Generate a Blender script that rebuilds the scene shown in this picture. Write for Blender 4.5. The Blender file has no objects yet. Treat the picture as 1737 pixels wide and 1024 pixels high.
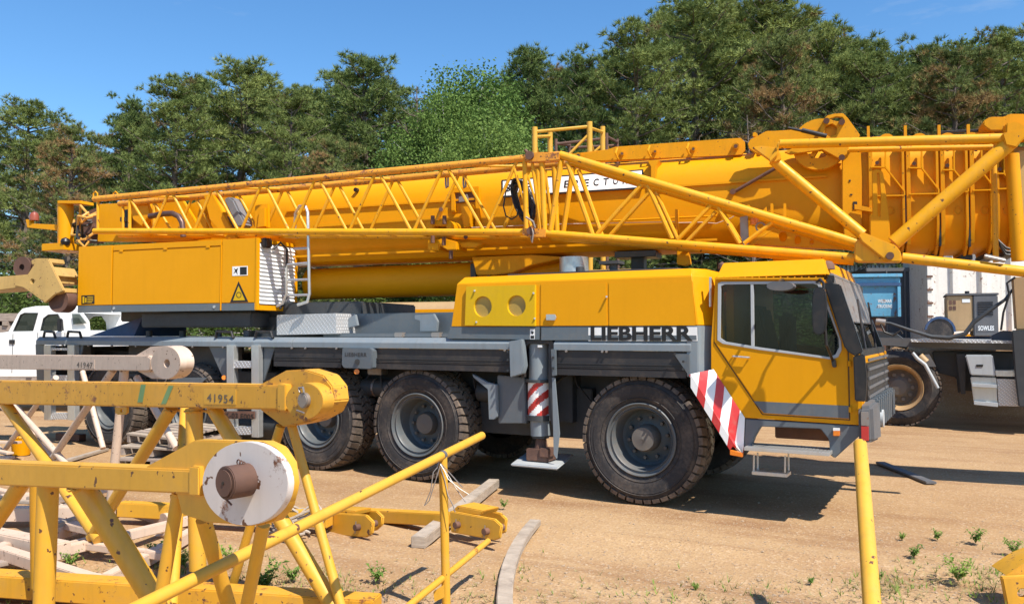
import bpy, bmesh, math, random
import numpy as np
from mathutils import Vector, Matrix, noise
from mathutils.geometry import tessellate_polygon
random.seed(7)
scn = bpy.context.scene
COL = scn.collection
R = math.radians
# ---------------------------------------------------------------- camera, sky, sun, exposure
FPX, CXP, HZP, EYE = 1400.0, 868.5, 566.0, 1.85
YAW = R(29.2)
PITCH = math.atan((HZP-512)/FPX)
CAM = Vector((3.205, -8.52, EYE))
cr = Vector((math.cos(YAW), math.sin(YAW), 0))
cf0 = Vector((-math.sin(YAW), math.cos(YAW), 0))
cf = cf0*math.cos(PITCH)+Vector((0, 0, 1))*math.sin(PITCH)
cu = -cf0*math.sin(PITCH)+Vector((0, 0, 1))*math.cos(PITCH)
cd_ = bpy.data.cameras.new('camera'); cam = bpy.data.objects.new('camera', cd_); COL.objects.link(cam)
cd_.sensor_width = 36; cd_.lens = FPX/1737*36; cd_.clip_end = 900; cd_.clip_start = 0.05
cam.location = CAM
cam.rotation_euler = (math.pi/2+PITCH, 0, YAW)
scn.camera = cam
scn.render.resolution_x = 1024; scn.render.resolution_y = 603
scn.view_settings.view_transform = 'Standard'; scn.view_settings.look = 'None'
scn.view_settings.exposure = 0.58; scn.view_settings.gamma = 1
try: scn.view_settings.use_curve_mapping = False
except Exception: pass
SUN = Vector((.53, -.235, .815)).normalized()
sl = bpy.data.lights.new('sun', 'SUN'); sl.energy = 5.0; sl.angle = R(.53); sl.color = (1, .94, .84)
so = bpy.data.objects.new('sun', sl); COL.objects.link(so)
so.rotation_euler = SUN.to_track_quat('Z', 'Y').to_euler(); so.location = (5, -5, 30)
W = bpy.data.worlds.new('World'); scn.world = W; W.use_nodes = True
nt = W.node_tree; nt.nodes.clear()
wo = nt.nodes.new('ShaderNodeOutputWorld'); bg = nt.nodes.new('ShaderNodeBackground'); sk = nt.nodes.new('ShaderNodeTexSky')
sk.sky_type = 'NISHITA'; sk.sun_disc = False
sk.sun_elevation = math.asin(SUN.z); sk.sun_rotation = math.atan2(SUN.x, SUN.y)
sk.air_density = 1.0; sk.dust_density = .3; sk.ozone_density = 2.0
bg.inputs[1].default_value = .068
tc = nt.nodes.new('ShaderNodeTexCoord'); mp = nt.nodes.new('ShaderNodeMapping'); mp.inputs['Scale'].default_value = (3, 3, 13)
ns = nt.nodes.new('ShaderNodeTexNoise'); ns.inputs['Scale'].default_value = 1.3; ns.inputs['Detail'].default_value = 7; ns.inputs['Roughness'].default_value = .62
rp = nt.nodes.new('ShaderNodeValToRGB'); rp.color_ramp.elements[0].position = .62; rp.color_ramp.elements[1].position = .85
rp.color_ramp.elements[1].color = (.42, .42, .42, 1)
mx = nt.nodes.new('ShaderNodeMix'); mx.data_type = 'RGBA'; mx.inputs[7].default_value = (7.0, 7.6, 8.4, 1)
L = nt.links.new
L(tc.outputs['Generated'], mp.inputs[0]); L(mp.outputs[0], ns.inputs[0]); L(ns.outputs['Fac'], rp.inputs[0]); L(rp.outputs[0], mx.inputs[0])
hv = nt.nodes.new('ShaderNodeHueSaturation'); hv.inputs['Saturation'].default_value = 1.2; hv.inputs['Value'].default_value = 1.58; hv.inputs['Hue'].default_value = .5
hm = nt.nodes.new('ShaderNodeMix'); hm.data_type = 'RGBA'; hm.blend_type = 'MULTIPLY'; hm.inputs[0].default_value = 1; hm.inputs[7].default_value = (.95, 1.13, 1.22, 1)
L(sk.outputs[0], hv.inputs['Color']); L(hv.outputs[0], hm.inputs[6]); L(hm.outputs[2], mx.inputs[6]); L(mx.outputs[2], bg.inputs[0]); L(bg.outputs[0], wo.inputs[0])

# ---------------------------------------------------------------- pixel-to-world helpers (real planes of the place)
def ray(px, py): return cf+cr*((px-CXP)/FPX)+cu*((512-py)/FPX)
def PY(px, py, y=0.0):
    d = ray(px, py); return CAM+d*((y-CAM.y)/d.y)
def PX(px, py, x):
    d = ray(px, py); return CAM+d*((x-CAM.x)/d.x)
def G(px, py, h=0.0):
    d = ray(px, py); return CAM+d*((h-EYE)/d.z)
def PD(px, py, dist): return CAM+ray(px, py)*dist
class Frame:
    def __init__(s, o, deg):
        s.o = Vector(o); t = R(deg); s.x = Vector((math.cos(t), math.sin(t), 0)); s.y = Vector((-math.sin(t), math.cos(t), 0))
    def w(s, x, y, z): return s.o+s.x*x+s.y*y+Vector((0, 0, z))
    def px(s, px, py, yo):
        d = ray(px, py); return CAM+d*((yo-(CAM-s.o).dot(s.y))/d.dot(s.y))
    def pxx(s, px, py, xo):
        d = ray(px, py); return CAM+d*((xo-(CAM-s.o).dot(s.x))/d.dot(s.x))
    def loc(s, p):
        q = p-s.o; return q.dot(s.x), q.dot(s.y), q.z
WF = Frame((0, 0, 0), 0)
SF = Frame((-5.9, 1.4, 0), 8.0)

# ---------------------------------------------------------------- mesh builder
WO = {}
class MB:
    def __init__(s): s.v = []; s.f = []; s.m = []
    def add(s, vs, fs, mi=0):
        b = len(s.v); s.v += [Vector(v) for v in vs]; s.f += [tuple(b+i for i in f) for f in fs]; s.m += [mi]*len(fs)
    def hexa(s, p, mi=0):   # 8 points: bottom 4, top 4
        s.add(p, [(3, 2, 1, 0), (4, 5, 6, 7), (0, 1, 5, 4), (1, 2, 6, 5), (2, 3, 7, 6), (3, 0, 4, 7)], mi)
    def box(s, lo, hi, fr=WF, mi=0):
        a, b = lo, hi
        s.hexa([fr.w(*q) for q in ((a[0], a[1], a[2]), (b[0], a[1], a[2]), (b[0], b[1], a[2]), (a[0], b[1], a[2]),
                                   (a[0], a[1], b[2]), (b[0], a[1], b[2]), (b[0], b[1], b[2]), (a[0], b[1], b[2]))], mi)
    def beam(s, p0, p1, w, h, up=Vector((0, 0, 1)), mi=0):
        p0 = Vector(p0); p1 = Vector(p1); d = (p1-p0).normalized(); sd = d.cross(up).normalized()*(w/2); u = sd.cross(d).normalized()*(h/2)
        s.hexa([p0-sd-u, p1-sd-u, p1+sd-u, p0+sd-u, p0-sd+u, p1-sd+u, p1+sd+u, p0+sd+u], mi)
    def prism(s, pts, off, holes=(), mi=0):
        pts = [Vector(p) for p in pts]; off = Vector(off); holes = [[Vector(q) for q in h] for h in holes]
        loops = [pts]+holes; allp = [p for l in loops for p in l]; n = len(allp)
        tris = tessellate_polygon(loops) if (holes or len(pts) > 4) else [tuple(range(len(pts)))]
        fs = [tuple(t) for t in tris]+[tuple(n+i for i in reversed(t)) for t in tris]
        b = 0
        for l in loops:
            k = len(l)
            for i in range(k):
                j = (i+1) % k; fs.append((b+i, b+j, n+b+j, n+b+i))
            b += k
        s.add(allp+[p+off for p in allp], fs, mi)
    def tube(s, p0, p1, r, r2=None, n=12, mi=0, caps=True):
        p0 = Vector(p0); p1 = Vector(p1); r2 = r if r2 is None else r2
        d = (p1-p0).normalized(); a = d.orthogonal().normalized(); c = d.cross(a); vs = []
        for p, q in ((p0, r), (p1, r2)):
            for i in range(n):
                t = 2*math.pi*i/n; vs.append(p+a*(math.cos(t)*q)+c*(math.sin(t)*q))
        fs = [(i, (i+1) % n, n+(i+1) % n, n+i) for i in range(n)]
        if caps: fs += [tuple(reversed(range(n))), tuple(range(n, 2*n))]
        s.add(vs, fs, mi)
    def path(s, pts, r, n=8, mi=0, closed=False):
        pts = [Vector(p) for p in pts]; k = len(pts); vs = []; prev = None
        for i, p in enumerate(pts):
            q0 = pts[i-1] if (i > 0 or closed) else p; q1 = pts[(i+1) % k] if (i < k-1 or closed) else p
            d = (q1-q0).normalized()
            if prev is None: a = d.orthogonal().normalized()
            else:
                a = prev-d*prev.dot(d); a = a.normalized() if a.length > 1e-5 else d.orthogonal().normalized()
            prev = a; c = d.cross(a); rr = r[i] if isinstance(r, (list, tuple)) else r
            for j in range(n):
                t = 2*math.pi*j/n; vs.append(p+a*(math.cos(t)*rr)+c*(math.sin(t)*rr))
        fs = []
        for i in range(k if closed else k-1):
            a0 = i*n; b0 = ((i+1) % k)*n
            fs += [(a0+j, a0+(j+1) % n, b0+(j+1) % n, b0+j) for j in range(n)]
        if not closed: fs += [tuple(reversed(range(n))), tuple(range((k-1)*n, k*n))]
        s.add(vs, fs, mi)
    def lathe(s, prof, o, axis, n=32, mi=0, caps=False):   # prof: (a along axis, r)
        o = Vector(o); ax = Vector(axis).normalized(); a = ax.orthogonal().normalized(); c = ax.cross(a); vs = []
        for (h, r) in prof:
            for i in range(n):
                t = 2*math.pi*i/n; vs.append(o+ax*h+a*(math.cos(t)*r)+c*(math.sin(t)*r))
        fs = []
        for k in range(len(prof)-1):
            for i in range(n): fs.append((k*n+i, k*n+(i+1) % n, (k+1)*n+(i+1) % n, (k+1)*n+i))
        if caps: fs += [tuple(reversed(range(n))), tuple(range((len(prof)-1)*n, len(prof)*n))]
        s.add(vs, fs, mi)
    def build(s, name, mat, parent=None, bev=0, smooth=38, kind=None, origin=None, label=None):
        po = WO[parent.name] if parent else Vector((0, 0, 0))
        o = Vector(origin) if origin is not None else po
        me = bpy.data.meshes.new(name)
        me.from_pydata([tuple(v-o) for v in s.v], [], s.f)
        for m in (mat if isinstance(mat, (list, tuple)) else [mat]): me.materials.append(m)
        if any(s.m): me.polygons.foreach_set('material_index', s.m)
        bm = bmesh.new(); bm.from_mesh(me); bmesh.ops.recalc_face_normals(bm, faces=bm.faces)
        if bev:
            es = [e for e in bm.edges if e.is_manifold and e.calc_face_angle(0) > .5]
            bmesh.ops.bevel(bm, geom=es, offset=bev, segments=2, affect='EDGES', clamp_overlap=True)
        bm.to_mesh(me); bm.free()
        if smooth:
            me.polygons.foreach_set('use_smooth', [True]*len(me.polygons)); me.set_sharp_from_angle(angle=R(smooth))
        ob = bpy.data.objects.new(name, me); COL.objects.link(ob)
        if parent: ob.parent = parent
        ob.location = o-po; WO[ob.name] = o.copy()
        if kind: ob['kind'] = kind
        if label: ob['label'] = label
        return ob
def empty(name, loc, parent=None):
    o = bpy.data.objects.new(name, None); COL.objects.link(o); o.empty_display_size = .2
    loc = Vector(loc)
    if parent: o.parent = parent; o.location = loc-WO[parent.name]
    else: o.location = loc
    WO[o.name] = loc.copy(); return o
def tag(o, label, cat, group=None):
    o['label'] = label; o['category'] = cat
    if group: o['group'] = group
    return o
def thing(name, label, cat, loc, group=None): return tag(empty(name, loc), label, cat, group)
def clone(o, loc, rz=0, sc=1, label=None, first=True):
    c = o.copy(); COL.objects.link(c)
    if first:
        c.location = loc; c.rotation_euler = (0, 0, rz); c.scale = (sc, sc, sc) if not isinstance(sc, tuple) else sc
        if label: c['label'] = label
    for ch in list(o.children):
        d = clone(ch, None, first=False); d.parent = c
    return c
def child_copy(o, parent, worldloc):     # copy of a part (with its sub-parts), shared mesh data
    c = o.copy(); COL.objects.link(c); c.parent = parent; c.location = Vector(worldloc)-WO[parent.name]; WO[c.name] = Vector(worldloc)
    for ch in list(o.children):
        d = ch.copy(); COL.objects.link(d); d.parent = c; d.location = ch.location.copy()
    return c
def lettering(name, s, p, xd, zd, w, h, mat, parent, bold=0.0, spacing=1.0, thick=.002, label=None):
    """text fitted to w x h, lower-left corner at p, lying in the plane xd/zd"""
    cu_ = bpy.data.curves.new(name, 'FONT'); cu_.body = s; cu_.size = 1; cu_.offset = bold; cu_.space_character = spacing; cu_.extrude = .0; cu_.resolution_u = 3
    t = bpy.data.objects.new(name, cu_); COL.objects.link(t)
    dg = bpy.context.evaluated_depsgraph_get(); dg.update()
    me0 = bpy.data.meshes.new_from_object(t.evaluated_get(dg))
    bpy.data.objects.remove(t)
    vs = [v.co.copy() for v in me0.vertices]; x0 = min(v.x for v in vs); x1 = max(v.x for v in vs); y0 = min(v.y for v in vs); y1 = max(v.y for v in vs)
    xd = Vector(xd).normalized(); zd = Vector(zd).normalized(); p = Vector(p)
    out = MB()
    pts = [p+xd*((v.x-x0)/(x1-x0)*w)+zd*((v.y-y0)/(y1-y0)*h) for v in vs]
    out.add(pts, [tuple(f.vertices) for f in me0.polygons])
    n = xd.cross(zd)
    bpy.data.meshes.remove(me0)
    return out.build(name, mat, parent, smooth=0, label=label)

# ---------------------------------------------------------------- materials
def nodes(name):
    m = bpy.data.materials.new(name); m.use_nodes = True; t = m.node_tree; t.nodes.clear()
    o = t.nodes.new('ShaderNodeOutputMaterial'); b = t.nodes.new('ShaderNodeBsdfPrincipled'); t.links.new(b.outputs[0], o.inputs[0])
    return m, t, b
def tnoise(t, vec, sc, det=4, ro=.55):
    n = t.nodes.new('ShaderNodeTexNoise'); n.inputs['Scale'].default_value = sc; n.inputs['Detail'].default_value = det; n.inputs['Roughness'].default_value = ro
    t.links.new(vec, n.inputs[0]); return n.outputs['Fac']
def ramp(t, fac, stops):
    r = t.nodes.new('ShaderNodeValToRGB'); e = r.color_ramp.elements
    while len(e) < len(stops): e.new(.5)
    for el, (p, c) in zip(e, stops):
        el.position = p; el.color = (c, c, c, 1) if isinstance(c, (int, float)) else (*c, 1)
    t.links.new(fac, r.inputs[0]); return r.outputs[0]
def mixc(t, fac, a, b, mode='MIX'):
    m = t.nodes.new('ShaderNodeMix'); m.data_type = 'RGBA'; m.blend_type = mode
    for s_, v in ((0, fac), (6, a), (7, b)):
        if hasattr(v, 'node'): t.links.new(v, m.inputs[s_])
        else: m.inputs[s_].default_value = v if s_ == 0 else (*v, 1)
    return m.outputs[2]
def bump(t, b, h, strength=.2, dist=.01):
    n = t.nodes.new('ShaderNodeBump'); n.inputs['Strength'].default_value = strength; n.inputs['Distance'].default_value = dist
    t.links.new(h, n.inputs['Height']); t.links.new(n.outputs[0], b.inputs['Normal'])
def objv(t):
    return t.nodes.new('ShaderNodeTexCoord').outputs['Object']
def paint(name, col, rough=.38, var=.12, dirt=.15, dirtcol=(.30, .21, .12), chips=0.0, rust=0.0, metal=0, coat=0, chipscale=28, spec=.5):
    m, t, b = nodes(name); v = objv(t)
    n1 = tnoise(t, v, 1.7, 5, .6); n2 = tnoise(t, v, 14, 6, .65)
    c = mixc(t, ramp(t, n1, [(.3, 0), (.7, 1)]), tuple(x*(1-var) for x in col), tuple(min(1, x*(1+var*.6)) for x in col))
    if dirt: c = mixc(t, ramp(t, mixc(t, .5, n1, n2), [(.48, 0), (.78, dirt)]), c, dirtcol)
    mpz = t.nodes.new('ShaderNodeMapping'); mpz.inputs['Scale'].default_value = (9, 9, .7); t.links.new(v, mpz.inputs[0])
    n5 = tnoise(t, mpz.outputs[0], 1.4, 5, .6)      # rain streaks running down
    if dirt: c = mixc(t, ramp(t, n5, [(.52, 0), (.74, min(.5, dirt*1.3))]), c, tuple(x*.55+y*.12 for x, y in zip(col, dirtcol)))
    if rust:
        n3 = tnoise(t, v, 5.5, 8, .75); k = ramp(t, n3, [(.60-rust*.1, 0), (.66-rust*.1, 1)])
        c = mixc(t, k, c, ramp(t, n2, [(.35, (.13, .045, .02)), (.7, (.33, .13, .05))]))
    if chips:
        n4 = tnoise(t, v, chipscale, 3, .5); k = ramp(t, n4, [(.72-chips*.1, 0), (.735-chips*.1, 1)])
        c = mixc(t, k, c, (.12, .05, .025))
    t.links.new(c, b.inputs['Base Color'])
    t.links.new(ramp(t, n2, [(.3, max(.05, rough-.08)), (.75, min(1, rough+.18))]), b.inputs['Roughness'])
    b.inputs['Metallic'].default_value = metal; b.inputs['Specular IOR Level'].default_value = spec
    if coat: b.inputs['Coat Weight'].default_value = coat; b.inputs['Coat Roughness'].default_value = .12
    bump(t, b, tnoise(t, v, 3, 3), .06, .02)
    return m
M = {}
M['yellow'] = paint('yellow_paint', (.70, .302, .001), .45, .05, .07, coat=.0, spec=.2, dirtcol=(.22, .12, .03))
M['yellow2'] = paint('worn_yellow_paint', (.69, .295, .002), .5, .10, .25, chips=.25, spec=.22, dirtcol=(.22, .12, .04))
M['jib_yellow'] = paint('jib_yellow_paint', (.74, .345, .004), .45, .12, .35, chips=.4, chipscale=20, spec=.35)
M['jib_rusty'] = paint('rust_streaked_yellow_paint', (.74, .30, .02), .5, .2, .5, dirtcol=(.22, .09, .05), chips=.7, rust=.5)
M['grille_yellow'] = paint('ochre_yellow_paint', (.62, .38, .004), .5, .05, .15, spec=.25)
M['fg_yellow'] = paint('faded_yellow_paint', (.66, .345, .03), .42, .10, .25, chips=.35, rust=.0, chipscale=16)
M['fg_yellow_rust'] = paint('faded_yellow_paint_with_rust', (.64, .32, .025), .5, .12, .35, chips=.45, rust=.30)
M['fg_white'] = paint('chipped_white_paint', (.64, .58, .54), .45, .06, .2, chips=.75, chipscale=11, rust=.12)
M['cream'] = paint('cream_paint', (.62, .47, .36), .5, .10, .3, chips=.45)
M['beige'] = paint('beige_yellow_paint', (.50, .32, .10), .5, .15, .45, chips=.5)
M['grey'] = paint('slate_grey_paint', (.105, .125, .142), .4, .08, .25, coat=.15)
M['deckgrey'] = paint('blue_grey_paint', (.20, .235, .26), .42, .10, .3)
M['darkgrey'] = paint('dark_grey_rubber', (.028, .026, .027), .5, .15, .25)
M['black'] = paint('black_plastic', (.012, .012, .014), .4, .1, .12)
M['frame_dark'] = paint('grimy_chassis_paint', (.045, .05, .055), .55, .25, .4, dirtcol=(.10, .075, .05))
M['silver'] = paint('bare_aluminium', (.62, .62, .60), .38, .1, .2, metal=.75)
M['lightgrey'] = paint('light_grey_paint', (.42, .44, .45), .42, .08, .2)
M['white'] = paint('white_paint', (.80, .80, .78), .4, .05, .15)
M['red'] = paint('red_reflective_paint', (.50, .035, .03), .35, .08, .2)
M['amber'] = paint('amber_plastic', (.8, .22, .02), .25, .05, 0)
M['beacon'] = paint('dusty_beacon_lens', (.30, .06, .03), .3, .1, .3)
M['rust'] = paint('rusty_steel', (.13, .065, .045), .75, .35, .4, dirtcol=(.30, .14, .07))
M['steel'] = paint('dull_steel', (.34, .30, .27), .45, .15, .4, metal=.6, rust=.3)
M['blue'] = paint('weathered_blue_paint', (.12, .36, .52), .5, .12, .35, dirtcol=(.3, .25, .2), rust=.3)
M['bluedark'] = paint('dark_blue_paint', (.03, .07, .16), .4, .1, .2)
M['container_white'] = paint('stained_white_paint', (.70, .68, .63), .5, .08, .35, dirtcol=(.36, .18, .08), rust=.12)
M['container_dark'] = paint('dark_slate_paint', (.06, .065, .075), .5, .1, .2)
M['machine_tan'] = paint('faded_tan_paint', (.42, .27, .13), .5, .1, .25)
M['machine_grey'] = paint('machine_grey_paint', (.11, .11, .115), .5, .1, .25)
M['letter_black'] = paint('black_lettering', (.012, .010, .010), .4, .05, 0)
M['letter_faded'] = paint('faded_stencil_lettering', (.10, .085, .07), .6, .2, .3)
M['letter_white'] = paint('white_lettering', (.8, .8, .78), .5, .05, .1)
M['green_spray'] = paint('green_spray_paint', (.16, .30, .12), .6, .15, .25)
M['hose'] = paint('black_rubber_hose', (.015, .014, .014), .45, .1, .2)
M['hose_yellow'] = paint('dirty_yellow_hose', (.66, .32, .05), .5, .2, .4)
M['canister'] = paint('grey_plastic_canister', (.17, .17, .18), .5, .1, .2)
M['seat'] = paint('dark_seat_cloth', (.03, .03, .035), .8, .2, .1)
M['brown_exhaust'] = paint('brown_exhaust_steel', (.12, .07, .06), .4, .2, .3, metal=.4)
def glass(name, tint=(.72, .78, .78), alpha=.82):
    m, t, b = nodes(name); b.inputs['Base Color'].default_value = (.02, .025, .025, 1); b.inputs['Roughness'].default_value = .03; b.inputs['IOR'].default_value = 1.85
    tr = t.nodes.new('ShaderNodeBsdfTransparent'); tr.inputs[0].default_value = (*tint, 1)
    ms = t.nodes.new('ShaderNodeMixShader'); ms.inputs[0].default_value = alpha
    o = [n for n in t.nodes if n.type == 'OUTPUT_MATERIAL'][0]
    t.links.new(b.outputs[0], ms.inputs[1]); t.links.new(tr.outputs[0], ms.inputs[2]); t.links.new(ms.outputs[0], o.inputs[0])
    return m
M['glass'] = glass('window_glass'); M['glassdark'] = glass('smoked_window_glass', (.55, .6, .6), .65)
m, t, b = nodes('mirror_glass'); b.inputs['Base Color'].default_value = (.2, .22, .24, 1); b.inputs['Metallic'].default_value = 1; b.inputs['Roughness'].default_value = .1; M['mirror'] = m
# tyre rubber with caked dust
def rubber(name, dust):
    m, t, b = nodes(name); v = objv(t)
    n1 = tnoise(t, v, 3, 6, .65); n2 = tnoise(t, v, 30, 5, .6)
    c = mixc(t, ramp(t, mixc(t, .35, n1, n2), [(.50-dust*.3, 0), (.78-dust*.25, .35+dust*.6)]), (.030, .028, .029), (.27, .20, .145))
    t.links.new(c, b.inputs['Base Color']); b.inputs['Roughness'].default_value = .72; b.inputs['Specular IOR Level'].default_value = .35
    bump(t, b, n2, .25, .01); return m
M['tyre'] = rubber('tyre_rubber', .12); M['tread'] = rubber('dusty_tread_rubber', .6)
M['rim'] = paint('blue_grey_rim_paint', (.10, .11, .115), .45, .15, .7, dirtcol=(.16, .11, .075))
M['rimin'] = paint('dark_blue_rim_paint', (.075, .10, .115), .5, .25, .6, dirtcol=(.16, .11, .07))
M['hub'] = paint('dusty_hub', (.14, .125, .11), .6, .15, .5)
# chequer plate
m, t, b = nodes('chequer_plate'); v = objv(t)
def chequer(t, v, sc):
    mp_ = t.nodes.new('ShaderNodeMapping'); mp_.inputs['Rotation'].default_value = (0, R(45), R(45)); mp_.inputs['Scale'].default_value = (sc, sc, sc); t.links.new(v, mp_.inputs[0])
    vo = t.nodes.new('ShaderNodeTexVoronoi'); vo.inputs['Scale'].default_value = 1; vo.inputs['Randomness'].default_value = 0.0; t.links.new(mp_.outputs[0], vo.inputs[0])
    return ramp(t, vo.outputs['Distance'], [(.2, 1), (.42, 0)])
h = chequer(t, v, 28); b.inputs['Metallic'].default_value = .35
t.links.new(mixc(t, h, (.50, .49, .48), (.80, .80, .79)), b.inputs['Base Color']); b.inputs['Roughness'].default_value = .4; bump(t, b, h, .8, .006); M['chequer'] = m
# round vent mesh
m, t, b = nodes('perforated_mesh'); v = objv(t); vo = t.nodes.new('ShaderNodeTexVoronoi'); vo.inputs['Scale'].default_value = 75; vo.inputs['Randomness'].default_value = 0; t.links.new(v, vo.inputs[0])
t.links.new(ramp(t, vo.outputs['Distance'], [(.28, (.10, .07, .03)), (.42, (.5, .33, .06))]), b.inputs['Base Color']); b.inputs['Roughness'].default_value = .5; M['mesh'] = m
# wood
def wood(name, a, c2, sc=1):
    m, t, b = nodes(name); v = objv(t); mp_ = t.nodes.new('ShaderNodeMapping'); mp_.inputs['Scale'].default_value = (2*sc, 2*sc, 14*sc); t.links.new(v, mp_.inputs[0])
    n1 = tnoise(t, mp_.outputs[0], 2.5, 8, .7); n2 = tnoise(t, v, 9, 6, .7)
    c = mixc(t, ramp(t, n1, [(.35, 0), (.65, 1)]), a, c2); c = mixc(t, ramp(t, n2, [(.58, 0), (.75, .6)]), c, (.16, .12, .09))
    t.links.new(c, b.inputs['Base Color']); b.inputs['Roughness'].default_value = .8; bump(t, b, n1, .3, .01); return m
M['timber'] = wood('weathered_timber', (.28, .225, .175), (.45, .37, .29)); M['timber_dark'] = wood('old_grey_timber', (.22, .17, .14), (.40, .32, .26))
M['bark'] = wood('pine_bark', (.10, .075, .06), (.20, .15, .12)); M['birchbark'] = wood('birch_bark', (.35, .33, .30), (.55, .52, .48))
# foliage
def foliage(name, a, b2, dead=(.16, .10, .05), deadamt=.0, trans=.25):
    m, t, b = nodes(name); v = objv(t); n1 = tnoise(t, v, .9, 3, .6); n2 = tnoise(t, v, 7, 3, .6)
    oi = t.nodes.new('ShaderNodeObjectInfo')
    c = mixc(t, ramp(t, mixc(t, .5, n1, n2), [(.38, 0), (.62, 1)]), a, b2)
    if deadamt: c = mixc(t, ramp(t, tnoise(t, v, .55, 4, .6), [(.66-deadamt*.2, 0), (.72-deadamt*.2, .8)]), c, dead)
    hs = t.nodes.new('ShaderNodeHueSaturation'); t.links.new(c, hs.inputs['Color'])
    ma = t.nodes.new('ShaderNodeMapRange'); t.links.new(oi.outputs['Random'], ma.inputs[0]); ma.inputs[3].default_value = .78; ma.inputs[4].default_value = 1.2; t.links.new(ma.outputs[0], hs.inputs['Value'])
    ma = t.nodes.new('ShaderNodeMapRange'); t.links.new(oi.outputs['Random'], ma.inputs[0]); ma.inputs[3].default_value = .515; ma.inputs[4].default_value = .485; t.links.new(ma.outputs[0], hs.inputs['Hue'])
    t.links.new(hs.outputs[0], b.inputs['Base Color']); b.inputs['Roughness'].default_value = .75; b.inputs['Specular IOR Level'].default_value = .12
    tl = t.nodes.new('ShaderNodeBsdfTranslucent'); t.links.new(hs.outputs[0], tl.inputs[0])
    ms = t.nodes.new('ShaderNodeMixShader'); ms.inputs[0].default_value = trans
    o = [n for n in t.nodes if n.type == 'OUTPUT_MATERIAL'][0]
    t.links.new(b.outputs[0], ms.inputs[1]); t.links.new(tl.outputs[0], ms.inputs[2]); t.links.new(ms.outputs[0], o.inputs[0]); return m
M['needles'] = foliage('pine_needles', (.08, .12, .035), (.27, .325, .10), deadamt=.12, trans=.14)
M['needles_dead'] = foliage('pine_needles_with_brown_patches', (.08, .115, .035), (.26, .29, .095), dead=(.36, .20, .10), deadamt=.8, trans=.14)
M['birch'] = foliage('birch_leaves', (.085, .15, .032), (.19, .28, .07), trans=.25)
M['weed'] = foliage('weed_leaves', (.12, .21, .04), (.24, .34, .07), trans=.3)
M['dry'] = foliage('dry_grass_blades', (.30, .24, .10), (.42, .34, .17), trans=.2)
M['bush'] = foliage('bush_leaves', (.05, .085, .02), (.11, .16, .04), trans=.3)
# ground
m, t, b = nodes('sandy_gravel'); v = objv(t)
big = tnoise(t, v, .22, 4, .6); mid = tnoise(t, v, 1.6, 6, .65); fine = tnoise(t, v, 26, 6, .7)
mp_ = t.nodes.new('ShaderNodeMapping'); mp_.inputs['Scale'].default_value = (.12, 1.1, 1); mp_.inputs['Rotation'].default_value = (0, 0, R(-6)); t.links.new(v, mp_.inputs[0])
trk = tnoise(t, mp_.outputs[0], 1.2, 4, .6)
c = mixc(t, ramp(t, big, [(.35, 0), (.65, 1)]), (.325, .195, .095), (.435, .285, .15))
c = mixc(t, ramp(t, trk, [(.47, 0), (.64, .75)]), c, (.24, .125, .06))
c = mixc(t, ramp(t, mid, [(.45, 0), (.75, .5)]), c, (.46, .30, .155))
vo = t.nodes.new('ShaderNodeTexVoronoi'); vo.inputs['Scale'].default_value = 55; t.links.new(v, vo.inputs[0])
st = t.nodes.new('ShaderNodeSeparateColor'); t.links.new(vo.outputs['Color'], st.inputs[0])
c = mixc(t, ramp(t, st.outputs[0], [(.0, .40), (.4, 0), (.51, 0), (1, .0)]), c, (.22, .13, .08))
c = mixc(t, ramp(t, st.outputs[1], [(.78, 0), (.97, .38)]), c, (.58, .44, .30))
vo2 = t.nodes.new('ShaderNodeTexVoronoi'); vo2.inputs['Scale'].default_value = 17; t.links.new(v, vo2.inputs[0])
st2 = t.nodes.new('ShaderNodeSeparateColor'); t.links.new(vo2.outputs['Color'], st2.inputs[0])
c = mixc(t, ramp(t, st2.outputs[2], [(.6, 0), (1, .16)]), c, (.33, .2, .12))
t.links.new(c, b.inputs['Base Color']); b.inputs['Roughness'].default_value = .95; b.inputs['Specular IOR Level'].default_value = .1
hh = mixc(t, .55, mixc(t, .5, mid, fine), mixc(t, .5, st.outputs[2], vo.outputs['Distance'])); bump(t, b, hh, .5, .025); M['ground'] = m
M['stone'] = paint('pale_gravel_stone', (.36, .255, .165), .9, .3, .4)
M['soil'] = paint('forest_floor', (.10, .075, .04), .95, .3, .4)
# ---------------------------------------------------------------- ground
def rut(x, y):     # wheel ruts along the crane and across toward the right
    h = 0
    for c, w, d in ((-1.55, .26, .022), (-2.0, .30, .018), (-3.9, .28, .02), (-4.35, .26, .016), (-5.6, .3, .014)):
        yy = y-c-.18*math.sin(x*.35+c)-x*.03; h -= 1.8*d*math.exp(-(yy/w)**2)*(.6+.4*noise.noise(Vector((x*.8, c, 2)))); h += d*.9*math.exp(-((abs(yy)-w*1.5)/(w*.5))**2)
    return h
def ground_h(x, y):
    n = noise.noise(Vector((x*.35, y*.35, 0)))*.022+rut(x, y)+noise.noise(Vector((x*1.7, y*1.7, 4)))*.009+noise.noise(Vector((x*5, y*5, 9)))*.004
    def ss(t): t = max(0, min(1, t)); return t*t*(3-2*t)
    return n-.012+1.68*ss((y-12.2)/2.6)*ss((x+1.0)/3.0)
def spaced(a, b, lo, hi, fine):
    xs = list(np.arange(a, b, fine)); s = fine; x = a
    while x > lo: s *= 1.25; x -= s; xs.insert(0, max(x, lo))
    s = fine; x = xs[-1]
    while x < hi: s *= 1.25; x += s; xs.append(min(x, hi))
    return xs
xs = spaced(-9, 11, -220, 220, .09); ys = spaced(-7.5, 3.5, -30, 11, .09)[:-1]+list(np.arange(9.5, 16, .3))+spaced(16, 17, 15, 260, .6)[1:]; ys = sorted(set(round(float(q), 4) for q in ys))
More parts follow.
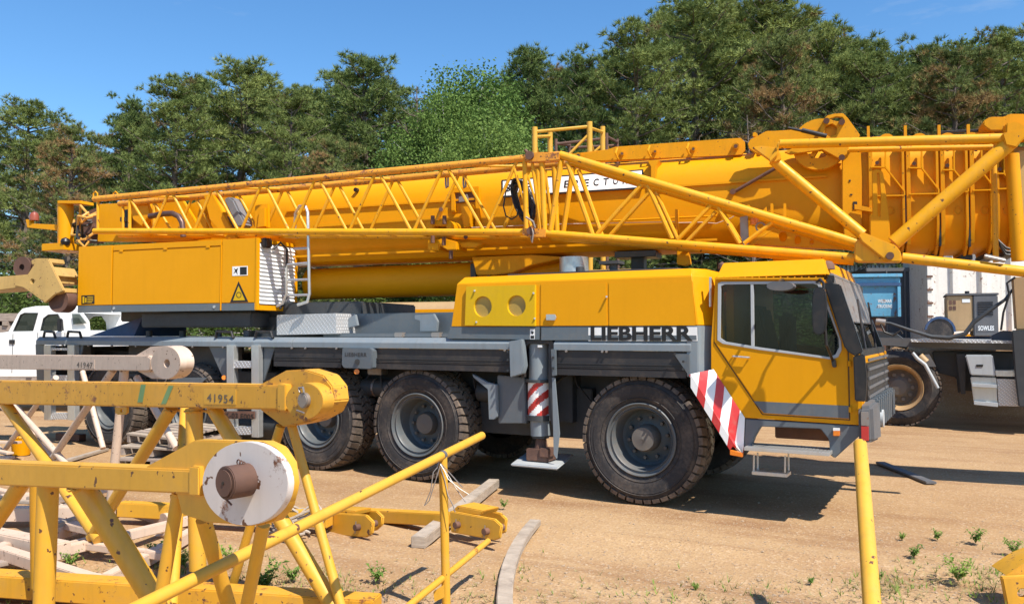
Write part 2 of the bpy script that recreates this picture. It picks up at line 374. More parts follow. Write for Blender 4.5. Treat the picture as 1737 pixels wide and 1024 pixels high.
g = MB()
g.v = [Vector((x, y, ground_h(x, y) if abs(x) < 60 and y < 60 else -.012+(1.68 if x > 2 and y > 12 else 0))) for y in ys for x in xs]
nx = len(xs)
g.f = [(j*nx+i, j*nx+i+1, (j+1)*nx+i+1, (j+1)*nx+i) for j in range(len(ys)-1) for i in range(nx-1)]; g.m = [0]*len(g.f)
g.build('ground', M['ground'], smooth=80, kind='structure')
# loose gravel on the near ground: real stones, one object
def rocks(n, area, s0, s1, name, mat, seed, dens=None):
    rs = np.random.RandomState(seed); base = np.array([(1, 0, 0), (-.9, .1, 0), (0, 1, 0), (.1, -.95, 0), (0, 0, .7), (0, 0, -.5)]); tri = np.array([(0, 2, 4), (2, 1, 4), (1, 3, 4), (3, 0, 4)])
    V_ = []; F_ = []; k = 0; tries = 0
    while k < n and tries < n*6:
        tries += 1
        px = rs.uniform(area[0], area[2]); py = area[1]+(area[3]-area[1])*rs.uniform()**.8
        p = G(px, py)
        if dens and rs.uniform() > dens(px, py): continue
        s = rs.uniform(s0, s1)*(1+1.3*rs.uniform()**6); a = rs.uniform(0, 6.28); ca, sa = math.cos(a), math.sin(a)
        q = (base+rs.uniform(-.2, .2, base.shape))*s; q = np.stack([q[:, 0]*ca-q[:, 1]*sa, q[:, 0]*sa+q[:, 1]*ca, q[:, 2]*.8], 1)+np.array([p.x, p.y, ground_h(p.x, p.y)+s*.1])
        V_.append(q); F_.append(tri+6*k); k += 1
    v = np.concatenate(V_); f = np.concatenate(F_); me = bpy.data.meshes.new(name); me.from_pydata(v.tolist(), [], f.tolist()); me.materials.append(mat)
    o = bpy.data.objects.new(name, me); COL.objects.link(o); o['kind'] = 'stuff'; return o
rocks(11000, (-150, 790, 1900, 1100), .004, .010, 'gravel', M['stone'], 3, lambda x, y: .25+.75*max(0, (y-860)/200))

# ---------------------------------------------------------------- trees
def needle_cloud(rs, centers, rad, tufts, blades, ln, wd, updir=.55, flat=.6, outc=None):
    """tufts of narrow needle sprays scattered through pads; returns verts, faces"""
    P = len(centers); cen = np.repeat(centers, tufts, 0); n = len(cen)
    d = rs.normal(size=(n, 3)); d /= np.linalg.norm(d, axis=1)[:, None]; d[:, 2] = np.abs(d[:, 2])*.8+d[:, 2]*.35
    rr = np.repeat(rad, tufts)[:, None]
    tc_ = cen+d*rr*np.array([1, 1, flat])*rs.uniform(.45, 1, (n, 1))
    tdir = d*.9+np.array([0, 0, updir]); tc2 = np.repeat(tc_, blades, 0); td2 = np.repeat(tdir, blades, 0); m_ = len(tc2)
    bd = td2+rs.normal(size=(m_, 3))*.75; bd /= np.linalg.norm(bd, axis=1)[:, None]
    sd = np.cross(bd, rs.normal(size=(m_, 3))); sd /= np.linalg.norm(sd, axis=1)[:, None]
    l_ = ln*rs.uniform(.6, 1.25, (m_, 1)); w_ = wd*rs.uniform(.7, 1.3, (m_, 1))
    v = np.stack([tc2-sd*w_*.35, tc2+sd*w_*.35+bd*l_*.1, tc2+bd*l_+sd*w_*.2], 1).reshape(-1, 3)
    f = np.arange(len(v)).reshape(-1, 3); return v, f
def np_obj(name, v, f, mat, parent=None):
    me = bpy.data.meshes.new(name); me.vertices.add(len(v)); me.vertices.foreach_set('co', v.astype(np.float32).ravel())
    k = f.shape[1]; me.loops.add(f.size); me.loops.foreach_set('vertex_index', f.astype(np.int32).ravel()); me.polygons.add(len(f))
    me.polygons.foreach_set('loop_start', np.arange(0, f.size, k, dtype=np.int32)); me.polygons.foreach_set('loop_total', np.full(len(f), k, dtype=np.int32))
    me.update(); me.materials.append(mat); o = bpy.data.objects.new(name, me); COL.objects.link(o); o.parent = parent; return o
FAR = Vector((0, -400, 0))
def make_pine(seed, h, r, nb, mat, cstart=.1, lean=.02, dens=1.0):
    rs = np.random.RandomState(seed); root = empty('pine_tree', (0, 0, 0)); mb = MB()
    lx, ly = rs.uniform(-lean, lean, 2)*h
    mb.path([(lx*t*t, ly*t*t, h*t-.1) for t in (0, .25, .5, .75, .97)], [r*.055+.05, r*.05+.03, r*.04+.02, r*.025+.02, .02], 7)
    cens = []; rads = []
    for i in range(nb):
        t = (i+rs.uniform())/nb; z = h*(cstart+(.97-cstart)*t); a = i*2.39996+rs.uniform(-.5, .5)
        prof = (min(1, (t+.12)/.35))**.6*(1-t)**.52*1.12+.08
        Lb = r*prof*rs.uniform(.62, 1.14)
        up = .12+.55*t; tx, ty = lx*(z/h)**2, ly*(z/h)**2
        e = np.array([math.cos(a)*Lb+tx, math.sin(a)*Lb+ty, z+Lb*up*rs.uniform(.3, 1.1)]); b0 = np.array([tx, ty, z])
        midp = (b0+e)/2+np.array([0, 0, -.05*Lb])
        mb.path([b0, midp, e], [.035+.01*Lb, .025, .01], 4)
        for s in (np.arange(.42, 1.04, .21) if Lb > 1.3 else (.55, 1.0)):
            sp = .32*Lb*(s)*.6; side = rs.uniform(-sp, sp)
            p = b0*(1-s)+e*s+np.array([-math.sin(a)*side, math.cos(a)*side, rs.uniform(-.12, .2)])
            cens.append(p); rads.append(rs.uniform(.40, .70)*(.75 if t > .85 else 1))
    for k in range(5): cens.append(np.array([lx, ly, h*(.90+.022*k)])+rs.normal(size=3)*.18); rads.append(.34-.03*k)
    v, f = needle_cloud(rs, np.array(cens), np.array(rads), int(16*dens), 19, .24, .038)
    np_obj('crown', v, f, mat, root); mb.build('trunk', M['bark'], root); WO[root.name] = Vector((0, 0, 0)); return root
def make_birch(seed, h, r, nb, mat, droop=.5, name='birch_tree', leaf=.078, per=110):
    rs = np.random.RandomState(seed); root = empty(name, (0, 0, 0)); mb = MB()
    mb.path([(0, 0, -.1), (.1, .05, h*.4), (-.1, .1, h*.8)], [.16, .11, .02], 8); cens = []
    for i in range(nb*5):     # leaf masses over an uneven, drooping dome
        a = i*2.39996+rs.uniform(-.4, .4); q = (i+.5)/(nb*5); el = math.asin(min(1, -.55+1.55*q)); k = rs.uniform(.35, 1.0)**.45
        lump = 1+.16*math.sin(a*3+el*4)+.10*math.sin(a*7+1)
        p = np.array([math.cos(a)*math.cos(el)*r*k*lump, math.sin(a)*math.cos(el)*r*k*lump, h*.52+math.sin(el)*h*.44*k*(1+.06*math.sin(a*5))])
        cens.append(p); cens.append(p+np.array([rs.uniform(-.2, .2), rs.uniform(-.2, .2), -.35*droop-.15]))
        if i % 5 == 0: mb.path([np.array([0, 0, max(.2, p[2]*.6)]), p*np.array([.5, .5, .9]), p], [.05, .03, .008], 4)
    cens = np.array(cens); cen = np.repeat(cens, per, 0); n = len(cen)
    c = cen+rs.normal(size=(n, 3))*np.array([.20, .20, .16]); d = rs.normal(size=(n, 3))+np.array([0, 0, -.5*droop]); d /= np.linalg.norm(d, axis=1)[:, None]
    s = np.cross(d, rs.normal(size=(n, 3))); s /= np.linalg.norm(s, axis=1)[:, None]; l_ = leaf*rs.uniform(.7, 1.4, (n, 1))
    v = np.stack([c, c+d*l_*.5+s*l_*.30, c+d*l_*1.1, c+d*l_*.5-s*l_*.30], 1).reshape(-1, 3); f = np.arange(len(v)).reshape(-1, 4)
    np_obj('crown', v, f, mat, root); mb.build('trunk', M['birchbark'], root); return root
pines = [make_pine(11, 14, 3.6, 105, M['needles']), make_pine(12, 15, 3.3, 110, M['needles'], .16, .03), make_pine(13, 13, 4.0, 100, M['needles_dead'], .08), make_pine(14, 15, 3.0, 95, M['needles'], .3, .04, .9), make_pine(15, 16, 3.7, 120, M['needles'], .06)]
PH = [14, 15, 13, 15, 16]
birch0 = make_birch(5, 9, 2.15, 60, M['birch'], .7)
used = set()
def put_tree(proto, ph, px, top, Z, wide, label, grp, kcat='tree', rz=None):
    p = PD(px, HZP, Z); p.z = 0; H = EYE+(HZP-top)/FPX*Z; s = H/ph
    rz = random.uniform(0, 6.28) if rz is None else rz
    c = proto if proto.name not in used else clone(proto, p, rz, s)
    used.add(proto.name); c.location = p; c.rotation_euler = (0, 0, rz); c.scale = (s*wide*1.08, s*wide*1.08, s)
    tag(c, label, kcat, grp); return c
gp = 'pine trees along the edge of the yard'
front = [ # px, top, Z, variant, wide, label
 (35, 170, 34, 0, 1.15, 'broad olive-green pine at the left edge, above the yellow boom head'),
 (112, 212, 31, 2, .85, 'short pine sloping down toward the sky gap left of the crane'),
 (208, 165, 36, 1, .75, 'narrow pine just right of the low sky gap, behind the beacon arm'),
 (290, 130, 33, 4, 1.05, 'tall full pine above the rear box of the crane'),
 (400, 100, 36, 0, 1.2, 'rounded pine forming the peak of the left group'),
 (485, 142, 32, 4, .9, 'mid-height pine between the left peak and the bare-trunked pine'),
 (560, 235, 30, 2, .85, 'low bushy pine in front of the bare-trunked pine'),
 (622, 94, 36, 3, 1.15, 'tall pine whose pale bare trunk shows below its crown'),
 (905, 78, 36, 0, .85, 'slim pine just right of the light-green birch'),
 (985, 92, 33, 1, .75, 'thin pine behind the yellow tower frame'),
 (1075, 35, 33, 4, 1.05, 'pine with layered bright boughs right of the tower frame'),
 (1185, -12, 36, 0, 1.05, 'tallest pine left of the top middle of the wood'),
 (1300, -18, 37, 1, 1.2, 'tall dark pine above the sign on the boom'),
 (1335, 60, 31, 2, .8, 'pine with many brown dead branches above the sheave'),
 (1400, 42, 35, 4, .9, 'pine behind the sheave, at the step down in the tree line'),
 (1480, 72, 34, 0, .9, 'dense pine above the first boom collars'),
 (1560, 72, 36, 1, 1.0, 'pointed pine above the middle boom collars'),
 (1625, 78, 33, 2, .85, 'shaded pine above the last boom collars'),
 (1720, 38, 34, 4, 1.0, 'dark pine rising at the right edge'),
]
for (px, top, Z, k, w, lab) in front: put_tree(pines[k], PH[k], px, top, Z, w, lab, gp)
# second rank that fills between the first
back = [(-40, 200, 41, 1, 1.2), (75, 225, 40, 4, 1.1), (165, 255, 42, 0, 1.1), (240, 195, 42, 2, 1.1), (345, 128, 42, 1, 1.0), (445, 150, 43, 2, 1.2), (530, 150, 42, 0, 1.1), (590, 118, 41, 1, 1.0), (665, 132, 42, 4, 1.0),
        (725, 185, 44, 1, 1.2), (800, 150, 43, 0, 1.2), (870, 130, 42, 4, 1.1), (945, 112, 41, 2, 1.1), (1030, 82, 42, 1, 1.1), (1130, 15, 42, 4, 1.0), (1240, 5, 42, 2, 1.2), (1360, 22, 42, 0, 1.0), (1440, 62, 42, 1, 1.1), (1520, 92, 43, 4, 1.2), (1600, 98, 42, 0, 1.1), (1670, 85, 43, 1, 1.1), (1790, 60, 40, 0, 1.1)]
marks = ['behind the left-edge pine', 'filling the left gap above the beacon', 'low in the sky gap', 'left of the tall pine over the rear box', 'right of the tall pine over the rear box', 'right of the left peak', 'left of the bare-trunked pine, rear rank', 'touching the bare-trunked pine on its left', 'touching the bare-trunked pine on its right', 'left of the birch', 'behind the birch', 'between the birch and the slim pine', 'behind the tower frame', 'right of the tower frame, rear rank', 'between the bright-boughed pine and the tallest', 'between the two tallest pines', 'over the sheave, rear rank', 'right of the sheave, rear rank', 'over the first and second collars', 'over the middle collars, rear rank', 'left of the right-edge pine', 'beyond the right edge pine']
for (px, top, Z, k, w), mk in zip(back, marks): put_tree(pines[k], PH[k], px, top, Z, w, 'rear-rank dark pine '+mk, gp)
put_tree(birch0, 9, 800, 92, 33, 1.0, 'tall light-green birch standing between the dark pines', 'birches at the wood edge')
put_tree(birch0, 9, 838, 182, 27, 1.0, 'rounded bright-green birch in front, left of the yellow tower frame', 'birches at the wood edge')
put_tree(birch0, 9, 755, 130, 31, .75, 'narrow light-green birch, leftmost of the birches', 'birches at the wood edge')
put_tree(birch0, 9, 1665, 40, 46, .8, 'sparse pale birch top showing near the right edge', 'birches at the wood edge')
# dead bare tree
def bare_tree(px, top, Z, label, seed):
    rs = random.Random(seed); base = PD(px, HZP, Z); base.z = 0; H = EYE+(HZP-top)/FPX*Z; t_ = thing('dead_tree', label, 'tree', base, 'bare trees among the pines'); mb = MB(); br = MB()
    mb.path([base, base+Vector((.1, 0, H*.5)), base+Vector((-.1, .1, H))], [.13, .09, .015], 7)
    for i in range(46):
        z = H*(.25+.72*i/46); a = i*2.4; l_ = (1-.6*i/46)*rs.uniform(.9, 1.9); b0 = base+Vector((0, 0, z)); d = Vector((math.cos(a), math.sin(a), .35)); e = b0+d*l_
        br.path([b0, b0+d*l_*.5+Vector((0, 0, -.05)), e], [.025, .018, .008], 4)
        for q in range(4):
            s = rs.uniform(.4, .95); b1 = b0+d*l_*s; br.tube(b1, b1+Vector((rs.uniform(-.4, .4), rs.uniform(-.4, .4), rs.uniform(0, .4))), .009, .004, 3)
    mb.build('trunk', M['bark'], t_); br.build('branches', M['bark'], t_, kind='stuff')
bare_tree(706, 140, 31, 'grey bare dead tree left of the birches', 2)
bare_tree(1275, 190, 29.5, 'grey leafless tree behind the boom, below the tall pines', 3)
# bushes at the foot of the wood
bush0 = make_birch(9, 3, 2.2, 22, M['bush'], .2, 'bush', .05, 70)
bl = [(20, 450, 30, 1.1), (110, 460, 30, .9), (330, 470, 32, 1.3), (480, 460, 32, 1.2), (620, 470, 32, 1.2), (760, 460, 32, 1.3), (900, 470, 32, 1.2), (1040, 465, 32, 1.2), (1180, 455, 31, 1.3), (1400, 450, 42, 1.0), (1550, 420, 42, 1.3), (1700, 410, 42, 1.3), (1860, 420, 42, 1.3), (200, 460, 32, 1.2), (-90, 450, 30, 1.3)]
bm_ = ['behind the yellow boom head at the left edge', 'between the boom head and the rear box', 'behind the rear box', 'behind the radiator', 'behind the lift cylinder', 'behind the long jib middle', 'behind the hose coil', 'behind the silver muffler', 'behind the engine hood end', 'behind the corrugated shed', 'behind the dark container', 'behind the white container', 'right of the white container', 'left behind the rear box', 'beyond the left edge']
for (px, top, Z, w), mk in zip(bl, bm_): put_tree(bush0, 3, px, top, Z, w*1.3, 'dark leafy bush '+mk, 'bushes at the foot of the wood', 'bush')
# ================================================================ MOBILE CRANE
crane = thing('mobile_crane', 'yellow five-axle mobile crane with grey carrier, telescopic boom and folded lattice jib', 'crane', (-4, 1.2, 0))
YV = Vector((0, 1, 0))
def pyl(pts, y): return [PY(a, b, y) for a, b in pts]
def slabY(mb, pts, y, th, holes=(), mi=0): mb.prism(pyl(pts, y), (0, th, 0), [pyl(h, y) for h in holes], mi)
class EachMB:      # every primitive becomes an object of its own
    def __init__(s, *a): s.a = a; s.last = None
    def __getattr__(s, k):
        if k.startswith('__'): raise AttributeError(k)
        def call(*p_, **kw_):
            mb = MB(); getattr(mb, k)(*p_, **kw_); n_, m_, pa, bv, kw = s.a; s.last = mb.build(n_, m_, pa, bv, **kw)
        return call
def part(name, mat, fn, parent=crane, bev=0, each=False, **kw):
    if each: mb = EachMB(name, mat, parent, bev, kw); fn(mb); return mb.last
    mb = MB(); fn(mb); return mb.build(name, mat, parent, bev, **kw)
def circ(cx, cy, rx, ry, n=20): return [(cx+rx*math.cos(2*math.pi*i/n), cy+ry*math.sin(2*math.pi*i/n)) for i in range(n)]
def ringY(cx, cz, y, rx, rz, n=20): return [Vector((cx+rx*math.cos(2*math.pi*i/n), y, cz+rz*math.sin(2*math.pi*i/n))) for i in range(n)]
DX0, DXG = -10.96, -1.44
# carrier frame
def f_frame(mb):
    mb.box((-10.8, .62, .85), (.9, 2.0, 1.55)); mb.box((-10.95, .2, 1.2), (-10.3, 2.6, 1.62)); mb.box((-2.3, .5, .6), (-.75, 2.2, 1.2))
    mb.box((.6, .5, .95), (2.3, 2.1, 1.3))
    for x in (0, -2.96, -4.64, -7.2, -9.1):
        mb.tube((x, .3, .69), (x, 2.5, .69), .12); mb.tube((x, 1.1, .69), (x, 1.6, .69), .27)
        mb.box((x-.12, .55, .6), (x+.12, .8, 1.2)); mb.tube((x+.35, .45, .6), (x+.25, .55, 1.4), .06)
    mb.tube((-8.9, 1.35, .8), (-.2, 1.35, .8), .07); mb.box((-6.6, .15, .72), (-5.5, .7, 1.3)); mb.tube((-6.4, .4, .5), (-5.3, .4, .5), .22)
part('chassis_frame', M['frame_dark'], f_frame, bev=.01)
# deck
part('deck_plate', M['chequer'], lambda mb: (mb.box((-10.9, .06, 1.755), (-.98, 2.9, 1.80)), mb.box((-.98, .4, 1.755), (.5, 2.9, 1.79))), bev=.004)
def edgeband(x0, x1):
    def f(mb):
        z0, z1, zt = 1.665, 1.735, 1.80
        prof = [(-.06, z0), (-.06, z1), (.0, zt), (.06, zt+.002), (.06, z0)]
        mb.prism([Vector((x0, y, z)) for y, z in prof], (x1-x0, 0, 0))
    return f
part('deck_edge', M['deckgrey'], edgeband(DX0, -5.0), bev=.003)
part('deck_edge', M['deckgrey'], edgeband(-4.995, DXG+.02), bev=.003)
part('deck_edge', M['deckgrey'], edgeband(-.98, .62), bev=.003)
# rubber-lipped skirts with ribs
def skirt(x0, x1, z0=1.40):
    def f(mb):
        mb.box((x0, -.035, z0+.09), (x1, -.01, 1.663)); mb.box((x0, -.045, z0), (x1, -.015, z0+.075))
        for z in (z0+.082, z0+.10, z0+.125): mb.box((x0, -.05, z), (x1, -.03, z+.012))
    return f
part('side_skirt', M['darkgrey'], skirt(-5.35, -4.13)); part('side_skirt', M['darkgrey'], skirt(-3.78, DXG-.08)); part('side_skirt', M['darkgrey'], skirt(-.98, .56, 1.385))
part('inner_skirt', M['darkgrey'], lambda mb: (mb.box((-8.9, .25, 1.15), (-6.3, .29, 1.66)), mb.box((-10.6, .25, 1.2), (-9.9, .29, 1.66))), each=True)
# bolts under the edge
part('edge_bolts', M['steel'], lambda mb: [mb.tube((x, -.07, 1.655), (x, -.04, 1.655), .014, n=8) for x in (-10.2, -9.5, -8.9, -8.3, -7.6, -7.0, -6.35, -6.1, -5.6, -5.0, -4.75, -4.2, -3.7, -1.62, -.82, -.38, -.33)], kind='stuff')
# dropped grey brackets at jack
def f_br(mb):
    mb.prism(pyl([(863, 579), (884, 575), (889, 620), (885, 634), (865, 640)], -.12), (0, .10, 0))
part('skirt_bracket', M['deckgrey'], f_br, bev=.008)
part('skirt_bracket', M['grey'], lambda mb: slabY(mb, [(934, 592), (941, 592), (942, 637), (936, 638)], -.10, .05), bev=.005)
part('bracket_bolts', M['black'], lambda mb: [mb.tube(PY(a, b, -.13), PY(a, b, -.10), .014, n=8) for a, b in ((861, 596), (861, 610), (861, 628), (938, 606), (938, 624), (1159, 613), (1159, 626), (1145, 600))], kind='stuff')
# control box under deck edge
def f_cb(mb): slabY(mb, [(580, 590), (627, 590), (632, 594), (631, 624), (627, 626), (583, 624), (579, 618)], -.13, .16)
cb = part('control_box', M['grey'], f_cb, bev=.008)
lettering('box_lettering', 'LIEBHERR', PY(585, 604, -.133), (1, 0, 0), (0, 0, 1), (PY(622, 604, -.13)-PY(585, 604, -.13)).length, .05, M['darkgrey'], cb, .015, 1.1)
part('box_lock', M['black'], lambda mb: mb.tube(PY(606, 613, -.15), PY(606, 613, -.12), .034), cb)
part('side_reflector', M['amber'], lambda mb: mb.tube(PY(605, 630, -.10), PY(605, 630, -.06), .035))
part('side_reflector', M['amber'], lambda mb: mb.tube(PY(380, 640, -.10), PY(380, 640, -.06), .033))
# gussets by the ladders
def gus(pts, y=-.01): return lambda mb: slabY(mb, pts, y, .02)
for pts in ([(352, 583), (384, 583), (384, 640), (378, 640)], [(440, 584), (466, 590), (448, 645), (440, 650)], [(128, 584), (142, 584), (128, 640)], [(60, 584), (74, 584), (74, 700), (64, 690)],
            [(262, 660), (285, 650), (300, 640), (352, 640), (330, 660)]):
    part('gusset_panel', M['grey'], gus(pts), bev=.003)
# ladders
def ladder(x0, x1, yb, rungs):
    la = empty('ladder', PY(x0, yb, -.10), crane)
    for a in (x0, x1-12): part('ladder_rail', M['silver'], lambda mb, a=a: mb.prism(pyl([(a, 585), (a+12, 585), (a+12.5, yb+(a-x0)*.02), (a+.5, yb)], -.11), (0, .09, 0)), la, .004)
    for (t, b_) in rungs: part('rung', M['chequer'], lambda mb, t=t, b_=b_: mb.prism(pyl([(x0+12, t), (x1-12, t), (x1-12, b_), (x0+12, b_)], -.10), (0, .12, 0)), la, .003)
ladder(384, 438, 741, [(612, 624), (662, 674), (723, 737)]); ladder(74, 126, 712, [(590, 594), (636, 648), (700, 711)])
part('licence_plate', [M['rust'], M['letter_black']], lambda mb: slabY(mb, [(379, 697), (432, 697), (432, 710), (379, 710)], -.13, .012), bev=.004)
pl = [o for o in crane.children if o.name.startswith('licence')][0]
lettering('plate_lettering', 'K-03 E005', PY(382, 708, -.134), (1, 0, 0), (0, 0, 1), (PY(430, 708, -.13)-PY(382, 708, -.13)).length, .075, M['letter_black'], pl, .01)
# handles on deck edge
for a, b_ in ((74, 94), (114, 138), (366, 396), (433, 463)):
    part('grab_handle', M['black'], lambda mb, a=a, b_=b_: mb.path([PY(a, 572, -.03), PY(a+2, 562, -.03), PY(b_-3, 563, -.03), PY(b_, 573, -.03)], .022, 8))
# wheels
def wheel_at(x, y, side, hubout=False, first=[None, None]):
    c = Vector((x, y, .70)); ax = Vector((0, -side, 0))   # ax: outward
    key = 1 if hubout else 0
    w = empty('wheel', c, crane); W0 = .52
    mb = MB(); o = c
    # a measured from outer face inward: use axis pointing inward
    ain = -ax
    prof = [(.045, .395), (.03, .42), (.012, .47), (.0, .53), (.006, .575), (.004, .58), (.010, .60), (.03, .645), (.055, .668), (.26, .676), (W0-.055, .668), (W0-.03, .645), (W0-.01, .60), (W0, .53), (W0-.03, .42), (W0-.045, .395)]
    mb.lathe(prof, o, ain, 72, 0)
    a0 = ain.orthogonal().normalized(); a1 = ain.cross(a0)
    def P(a, r, t): return o+ain*a+(a0*math.cos(t)+a1*math.sin(t))*r
    n = 42
    for i in range(n):
        t = 2*math.pi*i/n; dt = 2*math.pi/n
        for (s0, s1, off, tw, wd) in ((.012, .17, 0, .10, .84), (.182, .262, .5, -.16, .84), (.272, .345, 0, .16, .84), (W0-.165, W0-.012, .5, -.10, .84)):
            tt = t+off*dt; h = dt*wd/2; r_in = .63; ro0 = .702; ro1 = .706
            if s0 < .05: ri0, ro0 = .648, .690
            else: ri0 = .65
            ro_in = .682 if s1 > W0-.05 else .706
            k = tw*.35
            vs = [P(s0, ri0, tt-h), P(s1, r_in, tt-h+k), P(s1, r_in, tt+h+k), P(s0, ri0, tt+h), P(s0+.012, ro0 if s0 < .05 else .706, tt-h*.9), P(s1, ro_in, tt-h*.9+k), P(s1, ro_in, tt+h*.9+k), P(s0+.012, ro0 if s0 < .05 else .706, tt+h*.9)]
            mb.hexa(vs, 1)
    # raised sidewall ridges
    for rr in (.455, .60): mb.lathe([(.008 if rr > .5 else .018, rr-.006), (.0 if rr > .5 else .008, rr), (.008 if rr > .5 else .014, rr+.006)], o, ain, 72, 0)
    random.seed(4)
    for i in range(26):   # moulded side lettering, too worn to read
        t = 3.6+i*.045+(1.9 if i > 12 else 0); mb.hexa([P(.012, .505, t), P(.012, .505, t+.025), P(.02, .505, t+.025), P(.02, .505, t), P(-.003, .545, t), P(-.003, .545, t+.025), P(.02, .545, t+.025), P(.02, .545, t)], 0)
    mb.build('tyre', [M['tyre'], M['tread']], w, smooth=30, origin=c)
    mb = MB(); mb.lathe([(.05, .398), (.02, .402), (.012, .392), (.02, .380), (.05, .372), (.055, .352), (.04, .343), (.05, .335), (.10, .325), (.24, .315), (.30, .30)], o, ain, 56, 0)
    mb.build('rim', M['rim'], w, smooth=40, origin=c)
    mb = MB(); mb.lathe([(.27, .32), (.31, .27), (.305, .22), (.28, .16), (.28, .02)], o, ain, 40, 0)
    for i in range(10):
        t = 2*math.pi*i/10; mb.tube(P(.31, .225, t), P(.25, .225, t), .02, n=6, mi=1)
    mb.build('wheel_disc', [M['rimin'], M['hub']], w, smooth=40, origin=c)
    mb = MB(); hd = .09 if hubout else .19
    mb.lathe([(.29, .15), (hd+.05, .145), (hd, .125), (hd-.005, .03), (hd-.012, .0)], o, ain, 32, 0)
    mb.build('hub', M['hub'], w, smooth=40, origin=c)
    return w
def clone_wheel(w, loc, flip):
    c = w.copy(); COL.objects.link(c); c.parent = crane; c.location = Vector(loc)-WO[crane.name]
    if flip: c.rotation_euler = (0, 0, math.pi)
    for ch in list(w.children):
        d = ch.copy(); COL.objects.link(d); d.parent = c; d.location = (0, 0, 0)
    return c
wf = wheel_at(0.02, .02, 1, True)
wr = wheel_at(-2.96, .02, 1, False)
for x in (-4.64, -7.2, -9.1): clone_wheel(wr, (x, .02, .70), False)
for x in (0.02, -2.96, -4.64, -7.2, -9.1): clone_wheel(wf if x > -1 else wr, (x, 2.62, .70), True)
for i, w_ in enumerate([o for o in crane.children if o.name.startswith('wheel')]):
    w_.rotation_euler.y = (i*37 % 8)*.785
# jack (outrigger)
def f_jack(mb): mb.tube(PY(915, 572, .12), PY(915, 645, .12), .125, n=24)
oj = empty('outrigger_jack', PY(915, 790, .12), crane)
part('jack_tube', M['deckgrey'], f_jack, oj)
part('jack_collar', M['frame_dark'], lambda mb: (mb.tube(PY(915, 643, .12), PY(915, 648, .12), .16, n=24), mb.tube(PY(915, 703, .12), PY(915, 712, .12), .15, n=24), mb.tube(PY(917, 738, .12), PY(917, 742, .12), .10, n=20)), oj, each=True)
part('jack_lower_tube', M['deckgrey'], lambda mb: mb.tube(PY(916, 712, .12), PY(917, 738, .12), .115, n=24), oj)
def stripes_cyl():
    mb = MB(); c0 = PY(915, 705, .12); c1 = PY(915, 648, .12); n = 48; r = .135; N = 40
    for j in range(N):
        z0 = c0.z+(c1.z-c0.z)*j/N; z1 = c0.z+(c1.z-c0.z)*(j+1)/N
        for i in range(n):
            t0, t1 = 2*math.pi*i/n, 2*math.pi*(i+1)/n
            s = (z0-c0.z)*1.0-math.cos(t0+.0)*r*.95
            mi = 0 if (s/.19) % 1 < .5 else 1
            mb.add([(c0.x+r*math.cos(t0), c0.y+r*math.sin(t0), z0), (c0.x+r*math.cos(t1), c0.y+r*math.sin(t1), z0), (c0.x+r*math.cos(t1), c0.y+r*math.sin(t1), z1), (c0.x+r*math.cos(t0), c0.y+r*math.sin(t0), z1)], [(0, 1, 2, 3)], mi)
    return mb
bmb = stripes_cyl(); bmb.build('striped_sleeve', [M['white'], M['red']], oj, smooth=60)
def f_foot(mb):
    c = PY(918, 742, .12); mb.tube(c, c+Vector((0, 0, -.16)), .06, .09); mb.box((c.x-.14, c.y-.12, c.z-.26), (c.x+.14, c.y+.12, c.z-.12))
part('foot_joint', M['rust'], f_foot, oj, .01)
def f_pad(mb):
    z = PY(945, 798, -.25).z
    a = G(866, 790, z); b_ = G(946, 797, z); c = G(974, 774, z); d = G(893, 770, z)
    mb.prism([a, b_, c, d], (0, 0, .03))
part('foot_plate', M['lightgrey'], f_pad, oj, .012)
part('foot_clamp', M['rust'], lambda mb: mb.box(tuple(PY(914, 775, -.02)), tuple(PY(941, 758, .14))), oj, .01)
part('jack_housing', M['frame_dark'], lambda mb: (slabY(mb, [(930, 584), (941, 590), (941, 740), (930, 700)], .0, .04), mb.box((-1.42, .38, .8), (-.95, 2.4, 1.70))), bev=.006)
part('jack_arch', M['darkgrey'], lambda mb: mb.prism(pyl([(884, 577), (936, 577), (941, 583), (941, 640), (934, 640), (934, 590), (930, 583), (897, 583), (888, 592), (888, 640), (884, 640)], -.02), (0, .35, 0)), bev=.004)
part('jack_lamp', M['white'], lambda mb: slabY(mb, [(912, 585), (919, 585), (919, 589), (912, 589)], -.04, .03))
part('storage_panel', M['grey'], lambda mb: slabY(mb, [(843, 636), (890, 640), (893, 718), (845, 718)], .06, .5), bev=.01)
part('mudguard_bracket', M['deckgrey'], lambda mb: mb.prism(pyl([(801, 634), (826, 648), (842, 652), (843, 706), (838, 711), (829, 711), (827, 660), (803, 640)], .0), (0, .05, 0)), bev=.005)
part('mud_flap', M['deckgrey'], lambda mb: mb.prism(pyl([(936, 640), (941, 640), (949, 735), (944, 778), (939, 770)], -.06), (0, .02, 0)), bev=.003)
